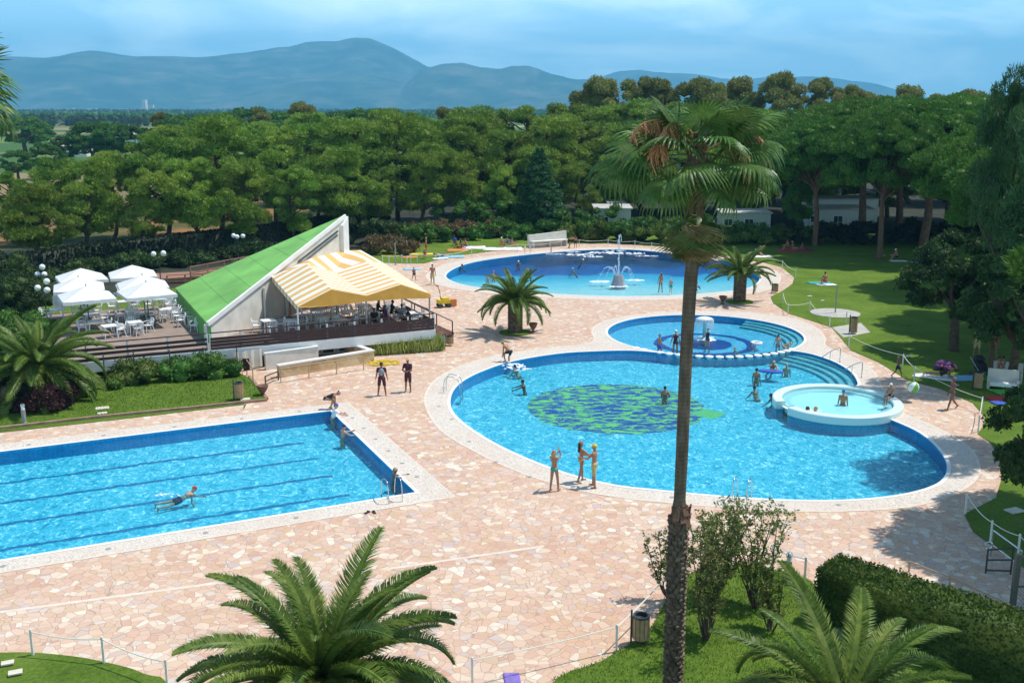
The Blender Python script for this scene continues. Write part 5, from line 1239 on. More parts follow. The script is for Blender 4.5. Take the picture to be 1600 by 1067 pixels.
# front row behind the cafe: u, v top, v base
rowA = [(-60,300,425,1.0),(45,288,418,1.15),(125,246,408,1.0),(212,262,404,.85),(300,250,397,.95),(385,252,390,.95),(455,262,383,.85),(520,232,372,1.1),(590,262,366,.9),(655,222,362,1.0),(722,240,358,.95),(790,262,357,.85)]
NM = 'lumpy olive pine, %s from the left in the %s'
for i, (u, vt, vb, w) in enumerate(rowA): place_tree('pine', u, vt, vb2Y(vb), NM % (ORD[i], 'front row behind the cafe'), w, i % 6, i*1.1, 'pine trees behind the cafe')
rowB = [(20,268,380),(80,250,380),(165,240,375),(250,212,372),(335,186,368),(425,196,362),(490,226,358),(555,190,352),(618,180,348),(690,204,344),(745,183,342),(830,230,345),(905,250,350)]
for i, (u, vt, vb) in enumerate(rowB): place_tree('pine', u, vt, vb2Y(vb), NM % (ORD[i], 'second row behind the cafe'), 1.05, (i+3) % 6, i*1.7, 'pine trees behind the cafe')
rowC = [(275,200,330),(380,190,326),(470,176,322),(540,186,320),(600,174,318),(660,184,316),(720,172,316),(775,180,316),(835,165,314),(880,165,312),(930,172,312),(985,160,310),(1045,166,310)]
for i, (u, vt, vb) in enumerate(rowC): place_tree('pine', u, vt, vb2Y(vb), NM % (ORD[i], 'third row, far behind the cafe'), 1.25, (i+1) % 6, i*2.3, 'pine trees behind the cafe')
rowD = [(780,208,335),(850,186,335),(905,190,330),(960,196,335),(1010,190,330),(1070,186,330),(1130,180,330),(1190,178,330),(1235,188,335)]
for i, (u, vt, vb) in enumerate(rowD): place_tree('pine', u, vt, vb2Y(vb), NM % (ORD[i], 'row behind the mobile homes'), 1.3, i % 6, i*1.3, 'pine trees behind the mobile homes')
rowE = [(1215,200,318),(1270,196,316),(1325,190,318),(1380,188,316),(1435,190,318),(1490,186,316),(1545,188,318),(1600,186,316),(1300,240,345),(1395,236,342),(1490,236,345),(1570,236,345),(1180,232,345),(1060,240,345),(975,240,345)]
for i, (u, vt, vb) in enumerate(rowE): place_tree('pine', u, vt, vb2Y(vb), 'dark pine seen between the umbrella pine trunks, %s of its row' % ORD[i], 1.5, i % 6, i*1.3, 'pine trees behind the umbrella pines')
place_tree('fir', 843, 226, vb2Y(366), 'dark conical fir in front of the pines left of the fountain', 1.15)
for i, (u, vt, vb, w) in enumerate([(1285,190,384,1.0),(1362,156,372,1.2),(1462,152,388,1.25),(1545,160,380,1.2),(1255,176,352,1.1),(1330,160,345,1.2),(1420,155,348,1.2),(1510,150,350,1.3),(1600,158,350,1.3)]):
    place_tree('upine', u, vt, vb2Y(vb), 'broad flat umbrella pine, %s from the left in the %s row at right' % (ORD[i if i < 4 else i-4], 'front' if i < 4 else 'back'), w, i % 3, i*1.9, 'umbrella pines on the right')
place_tree('upine', 1392, 175, vb2Y(405), 'umbrella pine with one thick dark trunk standing out on the right lawn', .8, 1, 2.0)
EU = [(700,172,300),(912,132,296),(935,120,297),(968,117,298),(1012,126,298),(1045,128,296),(1090,122,298),(1120,124,300),(1150,126,296),(1172,134,298),(1225,113,300),(1265,124,298),(1290,128,296),(1318,136,298),(1345,140,296),(1385,144,298),(1425,138,300),(1460,150,298),(1515,140,298),(480,160,280),(462,163,278),(408,170,270),(250,176,262),(1232,150,310)]
for i, (u, vt, vb) in enumerate(EU): place_tree('euc', u, vt, vb2Y(vb), 'yellowish eucalyptus on the skyline, %s counted from the left' % ORD[sorted(range(len(EU)), key=lambda k: EU[k][0]).index(i)], .95, i % 4, i*1.1, 'eucalyptus trees on the skyline')
BR = [(345,177,270,1.3),(385,170,262,1.3),(140,192,262,1.2),(170,190,262,1.1),(205,196,262,1.2),(275,182,262,1.2),(58,190,240,1.1),(35,184,242,1.5),(310,190,275,1.2),(100,212,262,1.0),(70,224,280,1.1),(25,236,285,1.2),(435,175,262,1.3),(520,176,262,1.3),(565,172,262,1.3),(330,178,250,1.2)]
for i, (u, vt, vb, w) in enumerate(BR): place_tree('broad', u, vt, vb2Y(vb), 'round bright green tree on the plain beyond the pines, %s from the left' % ORD[sorted(range(len(BR)), key=lambda k: BR[k][0]).index(i)], w, i % 3, i*1.1, 'round green trees on the plain')
# right hand dark trees
place_tree('oak', 1508, 362, vb2Y(548), 'large dark oak with lit edges on the right lawn', 1.0, 0, .5)
place_tree('oak', 1610, 350, vb2Y(520), 'dark oak at the right frame edge behind the large oak', 1.1, 1, 1.5)
place_tree('oak', 1600, 395, vb2Y(600), 'dark leafy tree at the right frame edge over the garden sofa', .85, 2, 2.2)
place_tree('oak', 1660, 590, 33.0, 'near dark tree cut off by the right frame edge', .75, 1, 3.0)
place_tree('broad', 1250, 284, vb2Y(374), 'slim bright green tree in front of the mobile homes at right', .55, 1, 1)
place_tree('broad', 1090, 312, vb2Y(372), 'leafy tree half hidden by the hanging palm skirt', .8, 2, 1)
place_tree('tpine', 1690, 84, 43.5, 'tall dark pine rising above the right frame edge', .58, 2, 1.2)
place_tree('tpine', 1600, 96, 54.0, 'blue-green pine at the right frame edge', .38, 1, 2.9)
# off-frame trees that shade the paving at right
place_tree('upine', 1800, 262, 33.0, 'umbrella pine outside the right edge that shades the paving', .95, 0, .3, None, 23.4)
for i, (x, y, h) in enumerate(((34.5,60,12),(36.5,70,13),(39.5,83,13.5),(45,96,13))):
    tr, cr = VAR['upine'][i%3]; e = empty('pine_tree', (x, y, 0), i*1.3, 'pine beyond the right frame edge shading the lawn, number %s from the camera' % ORD[i], 'tree', 'pines beyond the right edge'); e.scale = (h/13,)*3; link('trunk', tr, e); link('crown', cr, e)

# bushes / hedges made of leaf cards
def bushmesh(name, L_, mat, dens=70, hl=.10, hw=.05, core=.8): return foliage_mesh(name, crown(L_, dens, hl, hw, .9, .1, core, -.3), mat)
def bush(u, v, w, h, mat, label, name='bush', n=None, dens=55, hl=.11, hw=.05, d=None, z=0.0):
    g = G(u, v, z); rg = random.Random(int(u*7+v)); d = d or w*.8; n = n or max(5, int(w*2.5)); L_ = []
    for i in range(n):
        x = rg.uniform(-w/2, w/2); y = rg.uniform(-d/2, d/2); r = rg.uniform(.28, .42)*min(h, 1.6); zt = rg.uniform(.25, 1)*(h-r); L_.append(((x, y, max(r*.6, zt)), (r*1.2, r*1.2, r)))
    o = link(name, bushmesh(name, L_, M[mat], dens, hl, hw)); o.location = g; return tag(o, label, name.replace('_', ' '))
def hedge(a, b, w, h, mat, label, dens=260, hl=.06, hw=.035, name='hedge', z=0.0):
    a = Vector(a); b = Vector(b); L_ = (b-a).length; o = []
    faces = [((0,-w/2,0),(L_,0,0),(0,0,h),(0,-1,0)),((0,w/2,0),(L_,0,0),(0,0,h),(0,1,0)),((0,-w/2,h),(L_,0,0),(0,w,0),(0,0,1)),((0,-w/2,0),(0,w,0),(0,0,h),(-1,0,0)),((L_,-w/2,0),(0,w,0),(0,0,h),(1,0,0))]
    for p, e1, e2, nn in faces:
        p, e1, e2, nn = map(np.array, (p, e1, e2, nn)); n = int(dens*np.linalg.norm(e1)*np.linalg.norm(e2))
        s, t_ = npr.random((n, 1)), npr.random((n, 1)); C = p+e1*s+e2*t_+nn*(npr.normal(size=(n, 1))*.03+.025*np.sin(C_ if False else (s*L_*3))*np.sin(t_*5))
        o.append(cards(C, nn+npr.normal(size=(n, 3))*.9, npr.uniform(.7, 1.4, n)*hl, npr.uniform(.7, 1.4, n)*hw))
    V = np.array([(x, y, zz) for zz in (0, h-.05) for y in (-w/2+.05, w/2-.05) for x in (.05, L_-.05)]); o.append((V, np.array([(0,1,5,4),(2,6,7,3),(0,4,6,2),(1,3,7,5),(4,5,7,6)])))
    ob = link(name, foliage_mesh(name, o, M[mat])); ob.location = (a.x, a.y, z); ob.rotation_euler = (0,0,math.atan2(b.y-a.y, b.x-a.x)); return tag(ob, label, name.replace('_', ' '))
# big clipped hedge lower right: top front corner pixels
hz_ = 1.65
ha, hb = G(1345, 872, hz_), G(1680, 985, hz_)
hedge((ha.x-1.0, ha.y-.15, 0), (hb.x, hb.y-.55, 0), 1.5, hz_, 'hedge', 'big clipped green hedge at the lower right', 300, .055, .03)
hedge(G(-60, 640, .1), G(62, 632, .1), 2.2, 1.35, 'dhedge', 'dark clipped hedge at the left behind the lawn', 160, .07, .04)
hedge(G(70, 618, .1), G(112, 612, .1), 1.4, 1.5, 'dhedge', 'small dark hedge behind the left palm trunk', 160, .07, .04)
bush(68, 640, 2.4, 1.5, 'purple_leaf', 'round purple-leaved bush under the left palm', n=14, dens=130, hl=.07, hw=.045, d=1.8)
bush(103, 628, 1.2, .9, 'hedge', 'small grey-green bush right of the purple bush', n=7, dens=120, hl=.07)
for i, (u, v, w, h) in enumerate([(200,600,3.5,1.5),(262,596,4,1.5),(300,592,3.5,1.6),(335,589,2.4,1.1)]): bush(u, v, w, h, 'broad' if i != 0 else 'myrtle', 'leafy climber on the wire fence, %s from the left' % ORD[i], 'climbing_plant', n=10, dens=26, hl=.10, hw=.05, d=.8)
bush(146, 606, 3.2, 1.0, 'hedge', 'low rough bush at the right of the left palm')
for i, (u, v, w, h) in enumerate([(10,500,5,3.2),(50,480,4,2.8),(-10,455,6,3.5),(45,545,4,2.2),(5,560,4.5,2.0)]): bush(u, v, w, h, 'oak' if i < 3 else 'broad', 'dense dark shrub left of the parasols, %s in the cluster' % ORD[i], 'shrub', n=22, dens=40, d=4)
# dark hedge belt behind the cafe, and shrub belt of the far lawn
belt = [(25,440),(150,418),(270,404),(400,388),(520,368),(600,352)]
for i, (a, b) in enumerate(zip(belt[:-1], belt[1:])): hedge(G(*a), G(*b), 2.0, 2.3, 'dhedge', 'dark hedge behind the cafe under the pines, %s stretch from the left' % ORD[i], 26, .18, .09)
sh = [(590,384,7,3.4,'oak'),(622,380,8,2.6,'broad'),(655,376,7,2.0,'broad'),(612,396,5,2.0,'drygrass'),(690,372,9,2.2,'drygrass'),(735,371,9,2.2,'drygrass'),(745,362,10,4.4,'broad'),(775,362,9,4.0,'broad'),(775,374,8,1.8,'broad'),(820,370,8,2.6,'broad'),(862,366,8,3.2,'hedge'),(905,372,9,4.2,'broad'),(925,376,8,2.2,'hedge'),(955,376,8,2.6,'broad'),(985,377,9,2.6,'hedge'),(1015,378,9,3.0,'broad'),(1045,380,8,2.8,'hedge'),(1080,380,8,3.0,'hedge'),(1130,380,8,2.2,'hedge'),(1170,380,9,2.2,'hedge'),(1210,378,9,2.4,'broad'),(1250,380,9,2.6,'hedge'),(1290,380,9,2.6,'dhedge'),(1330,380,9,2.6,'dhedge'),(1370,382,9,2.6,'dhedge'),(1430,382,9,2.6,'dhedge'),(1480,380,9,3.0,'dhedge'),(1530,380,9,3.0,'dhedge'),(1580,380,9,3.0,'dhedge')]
cw = {'oak':'dark green','broad':'bright green','drygrass':'dry reddish','hedge':'mid green','dhedge':'very dark'}
for i, (u, v, w, h, mt) in enumerate(sh): bush(u, v, w, h, mt, '%s shrub in the belt behind the far lawn, %s from the left' % (cw[mt], ORD[i]), 'shrub', n=24, dens=20, hl=.17, hw=.08, d=4)
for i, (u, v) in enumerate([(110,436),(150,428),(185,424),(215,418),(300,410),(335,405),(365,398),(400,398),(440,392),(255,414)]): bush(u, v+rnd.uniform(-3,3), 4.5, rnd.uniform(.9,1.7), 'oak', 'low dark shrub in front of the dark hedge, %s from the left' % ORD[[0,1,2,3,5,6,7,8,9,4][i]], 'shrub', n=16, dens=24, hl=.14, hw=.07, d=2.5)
def blades(name, poly, z, n, h=.07, w=.012, mat='grass'):
    P = np.array([p[:2] for p in poly]); lo, hi = P.min(0), P.max(0); C = []
    while len(C) < n:
        x, y = rnd.uniform(lo[0], hi[0]), rnd.uniform(lo[1], hi[1])
        if inside((x, y), poly): C.append((x, y, z))
    C = np.array(C); A = np.stack([npr.normal(0, .4, n), npr.normal(0, .4, n), np.ones(n)], 1); hh = npr.uniform(.5, 1.2, n)*h/2; C[:,2] += hh*.8
    o = link('grass', foliage_mesh('grass', [cards(C, A, hh, w)], M['blade'])); o['kind'] = 'stuff'
M['blade'] = leafmat('grass_blades', (.05,.10,.012), (.11,.19,.02), (.22,.29,.05), 3)
blades('grass', isl, .06, 42000, .09, .012); blades('grass', lawnL, .10, 22000, .09, .014)
def fringe(poly, z, step=.03, h=.09):
    C = []; n = len(poly)
    for i in range(n):
        a, b = Vector(poly[i][:2]), Vector(poly[(i+1) % n][:2]); L_ = (b-a).length; k = int(L_/step)
        for j in range(k):
            p = a.lerp(b, rnd.random()); q = .05+.06*math.sin(p.x*2.1)*math.sin(p.y*1.7)
            C.append((p.x+rnd.gauss(0,.05), p.y+rnd.gauss(0,.05), z))
    C = np.array(C); n = len(C); A = np.stack([npr.normal(0, .7, n), npr.normal(0, .7, n), np.ones(n)], 1); hh = npr.uniform(.5, 1.3, n)*h/2; C[:,2] += hh*.6
    o = link('grass', foliage_mesh('grass', [cards(C, A, hh, .016)], M['blade'])); o['kind'] = 'stuff'
fringe(isl, .03)
# reed bed in front of the cafe
g0 = G(575, 560); parts = []; C = []; A = []
N = 2600; s = npr.random(N); w_ = npr.random(N); pa_, pb_ = G(580, 557), G(696, 549); dv = np.array(pb_-pa_); nv = np.array([-dv[1], dv[0], 0])/np.linalg.norm(dv)
C = np.array(pa_)+s[:,None]*dv+nv*(w_[:,None]*1.7); A = np.stack([npr.normal(0, .35, N), npr.normal(0, .35, N), np.ones(N)], 1); hl = npr.uniform(.3, .58, N)
C[:,2] = hl*.85; o = link('reed_bed', foliage_mesh('reed_bed', [cards(C, A, hl, .035)], M['reed'])); tag(o, 'striped yellow-green reeds growing below the terrace edge', 'reeds', kind='stuff')
# crape myrtles on the island lawn
def myrtle(u, v, h, label, seed, z=.06, spread=.9, n=9, lean=0):
    g = G(u, v, z); rg = random.Random(seed); e = empty('myrtle_shrub', g, 0, label, 'shrub', 'thin multi-stemmed shrubs on the island lawn'); tr = []; C = []; A = []
    for i in range(n):
        a = rg.uniform(0, 2*PI); q = rg.uniform(.35, 1.1)*spread; top = Vector((q*math.cos(a)+lean, q*math.sin(a), h*rg.uniform(.72, 1)))
        pts, rad = bent((0.05*math.cos(a),0.05*math.sin(a),0), top, .03, .006, 10, .3, rg); tr.append((pts, rad))
        for j in range(3, 11):
            for b in range(4):
                bd = Vector((rg.gauss(0, 1), rg.gauss(0, 1), rg.uniform(.2, 1.2))).normalized()*rg.uniform(.12, .36)*h/2.6
                p0 = pts[j]; tr.append(([p0, p0+bd], [.006, .003]))
                for t_ in range(9): f = rg.uniform(.3, 1.15); C.append(p0+bd*f+Vector((rg.gauss(0,.035), rg.gauss(0,.035), rg.gauss(0,.035)))); A.append(bd.normalized()+Vector((rg.gauss(0,.8), rg.gauss(0,.8), rg.gauss(0,.5))))
    link('stems', limbs(tr, 'stems', M['bark_dark']), e); V = np.array([c[:] for c in C]); A = np.array([a[:] for a in A])
    link('foliage', foliage_mesh('foliage', [cards(V, A, npr.uniform(.035, .065, len(V)), npr.uniform(.018, .030, len(V)))], M['myrtle']), e)
myrtle(1103, 1000, 3.6, 'tall thin shrub just right of the palm trunk, nearest the camera', 1, spread=1.25, n=13); myrtle(1045, 935, 2.3, 'thin shrub mostly hidden behind the tall palm trunk', 2, spread=.9, n=7); myrtle(1180, 950, 3.2, 'tall thin shrub in the middle of the island lawn', 3, spread=1.1, n=11, lean=.1)
myrtle(1205, 985, 1.9, 'small sparse shrub at the right of the island lawn group', 4, spread=.5, n=6); myrtle(1120, 930, 2.7, 'thin shrub behind the others at the lawn edge', 5, spread=.7, n=9)

# ------------------------------------------------------------------ date palms
def frond_mesh(L_, arch, seed, nl=100, ll=.42):
    rg = random.Random(seed); m = MB(); pts = []
    p = Vector((0,0,0)); ang = 0
    N = 26
    for i in range(N+1):
        t = i/N; pts.append(p.copy()); ang = -arch*(t**1.5); p = p+Vector((math.cos(ang), .0+.05*math.sin(seed)*t, math.sin(ang)))*L_/N
    m.tube(pts, [.035*(1-.85*i/N)+.004 for i in range(N+1)], 5, False)
    for i in range(nl):
        t = .10+.90*i/nl; k = t*N; j = min(N-1, int(k)); q = pts[j].lerp(pts[j+1], k-j); d = (pts[j+1]-pts[j]).normalized(); up = Vector((0,1,0)).cross(d)*-1
        l = ll*(math.sin(PI*min(1, .18+t*.80))**.6)*rg.uniform(.88, 1.08)
        for s in (-1, 1):
            v = (d*rg.uniform(.55,.75)+Vector((0,s,0))*rg.uniform(.75,.9)+up*rg.uniform(.15,.5)).normalized(); tip = q+v*l+Vector((0,0,-.10*l)); mid = q+v*l*.55+Vector((0,0,.02))
            w = d*.0052; m.add([q-w*.6, mid-w, tip, mid+w, q+w*.6], [(0,1,2,3,4)])
    me = bpy.data.meshes.new('frond'); me.from_pydata(m.v, [], m.f); me.materials.append(M['date']); return me
FR = [frond_mesh(1, a, s, 112, .145) for s, a in enumerate((.7, 1.1, 1.5, 2.0))]
def date_palm(loc, label, th, tr, fl, n, seed, lo=-.35, hi=1.35, ground=None, dead=True):
    rg = random.Random(seed); e = empty('date_palm', loc, 0, label, 'palm tree', 'short feather palms round the pools')
    m = MB(); prof = [(0, tr*1.0), (.3, tr*1.08), (th*.6, tr*1.0), (th, tr*1.12), (th+.25, tr*.7)]
    N = 18; m.lathe([(r, z) for z, r in prof]+[(0, th+.3)], n=N)
    k = 0; z = .15
    while z < th+.15:
        for i in range(11):
            a = 2*PI*i/11+(k % 2)*PI/11; r = tr*1.03; c = Vector((r*math.cos(a), r*math.sin(a), z)); m.box(c, (.10, .13, .16), M=(Matrix.Rotation(a, 3, 'Z')@Matrix.Rotation(.5, 3, 'Y')))
        k += 1; z += .17
    m.build('trunk', M['pboots'], e)
    for i in range(n):
        t = (i+.5)/n; el = hi-(hi-lo)*t**.85+rg.uniform(-.08,.08); a = i*2.39996+rg.uniform(-.2,.2); L_ = fl*rg.uniform(.88, 1.08)*(1 if t > .12 else .8)
        c = link('frond', FR[min(3, int((1-t)*.0+rg.choice((0,1,1,2,2,3)) if t > .3 else rg.choice((0,1))))], e)
        c.location = (tr*.35*math.cos(a), tr*.35*math.sin(a), th+.2); c.rotation_euler = Euler((rg.uniform(-.35,.35), -el, a), 'XYZ'); c.scale = (L_, L_, L_)
    return e
gp = at(500, 1052, 19.5); date_palm((gp.x, gp.y, 0), 'large feather palm in the foreground left of centre', gp.z-.3, .36, 3.35, 58, 3, -.35, 1.4)
gp = at(1322, 1098, 18.0); date_palm((gp.x, gp.y, 0), 'large feather palm in the foreground at lower right', gp.z-.3, .36, 3.2, 46, 8, -.35, 1.15)
g = G(805, 520); date_palm((g.x, g.y, 0), 'small feather palm in a round grass bed in front of the cafe', 1.95, .42, 2.75, 44, 5, -.15, 1.4)
st(region('lawn', [circle((g.x, g.y), 1.05, 40)], [], .07, M['grass'], th=.07))
g = G(1155, 472); date_palm((g.x, g.y, 0), 'small feather palm in a round grass bed between the pools', 1.9, .42, 2.9, 34, 6, .1, 1.45)
st(region('lawn', [circle((g.x, g.y), 1.05, 40)], [], .07, M['grass'], th=.07))
g = G(62, 622, .1); date_palm((g.x, g.y, .1), 'bushy feather palm at the left beside the terrace', 1.5, .42, 3.9, 56, 9, -.4, 1.35)

# ------------------------------------------------------------------ fan palms
def fan_mesh(seed, droop, nseg=34, mat='fan'):
    """petiole along +X length 1 then a pleated fan blade of radius ~1"""
    rg = random.Random(seed); m = MB(); pts = [Vector((t*.95, 0, -.05*t*t)) for t in np.linspace(0, 1, 6)]
    m.tube(pts, [.03,.028,.024,.02,.018,.018], 5, False); h = pts[-1]
    span = R(128); da = 2*span/(nseg-1)
    for i in range(nseg):
        a = -span+da*i; l = .95*(1-.22*(abs(a)/span)**2)*rg.uniform(.9, 1.06); tw = rg.uniform(.7, 1.3); prev = None; K = 7
        for k in range(K+1):
            t = k/K; q = max(0, t-.5)/.5
            rr_ = l*(min(t, .5)+.5*q*(1-.45*min(1, droop)*q)); z = .10*math.cos(a*.6)*t-.22*abs(math.sin(a*.75))*t-.10*droop*t-.42*droop*tw*q**1.4
            wd = (math.tan(da*.52)*rr_ if t < .56 else math.tan(da*.52)*l*.56*max(.04, 1-((t-.56)/.44)**1.3))
            c = h+Vector((math.cos(a)*rr_, math.sin(a)*rr_, z)); n_ = Vector((-math.sin(a), math.cos(a), 0)); fo = .35*wd
            cur = (c-n_*wd-Vector((0,0,fo)), c+Vector((0,0,fo)), c+n_*wd-Vector((0,0,fo)))
            if prev: m.add([*prev, *cur], [(0,1,4,3),(1,2,5,4)])
            prev = cur
    me = bpy.data.meshes.new('fan_leaf'); me.from_pydata(m.v, [], m.f); me.materials.append(M[mat]); return me
FANS = [fan_mesh(1, .25), fan_mesh(2, .6), fan_mesh(3, .95)]; FDRY = [fan_mesh(4, 1.1, 30, 'fan_dry'), fan_mesh(5, 1.3, 30, 'fan_dry')]
def fan_palm(base, axis, label, seed, leaves, skirt, radf):
    """axis: list of (point,radius) of the trunk"""
    rg = random.Random(seed); e = empty('fan_palm', base, 0, label, 'palm tree'); b = Vector(base)
    m = MB(); m.tube([Vector(p)-b for p, r in axis], [r for p, r in axis], 16); tk = m.build('trunk', M['ptrunk'], e, True)
    top = Vector(axis[-1][0])-b
    for i, (az, el, pl, bl, kind, dz) in enumerate(leaves+skirt):
        me = (FANS if kind < 3 else FDRY)[kind % 3 if kind < 3 else kind-3]
        c = link('fan_leaf' if kind < 3 else 'dead_fan_leaf', me, e); c.location = top+Vector((.1*math.cos(az), .1*math.sin(az), dz)); c.rotation_euler = Euler((rg.uniform(-.5,.5), -el, az), 'XYZ'); c.scale = (pl, bl, bl)
    return e, top, tk
YP = 22.0
def pxt(u, v): return at(u, v, YP)
ax = [(Vector((pxt(1050,1110).x, YP, 0)), .27)]+[(pxt(u, v), r) for u, v, r in ((1052,1067,.17),(1054,1000,.175),(1056,930,.175),(1060,860,.18),(1061,812,.19),(1061,797,.17),(1062,780,.135),(1066,700,.14),(1070,600,.14),(1074,520,.14),(1079,440,.145),(1083,400,.15),(1086,340,.16),(1088,290,.17),(1089,245,.20),(1089,225,.12))]
rg = random.Random(21); lv = []
for i in range(24):
    t = (i+.5)/24; el = 1.1-1.35*t; az = i*2.39996+.4; k = .62+.60*t; lv.append((az, el+rg.uniform(-.15,.15), k*rg.uniform(.9,1.2), rg.uniform(.85,1.05), 0 if t < .4 else (1 if t < .75 else 2), rg.uniform(-.25,.1)))
for az in (PI*.98, .1, PI*.8, -.4, PI*1.25, .75, -1.3): lv.append((az, -.35+rg.uniform(-.15,.1), rg.uniform(.95,1.15), rg.uniform(.7,.85), 2, -.3))
sk = []
for i in range(12): sk.append((i*2.39996, -.95-rg.uniform(0,.3), rg.uniform(.38,.52), rg.uniform(.85,1.0), rg.choice((2,2,2,3)), -1.15-.5*(i/12)+rg.uniform(-.1,.1)))
for i in range(12): sk.append((i*2.39996+1, -1.30, rg.uniform(.25,.35), rg.uniform(.75,.9), rg.choice((2,2,3,4)), -1.75+rg.uniform(-.2,.15)))
fp, top, tk = fan_palm(ax[0][0], ax, 'tall fan palm rising in the foreground right of centre', 21, lv, sk, 1)
# boots on the lower trunk, torn collar, inflorescences
m = MB(); b0 = Vector(ax[0][0])
z = 1.0; k = 0
zc = pxt(1061, 806).z
while z < zc:
    for i in range(9):
        a = 2*PI*(i+.5*(k % 2))/9; tt = min(1, z/zc); cx = ax[0][0].x+(pxt(1060, 820).x-ax[0][0].x)*tt-b0.x; r = .185
        c = Vector((cx+r*math.cos(a), r*math.sin(a), z)); Mx = Matrix.Rotation(a, 3, 'Z')@Matrix.Rotation(.45, 3, 'Y')@Matrix.Rotation(rg.uniform(-.5,.5), 3, 'X'); m.box(c, (.05, .10, .19), M=Mx)
    k += 1; z += .13
m.build('boots', M['pboots'], fp)
m = MB(); cc = pxt(1062, 800)-b0
for i in range(26): a = rg.uniform(0, 2*PI); r = rg.uniform(.13,.25); Mx = Matrix.Rotation(a, 3, 'Z')@Matrix.Rotation(rg.uniform(-.5,.4), 3, 'Y'); m.box(cc+Vector((r*math.cos(a), r*math.sin(a), rg.uniform(-.28,.12))), (.04,.14,.26), M=Mx)
m.build('torn_collar', M['bark_red'], fp)
m = MB()
for i in range(60): a = rg.uniform(0, 2*PI); zz = rg.uniform(-1.6,.1); r = .17; Mx = Matrix.Rotation(a, 3, 'Z')@Matrix.Rotation(rg.uniform(-.2,.5), 3, 'Y'); m.box(top+Vector((r*math.cos(a), r*math.sin(a), zz)), (.03,.09,.30), M=Mx)
m.build('leaf_bases', M['bark_red'], fp)
for (az, ln, dz) in ((PI*1.06, 1.45, .15), (-.25, 1.4, .0), (-2.4, 1.2, .1), (-.6, 1.2, -.3), (PI*1.2, 1.3, -.1)):
    m = MB(); c, s = math.cos(az), math.sin(az); q = smooth_open([top+Vector((0,0,dz)), top+Vector((c*.5,s*.5,dz+.32)), top+Vector((c*ln*.8,s*ln*.8,dz+.28)), top+Vector((c*ln,s*ln,dz-.1))], 5); m.tube(q, .02, 5)
    for i in range(120):
        p = q[rg.randrange(7, len(q))]; d_ = Vector((rg.gauss(0,.10), rg.gauss(0,.10), -rg.uniform(.12,.42))); m.tube([p, p+d_*.5+Vector((rg.gauss(0,.03),0,.03)), p+d_], .011, 3, False)
    m.build('flower_stalk', M['inflor'], fp)
for (u, v0, v1, u1) in ((1060,240,146,1062),(1085,240,148,1084)):
    m = MB(); m.tube([pxt(u, v0)-b0, pxt((u+u1)/2, (v0+v1)/2)-b0, pxt(u1, v1)-b0], [.03,.025,.005], 5); m.build('spear_leaf', M['fan'], fp)
# second fan palm at the left frame edge
YQ = 19.0; tp = at(-140, 135, YQ); base = Vector((tp.x, YQ, 0)); lv = []
for i in range(26): t = (i+.5)/26; lv.append((i*2.39996+.3, 1.1-1.8*t, rg.uniform(1.0,1.15), rg.uniform(.9,1.05), 0 if t < .4 else (1 if t < .65 else 2), rg.uniform(-.1,.1)))
lv.append((-.1, .25, .95, .95, 1, 0)); lv.append((.25, -.2, 1.0, .9, 1, 0))
sk = [(i*2.39996, -1.25, .6, .95, rg.choice((3,4)), -.75+rg.uniform(-.3,.2)) for i in range(16)]
fan_palm(base, [(base, .25), (Vector((tp.x, YQ, tp.z*.5)), .17), (tp, .18)], 'fan palm mostly outside the left frame edge', 31, lv, sk, 1)
# ------------------------------------------------------------------ people
PENDING = []                      # (object, [(side, matrix, scale)...])
def RX(a): return Matrix.Rotation(a, 3, 'X')
def RY(a): return Matrix.Rotation(a, 3, 'Y')
def RZ(a): return Matrix.Rotation(a, 3, 'Z')
def cap(m, a, b, r0, r1, n=10):
    m.tube([a, b], [r0, r1], n); m.sph(a, r0, n, 6); m.sph(b, r1, n, 6)
def hand_mb(side):
    m = MB(); k = -side                                   # palm faces k on X (towards the body)
    m.sph((0,0,-.045), (.016,.038,.052), 12, 8); cap(m, (0,0,.01), (0,0,-.03), .024, .024)
    for j, (y, L_) in enumerate(((.029,.072),(.010,.080),(-.010,.074),(-.028,.058))):
        p0 = Vector((0, y, -.082)); p1 = p0+Vector((k*.006, y*.1, -L_*.45)); p2 = p1+Vector((k*.014, 0, -L_*.3)); p3 = p2+Vector((k*.016, 0, -L_*.2))
        for a, b, r in ((p0+Vector((0,0,.03)), p0, .0095), (p0, p1, .0092), (p1, p2, .0085), (p2, p3, .0078)): cap(m, a, b, r, r*.95, 8)
    t0 = Vector((0,.030,-.030)); t1 = t0+Vector((k*.012,.024,-.028)); t2 = t1+Vector((k*.012,.012,-.030)); cap(m, t0, t1, .013, .011, 8); cap(m, t1, t2, .011, .009, 8)
    return m
HANDOBJ = {}
for sd_ in (-1, 1):
    o = hand_mb(sd_).build('handtmp', M['s_tan']); md = o.modifiers.new('r', 'REMESH'); md.mode = 'VOXEL'; md.voxel_size = .0055; HANDOBJ[sd_] = o
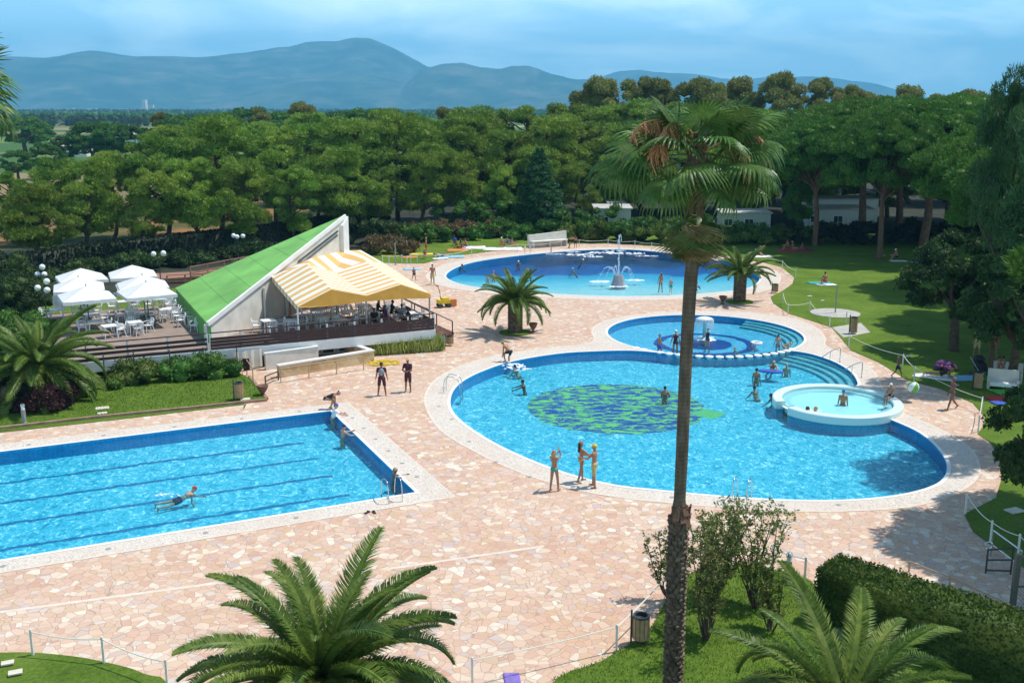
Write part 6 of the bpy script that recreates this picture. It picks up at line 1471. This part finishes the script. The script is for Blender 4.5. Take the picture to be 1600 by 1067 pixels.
def person(loc, rz, label, h=1.72, skin='tan', hair='brown', pose=None, female=False, clothes=(), hairstyle='short', cap_c=None, group=None, near=False, water=None, zoff=None, brim=False):
    P = dict(pitch=0, roll=0, lean=0, side=0, hip=(0,0), ab=(4,4), knee=(0,0), sh=(0,0), sab=(8,8), el=(8,8), ey=(0,0), hp=0, hy=0, foot=(0,0)); P.update(pose or {})
    s = h/1.72; root = RX(-R(P['pitch']))@RY(R(P['roll']))
    pel = Vector((0,0,0)); tor = root@RX(-R(P['lean']))@RY(R(P['side']))
    J = {}; J['waist'] = pel+tor@Vector((0,0,.16)); J['chest'] = pel+tor@Vector((0,0,.34)); J['neck'] = pel+tor@Vector((0,-.005,.50))
    hd = tor@RZ(R(P['hy']))@RX(-R(P['hp'])); J['head'] = J['neck']+hd@Vector((0,.012,.165))
    hw = .088 if not female else .085; sw = .175 if not female else .152; bulk = 1.0 if not female else .88
    limbs_ = {}
    for i, sd_ in enumerate((-1, 1)):
        hp = pel+root@Vector((sd_*hw, 0, -.02)); Rt = root@RY(-sd_*R(P['ab'][i]))@RX(R(P['hip'][i])); kn = hp+Rt@Vector((0,.01,-.43)); Rs = Rt@RX(-R(P['knee'][i])); an = kn+Rs@Vector((0,0,-.42))
        Rf = Rs@RX(R(P['foot'][i])); toe = an+Rf@Vector((0,.15,-.045)); heel = an+Rf@Vector((0,-.04,-.045))
        shp = pel+tor@Vector((sd_*sw, 0, .445)); Ra = tor@RY(-sd_*R(P['sab'][i]))@RX(R(P['sh'][i])); elb = shp+Ra@Vector((0,0,-.29)); Rb = Ra@RZ(sd_*R(P['ey'][i]))@RX(R(P['el'][i])); wr = elb+Rb@Vector((0,0,-.25))
        limbs_[sd_] = dict(hp=hp, kn=kn, an=an, toe=toe, heel=heel, shp=shp, el=elb, wr=wr, Rb=Rb, Rt=Rt, Rf=Rf)
    m = MB(); E = lambda c, r, Mx: m.sph(c, r, 16, 12, Mx)
    E(pel+root@Vector((0,-.005,0)), (.155*bulk if not female else .155,.105,.115), root)
    for sd_ in (-1, 1): E(pel+root@Vector((sd_*.065,-.055,-.03)), (.075,.07,.085), root)
    E(J['waist'], (.135*bulk,.092*bulk,.15), tor); E(J['chest'], (.160*bulk,.108*bulk,.17), tor); cap(m, limbs_[-1]['shp'], limbs_[1]['shp'], .062*bulk, .062*bulk)
    if female:
        for sd_ in (-1, 1): E(J['chest']+tor@Vector((sd_*.068,.085,.02)), (.055,.05,.055), tor)
    cap(m, J['neck']-tor@Vector((0,0,.05)), J['head']-hd@Vector((0,.01,.05)), .056*bulk, .050*bulk)
    E(J['head']+hd@Vector((0,-.01,.02)), (.075,.092,.10), hd); E(J['head']+hd@Vector((0,.022,-.045)), (.056,.062,.070), hd)
    cap(m, J['head']+hd@Vector((0,.088,.01)), J['head']+hd@Vector((0,.102,-.022)), .010, .014, 8)
    for sd_ in (-1, 1): E(J['head']+hd@Vector((sd_*.078,-.008,-.005)), (.012,.020,.030), hd)
    for sd_, q in limbs_.items():
        cap(m, q['hp'], q['kn'], .082, .054); cap(m, q['kn'], q['kn'].lerp(q['an'], .3), .052, .056*.98); cap(m, q['kn'].lerp(q['an'], .3), q['an'], .055, .036)
        cap(m, q['heel'], q['toe'], .034, .026); cap(m, q['an'], q['heel'].lerp(q['toe'], .5), .036, .032)
        cap(m, q['shp'], q['el'], .052*bulk, .038*bulk); cap(m, q['el'], q['wr'], .040*bulk, .026)
    zmin = min(v[2] for v in m.v)*s
    e = empty('person', (0,0,0), rz, label, 'person', group)
    base = Vector(loc)
    if water is not None: z = base.z-(water if False else 0)-water*s    # local height (from pelvis) that sits at the water surface
    else: z = base.z-zmin+(zoff or 0)
    e.location = (base.x, base.y, z); e.scale = (s, s, s)
    vox = .011 if near else .017
    def fin(mb, name, mat, hands=None, v=vox):
        o = mb.build(name, M[mat], e, True); md = o.modifiers.new('r', 'REMESH'); md.mode = 'VOXEL'; md.voxel_size = v; sm = o.modifiers.new('s', 'SMOOTH'); sm.iterations = 3 if near else 2; sm.factor = .5
        PENDING.append((o, hands)); return o
    fin(m, 'body', 's_'+skin, [(sd_, q['Rb'], q['wr']) for sd_, q in limbs_.items()])
    # clothes
    for c, colr in clothes:
        m = MB()
        if c in ('trunks', 'shorts', 'brief', 'swimsuit', 'bikini'):
            m.sph(pel+root@Vector((0,-.005,-.0)), (.165*(bulk if not female else 1),.116,.108 if c != 'brief' and c != 'bikini' else .075), 16, 10, root)
            for sd_ in (-1, 1): m.sph(pel+root@Vector((sd_*.065,-.06,-.035)), (.080,.075,.088 if c != 'bikini' else .07), 12, 8, root)
            if c in ('trunks', 'shorts'):
                f = .45 if c == 'trunks' else .85
                for sd_, q in limbs_.items(): cap(m, q['hp'], q['hp'].lerp(q['kn'], f), .098, .092 if c == 'trunks' else .085)
        if c in ('swimsuit', 'shirt'):
            m.sph(J['waist'], (.150*bulk,.106*bulk,.155), 16, 10, tor); m.sph(J['chest'], (.172*bulk,.120*bulk,.165), 16, 10, tor)
            if c == 'shirt':
                cap(m, limbs_[-1]['shp'], limbs_[1]['shp'], .072*bulk, .072*bulk)
                for q in limbs_.values(): cap(m, q['shp'], q['shp'].lerp(q['el'], .55), .066, .060)
            if female:
                for sd_ in (-1, 1): m.sph(J['chest']+tor@Vector((sd_*.068,.088,.02)), (.060,.055,.060), 12, 8, tor)
        if c == 'bikini':
            m2 = MB()
            for sd_ in (-1, 1): m2.sph(J['chest']+tor@Vector((sd_*.066,.09,.02)), (.058,.052,.052), 12, 8, tor)
            for i in range(24):
                a0, a1 = 2*PI*i/24, 2*PI*(i+1)/24; q0 = J['chest']+tor@Vector((.165*bulk*math.cos(a0), .113*bulk*math.sin(a0), .0)); q1 = J['chest']+tor@Vector((.165*bulk*math.cos(a1), .113*bulk*math.sin(a1), .0)); m2.cyl(q0, q1, .010, .010, 5)
            fin(m2, 'bikini_top', 'c_'+colr, v=.01)
        fin(m, {'brief':'swimming_briefs','swimsuit':'swimsuit','trunks':'swimming_trunks','shorts':'shorts','shirt':'shirt','bikini':'bikini_bottom'}[c], 'c_'+colr, v=max(vox, .012))
    # hair or cap
    if cap_c:
        m = MB(); m.sph(J['head']+hd@Vector((0,-.010,.03)), (.084,.102,.104), 16, 8, hd, -.05, 1)
        if brim: m.sph(J['head']+hd@Vector((0,.10,.045)), (.075,.075,.012), 14, 4, hd)
        m.build('cap', M['c_'+cap_c], e, True)
        if hairstyle != 'short': 
            pass
    if not cap_c or hairstyle == 'long':
        m = MB(); m.sph(J['head']+hd@Vector((0,-.022,.028)), (.084,.096,.102), 16, 12, hd@RX(R(-0)), -.45, 1)
        m.v = [tuple(v) for v in m.v]
        if hairstyle in ('long', 'bob'):
            Ln = .30 if hairstyle == 'long' else .13
            for x in (-.045,-.015,.015,.045): cap(m, J['head']+hd@Vector((x,-.075,.0)), J['head']+hd@Vector((x*1.1,-.085,-.03))+tor@Vector((0,-.035,-Ln)), .036, .022)
        if hairstyle == 'bun': m.sph(J['head']+hd@Vector((0,-.11,.05)), .04, 10, 8)
        o = m.build('hair', M['h_'+hair], e, True)
        if hairstyle != 'short': md = o.modifiers.new('r', 'REMESH'); md.mode = 'VOXEL'; md.voxel_size = .012; PENDING.append((o, None))
    m = MB()
    for sd_ in (-1, 1): m.sph(J['head']+hd@Vector((sd_*.030,.074,.012)), (.011,.008,.006), 8, 6, hd)
    m.build('eyes', M['c_black'], e); m = MB(); m.sph(J['head']+hd@Vector((0,.082,-.052)), (.022,.008,.006), 8, 5, hd); m.build('mouth', M['c_pink'], e)
    return e, J, limbs_, s
def flush():
    dg = bpy.context.evaluated_depsgraph_get(); HM = {}
    for sd_, o in HANDOBJ.items():
        me = o.evaluated_get(dg).to_mesh(); HM[sd_] = ([v.co.copy() for v in me.vertices], [tuple(p.vertices) for p in me.polygons])
    for o, hands in PENDING:
        me = bpy.data.meshes.new_from_object(o.evaluated_get(dg)); mat = o.data.materials[0]; o.modifiers.clear()
        V = [v.co.copy() for v in me.vertices]; Fs = [tuple(p.vertices) for p in me.polygons]
        for sd_, Rb, wr in (hands or ()):
            b = len(V); hv, hf = HM[sd_]; V += [wr+Rb@v for v in hv]; Fs += [tuple(b+i for i in f) for f in hf]
        nm = bpy.data.meshes.new(o.name.split('.')[0]); nm.from_pydata(V, [], Fs); nm.materials.append(mat); nm.polygons.foreach_set('use_smooth', [True]*len(Fs)); nm.update(); o.data = nm
    for o in HANDOBJ.values(): bpy.data.objects.remove(o)
# facing angles: 0 = away from the camera, PI = towards it, PI/2 = left, -PI/2 = right
LEFT, RIGHT, AWAY, NEAR = PI/2, -PI/2, 0, PI
walk = dict(hip=(22,-18), knee=(5,22), sh=(-20,22), el=(18,25)); stand = dict(hip=(2,-3), knee=(0,3), sh=(3,-3))
def pp(u, v, rz, label, **k): z = k.pop('z', 0.0); return person(G(u, v, z), rz, label, **k)
pp(866, 767, -.55, 'woman in turquoise bikini bottom raising one hand beside the round pool', h=1.68, skin='tan', hair='blond', female=True, hairstyle='bob', clothes=(('brief','teal'),), pose=dict(hip=(-4,7), knee=(2,5), sh=(60,95), el=(55,95), sab=(10,12), lean=-4), near=True)
pp(908, 753, RIGHT+.25, 'woman with long dark hair talking to the man in the yellow cap', h=1.70, skin='tan', hair='black', female=True, hairstyle='long', clothes=(('brief','khaki'),), pose=dict(hip=(8,-9), knee=(4,8), sh=(30,48), el=(25,35), lean=-3), near=True)
pp(928, 761, LEFT-.35, 'man in yellow cap and khaki shorts facing the dark-haired woman', h=1.76, skin='tan', hair='brown', cap_c='yellow', brim=True, clothes=(('shorts','khaki'),), pose=dict(hip=(-6,6), knee=(0,2), sh=(45,35), el=(45,60)), near=True)
pp(597, 618, .15, 'man in dark burgundy vest and shorts with a grey backpack seen from behind', h=1.78, skin='dark', hair='black', clothes=(('shirt','burgundy'),('shorts','burgundy')), pose=dict(hip=(3,-3), ab=(7,7), sh=(8,5), sab=(12,12), el=(15,15)), near=True)
pp(638, 612, NEAR-.3, 'man in dark shirt and cap standing with folded arms', h=1.80, skin='dark', hair='black', cap_c='khaki', brim=True, clothes=(('shirt','burgundy'),('shorts','burgundy')), pose=dict(hip=(3,-3), sh=(25,25), sab=(14,14), el=(85,85), ey=(60,60)), near=True)
g = G(597, 618); m = MB(); m.sph((0,0,0), (.15,.10,.20), 14, 10); o = m.build('backpack', M['c_grey'], None, True); o.location = g+Vector((.02,-.17,1.30)); tag(o, 'grey backpack worn by the man in burgundy', 'backpack')
pp(676, 445, NEAR, 'man in pale patterned trunks walking left of the far pool', h=1.78, skin='tan', hair='black', clothes=(('shorts','khaki'),), pose=dict(walk, sh=(-15,60), el=(20,80)))
pp(647, 438, NEAR+.4, 'small child in dark swimwear standing above the striped awning', h=1.15, skin='dark', hair='black', clothes=(('trunks','black'),), pose=walk)
pp(631, 396, NEAR, 'person in dark patterned wrap standing at the left of the far lawn', h=1.75, skin='dark', hair='black', clothes=(('shirt','purple'),('shorts','grey')), pose=stand, group=None)
pp(635, 397, LEFT, 'second person standing close to the one in the dark wrap', h=1.68, skin='dark', hair='black', female=True, clothes=(('swimsuit','grey'),), pose=stand)
pp(666, 397, LEFT, 'person with red top and straw hat standing behind the rope', h=1.70, skin='tan', hair='blond', cap_c='orange', clothes=(('trunks','red'),), pose=dict(stand, el=(60,60), sh=(20,20)))
pp(656, 393, RIGHT, 'toddler standing on the far lawn near the bather with the straw hat', h=.95, skin='fair', hair='blond', clothes=(('brief','yellow'),), pose=stand)
sit = dict(hip=(95,88), knee=(40,60), lean=8, sh=(25,20), el=(30,30)); sitx = dict(hip=(92,95), knee=(15,20), lean=-15, sh=(-35,-35), el=(5,5)); situp = dict(hip=(110,105), knee=(95,85), lean=14, sh=(55,50), el=(40,45))
pp(715, 388, RIGHT, 'bather reclining at the left of the orange towel', skin='dark', hair='black', clothes=(('trunks','red'),), pose=sitx); pp(722, 386, RIGHT+.4, 'woman reclining in the middle of the orange towel', skin='dark', hair='black', female=True, clothes=(('bikini','navy'),), pose=sitx, hairstyle='long'); pp(729, 389, LEFT, 'bather in purple sitting at the right end of the orange towel', skin='tan', hair='brown', clothes=(('trunks','purple'),), pose=situp)
pp(710, 384, NEAR, 'bather in blue sitting behind the reclining group', skin='dark', hair='black', clothes=(('shirt','blue'),), pose=situp)
pp(783, 387, NEAR+.3, 'bather with white cap sitting at the left of the white towel', skin='tan', cap_c='white', clothes=(('trunks','red'),), pose=situp); pp(795, 386, LEFT, 'bather in violet sitting at the right of the white towel', skin='tan', hair='black', clothes=(('shirt','violet'),), pose=situp); pp(798, 387, RIGHT, 'bather sitting back to back with the one in violet', skin='tan', hair='black', female=True, clothes=(('bikini','blue'),), pose=situp)
prone = dict(pitch=88, lean=-22, sh=(70,70), el=(80,80), hip=(0,0), hp=-25); supine = dict(pitch=-88, lean=12, sh=(5,5), knee=(12,4), hip=(12,4))
pp(690, 401, RIGHT, 'bather lying on the pale blue towel on the far lawn', skin='fair', hair='brown', clothes=(('trunks','blue'),), pose=supine, z=.05); pp(664, 404, NEAR, 'bather crouching by the rope on the far lawn', h=1.5, skin='tan', hair='blond', clothes=(('trunks','orange'),), pose=situp)
# divers / far pool
pp(889, 388, RIGHT, 'bather bending forward to dive at the far pool edge', skin='tan', hair='brown', clothes=(('trunks','black'),), pose=dict(hip=(10,15), knee=(25,30), lean=75, sh=(140,140), el=(5,5))); pp(899, 388, NEAR, 'bather in dark swimwear standing beside the diving one', h=1.35, skin='tan', hair='black', clothes=(('trunks','black'),), pose=stand)
pp(1032, 455, .4, 'woman standing in the shallow water of the far pool', h=1.65, skin='tan', hair='brown', female=True, clothes=(('bikini','orange'),), pose=dict(stand, sh=(10,10)), hairstyle='bob', zoff=-.13); pp(1048, 456, -.3, 'child in yellow cap standing in the shallow far pool', h=1.25, skin='fair', cap_c='yellow', clothes=(('trunks','teal'),), pose=walk, zoff=-.13); pp(1093, 452, LEFT, 'child in blue crouching in the shallow water behind the palm trunk', h=1.2, skin='tan', hair='black', clothes=(('shirt','lblue'),), pose=dict(hip=(100,100), knee=(120,120), lean=30), zoff=-.15)
swim = dict(pitch=30, lean=5, hp=-28, sh=(45,60), el=(40,30), sab=(45,35), hip=(5,-10), knee=(10,20))
def swimmer(u, v, rz, label, wl=.38, **k): g = G(u, v, k.pop('z', -.09)); return person(g, rz, label, water=wl, **k)
swimmer(906, 409, RIGHT, 'swimmer with white cap in the deep far pool', .42, pose=swim, cap_c='white', skin='tan'); swimmer(900, 423, LEFT, 'swimmer in the middle blue band of the far pool', .42, pose=swim, skin='tan', cap_c='lblue'); swimmer(717, 418, RIGHT, 'swimmer at the left edge of the far pool', .36, pose=swim, skin='dark', hair='black')
swimmer(810, 412, NEAR, 'swimmer in white cap right above the small palm crown', .36, pose=swim, skin='tan', cap_c='white'); swimmer(771, 433, NEAR, 'bather in pink cap in the far pool behind the small palm', .2, pose=stand, skin='fair', cap_c='pink'); swimmer(762, 438, NEAR, 'child in the far pool at the left of the small palm', .1, h=1.2, pose=stand, skin='fair', hair='blond'); swimmer(829, 430, RIGHT, 'bather in teal in the far pool behind the small palm', .2, pose=stand, skin='tan', clothes=(('shirt','teal'),))
# lane pool
swimmer(281, 773, RIGHT-.35+.9, 'swimmer with red cap crossing the lane pool', .20, pose=dict(pitch=80, lean=-12, hp=-35, sh=(120,60), el=(30,30), sab=(20,20), hip=(-5,5), knee=(5,15)), cap_c='red', skin='fair', near=True, clothes=(('trunks','navy'),))
p = RP(-.18, 11.2); person((p.x, p.y, -.09), A0-PI/2, 'person in white shirt and blue cap leaning on the lane pool corner', water=.02, pose=dict(lean=18, sh=(70,70), el=(20,20)), cap_c='blue', clothes=(('shirt','white'),), near=True, skin='fair')
p = RP(-.1, 12.6); person((p.x, p.y, 0), A0-PI/2-.4, 'bather in dark swimwear bending over at the far corner of the lane pool', skin='tan', hair='black', near=True, clothes=(('swimsuit','black'),), female=True, hairstyle='bun', pose=dict(lean=70, hip=(95,80), knee=(95,110), sh=(60,50), el=(10,10)))
p = RP(-.55, 8.2); person((p.x, p.y, -.09), A0-PI/2+.2, 'swimmer with dark cap near the right wall of the lane pool', water=.20, pose=dict(lean=8, sh=(75,60), el=(25,30), sab=(20,20)), cap_c='navy', skin='fair', near=True)
p = RP(-.26, 1.9); person((p.x, p.y, -.09), A0-PI/2, 'blond bather resting both arms on the right edge of the lane pool', water=.26, pose=dict(lean=10, sh=(78,78), el=(30,60), ey=(20,70), hp=-5), hair='blond', skin='dark', near=True)
# round pool
pp(797, 566, AWAY+1.0, 'bather climbing out at the far left rim of the round pool', skin='tan', hair='black', cap_c='green', clothes=(('trunks','black'),), pose=dict(lean=50, hip=(70,20), knee=(90,20), sh=(50,60), el=(10,10)), near=True, zoff=-.25)
swimmer(811, 578, .9, 'splashing swimmer just below the climbing bather', .45, pose=swim, hair='black', skin='fair', near=True); swimmer(820, 602, LEFT, 'swimmer with dark hair spreading arms at the left of the round pool', .45, pose=dict(pitch=10, sh=(70,70), sab=(45,45), el=(10,10)), hair='black', skin='dark', near=True)
swimmer(1039, 616, AWAY-.4, 'dark-haired bather standing over the mosaic left of the palm trunk', .33, pose=dict(stand, sh=(20,30), el=(30,60)), hair='black', skin='tan', near=True)
swimmer(1182, 588, -.6, 'bather seen from behind standing below the step rails', .30, pose=stand, hair='black', skin='tan', near=True); swimmer(1184, 612, .4, 'dark-haired swimmer left of the whirlpool', .45, pose=swim, hair='black', skin='tan', near=True)
swimmer(1206, 577, NEAR, 'bather with pale cap lying on a blue float', .10, pose=dict(pitch=60, lean=-30, sh=(90,90), el=(30,30), sab=(30,30)), cap_c='khaki', skin='tan', near=True); swimmer(1229, 575, NEAR, 'blond swimmer with only the head above water by the steps', .52, pose=stand, hair='blond', skin='fair')
m = MB(); m.sph((0,0,0), (.75,.32,.09), 18, 8); o = m.build('float', M['c_blue'], None, True); o.location = G(1204, 580, -.05); o.rotation_euler = (0,0,-.3); tag(o, 'blue float carrying the bather with the pale cap', 'float')
# whirlpool
swimmer(1317, 629, -.5, 'man with blue cap sitting in the whirlpool seen from behind', .12, z=.18, pose=stand, cap_c='blue', skin='tan', near=True); 
g = G(1392, 631, .28); person(g, LEFT+.5, 'child with white and blue cap sitting on the whirlpool rim', h=1.4, pose=dict(hip=(85,85), knee=(70,80), lean=10, sh=(30,30), el=(20,20)), cap_c='white', clothes=(('trunks','navy'),), skin='tan', near=True)
for e_ in (bpy.context.scene.objects[-1],): pass
swimmer(1262, 643, RIGHT, 'dark-haired bather lying in the whirlpool, head at the near rim', .52, z=.18, pose=stand, hair='brown', skin='tan'); swimmer(1274, 645, LEFT, 'pink-shouldered bather beside the dark head in the whirlpool', .46, z=.18, pose=stand, hair='blond', skin='fair')
swimmer(1214, 622, LEFT, 'swimmer with dark cap clinging to the outside of the whirlpool', .45, pose=swim, cap_c='navy', skin='tan', near=True)
# right paving
pp(1402, 590, RIGHT-.9, 'boy in blue trunks running beside the rope fence', h=1.25, skin='dark', hair='blond', clothes=(('trunks','navy'),), pose=walk, near=True); pp(1486, 640, LEFT+.2, 'woman in purple bikini walking at the right of the whirlpool', h=1.70, skin='dark', hair='blond', female=True, hairstyle='bun', clothes=(('bikini','purple'),), pose=dict(walk, sh=(10,-5), hip=(22,-20)), near=True)
pp(1470, 590, -2.2, 'woman in black swimsuit lying propped up on the cream towel', skin='tan', hair='blond', female=True, hairstyle='bob', clothes=(('swimsuit','black'),), pose=prone, near=True, z=.05)
pp(1557, 592, RIGHT, 'bather sitting on the left of the pale sofa talking', skin='tan', hair='brown', clothes=(('trunks','red'),), pose=dict(hip=(88,88), knee=(85,85), lean=6, sh=(30,40), el=(50,40))); pp(1568, 592, LEFT, 'dark-haired bather sitting on the right of the pale sofa', skin='tan', hair='black', clothes=(('trunks','black'),), pose=dict(hip=(88,88), knee=(85,85), lean=12, sh=(30,40), el=(50,40)))
pp(1525, 556, NEAR, 'person in pale clothes standing in the shade of the oak', skin='tan', hair='brown', clothes=(('shirt','khaki'),('shorts','khaki')), pose=stand); pp(1551, 562, NEAR, 'person in red top standing in the shade at far right', skin='dark', hair='black', clothes=(('shirt','red'),), pose=stand)
pp(1284, 380, NEAR, 'distant bather standing in front of the dark hedge', skin='tan', hair='brown', clothes=(('trunks','red'),), pose=stand); pp(1290, 446, AWAY+.3, 'bather in red sitting on a towel in the middle of the right lawn', skin='tan', hair='brown', clothes=(('trunks','red'),), pose=situp)
pp(1232, 391, LEFT, 'bather in red on the red blanket at the far right lawn', skin='tan', hair='brown', clothes=(('trunks','red'),), pose=situp); pp(1240, 390, RIGHT, 'bather lying on the red blanket at the far right lawn', skin='tan', hair='blond', clothes=(('trunks','orange'),), pose=sitx); pp(1251, 392, LEFT, 'bather in purple on the purple blanket', skin='dark', hair='black', clothes=(('trunks','purple'),), pose=sitx); pp(1401, 407, LEFT, 'bather in white cap sitting under the far pine on the right lawn', skin='tan', cap_c='white', clothes=(('trunks','black'),), pose=situp); pp(1188, 399, NEAR, 'sunbather sitting behind the second small palm', skin='tan', cap_c='pink', clothes=(('trunks','red'),), pose=sitx)
# children's pool
def wade(u, v, rz, label, **k): g = G(u, v, -.09); return person(Vector((g.x, g.y, -.5)), rz, label, **k)
wade(1030, 549, RIGHT, 'bather in white cap walking in the small round pool at its left rim', cap_c='grey', skin='tan', clothes=(('trunks','blue'),), pose=walk, near=True, h=1.55); wade(1055, 548, AWAY, 'woman in burgundy swimsuit and white cap wading in the small round pool', cap_c='white', skin='tan', female=True, clothes=(('swimsuit','burgundy'),), pose=dict(stand, sab=(14,14)), near=True)
wade(1105, 541, .5, 'woman in navy swimsuit standing below the mushroom fountain', hair='brown', skin='fair', female=True, hairstyle='bun', clothes=(('swimsuit','navy'),), pose=dict(stand, sh=(20,30), el=(30,40)), near=True, h=1.6); swimmer(1154, 547, LEFT, 'pink-skinned swimmer low in the small round pool', .42, pose=swim, hair='grey', skin='fair', h=1.3)
wade(1215, 546, AWAY, 'dark-haired boy standing at the right rim of the small round pool', hair='black', skin='fair', clothes=(('trunks','grey'),), pose=dict(stand, sab=(15,15)), near=True, h=1.35); wade(1224, 547, RIGHT, 'child bending down on the stepping discs', cap_c='yellow', skin='tan', clothes=(('trunks','orange'),), pose=dict(lean=65, hip=(30,20), knee=(30,30), sh=(60,60)), near=True, h=1.2)
m = MB(); m.tube([(.3*math.cos(t), .3*math.sin(t), 0) for t in np.linspace(0, 2*PI, 24)], .09, 8, False); o = m.build('swim_ring', M['c_white'], None, True); o.location = G(1182, 536, -.04); tag(o, 'white swim ring floating in the small round pool', 'swim ring'); swimmer(1178, 540, LEFT, 'small child beside the white swim ring', .36, pose=swim, h=1.0, hair='brown', skin='tan')
# guests under the awning
for i, (u, v, c) in enumerate(((585,513,'black'),(604,508,'purple'),(612,500,'black'),(628,506,'grey'),(640,512,'black'),(590,498,'navy'))):
    g = G(u, v, DZ); person(Vector((g.x, g.y, DZ)), (NEAR, LEFT, RIGHT)[i % 3]+.3, 'guest in %s clothes sitting under the awning, %s from the left' % (c, ORD[[0,2,3,4,5,1][i]]), skin='dark', hair='black', clothes=(('shirt',c),('shorts',c)), pose=dict(hip=(88,88), knee=(85,85), lean=8, sh=(35,35), el=(50,50)))
flush()
# ------------------------------------------------------------------ mountains, far woods, haze
def ridge(name, prof, Y0, Y1, seed, du=8, rows=46, amp=130):
    us = np.arange(prof[0][0], prof[-1][0]+1, du); vv = np.interp(us, [p[0] for p in prof], [p[1] for p in prof])
    V = []; g = np.random.default_rng(seed); ph = g.uniform(0, 6.28, (14, 3)); fr = g.uniform(.6, 1, 14)
    n = len(us)
    for j in range(rows+1):
        t = j/rows
        for i in range(n):
            top = at(us[i], vv[i], Y1); Y = Y0+(Y1-Y0)*t*1.0; X = top.x*(Y/Y1)**.15
            z = (top.z+2)*(t**1.25) if t > 0 else -5
            # spurs running down the slope
            nz = sum(abs(math.sin(X*.00055*(1.55**k)*fr[k]+Y*.0004*(1.5**k)*math.cos(ph[k][1])+ph[k][0]))*(.58**k) for k in range(7))-1.25
            z += nz*amp*1.9*math.sin(PI*min(1, t))**.8*min(1, top.z/200)
            if j == rows: z = top.z+sum(math.sin(us[i]*.09*(1.9**k)+ph[k][2])*(.5**k) for k in range(4))*3
            V.append((X, Y, z if j else -6))
    for i in range(n): V.append((V[rows*n+i][0], Y1+2200, -6))
    Fq = [(j*n+i, j*n+i+1, (j+1)*n+i+1, (j+1)*n+i) for j in range(rows+1) for i in range(n-1)]
    me = np_mesh(name, V, Fq, M['mountain'], True); return st(link(name, me))
ridge('mountain', [(-500,120),(-200,105),(0,95),(40,91),(70,92),(105,98),(150,99),(190,94),(215,98),(242,103),(265,99),(290,94),(340,88),(400,80),(450,73),(480,66),(520,65),(550,60),(575,60),(600,68),(630,84),(650,95),(668,104),(700,108),(740,118),(800,132),(900,160),(950,175)], 6800, 9000, 1)
ridge('mountain', [(560,175),(620,150),(655,112),(668,106),(690,100),(720,99),(760,106),(780,109),(800,104),(825,102),(860,116),(900,124),(930,126),(1000,132),(1060,150),(1120,175)], 6000, 7600, 4)
ridge('mountain', [(800,172),(880,140),(930,124),(965,112),(1000,110),(1030,116),(1080,125),(1110,130),(1150,134),(1170,130),(1195,126),(1215,124),(1235,126),(1260,132),(1300,138),(1360,142),(1420,150),(1700,172)], 9200, 10800, 7)
# far woods on the plain, seen as dark strips
def woods(Y, x0, x1, h, n, mat='oak'):
    C = np.stack([npr.uniform(x0, x1, n), Y+npr.normal(0, Y*.02, n), npr.uniform(.2, 1, n)*h], 1); A = npr.normal(size=(n, 3))+np.array([0,0,.6])
    o = link('far_woods', foliage_mesh('far_woods', [cards(C, A, h*.55, h*.35)], M[mat])); o['kind'] = 'stuff'; return o
woods(1500, -900, 500, 9, 2600, 'broad'); woods(2200, -1400, 900, 10, 3600, 'oak'); woods(3200, -1900, 1400, 11, 4600, 'oak'); woods(900, -480, -150, 8, 700, 'oak'); woods(1150, -640, -100, 8, 1100, 'broad'); woods(640, -210, -60, 7, 500, 'broad')
# air
t = NT('haze_air'); v = t.n('ShaderNodeVolumePrincipled'); v.inputs['Color'].default_value = (.21, .65, 1.0, 1); v.inputs['Density'].default_value = 1.6e-4; v.inputs['Anisotropy'].default_value = .0
t.l(v.outputs[0], t.out.inputs['Volume'])
m = MB(); m.box((0, 5650, 345), (24000, 11700, 705)); o = m.build('haze', t.m); o['kind'] = 'stuff'
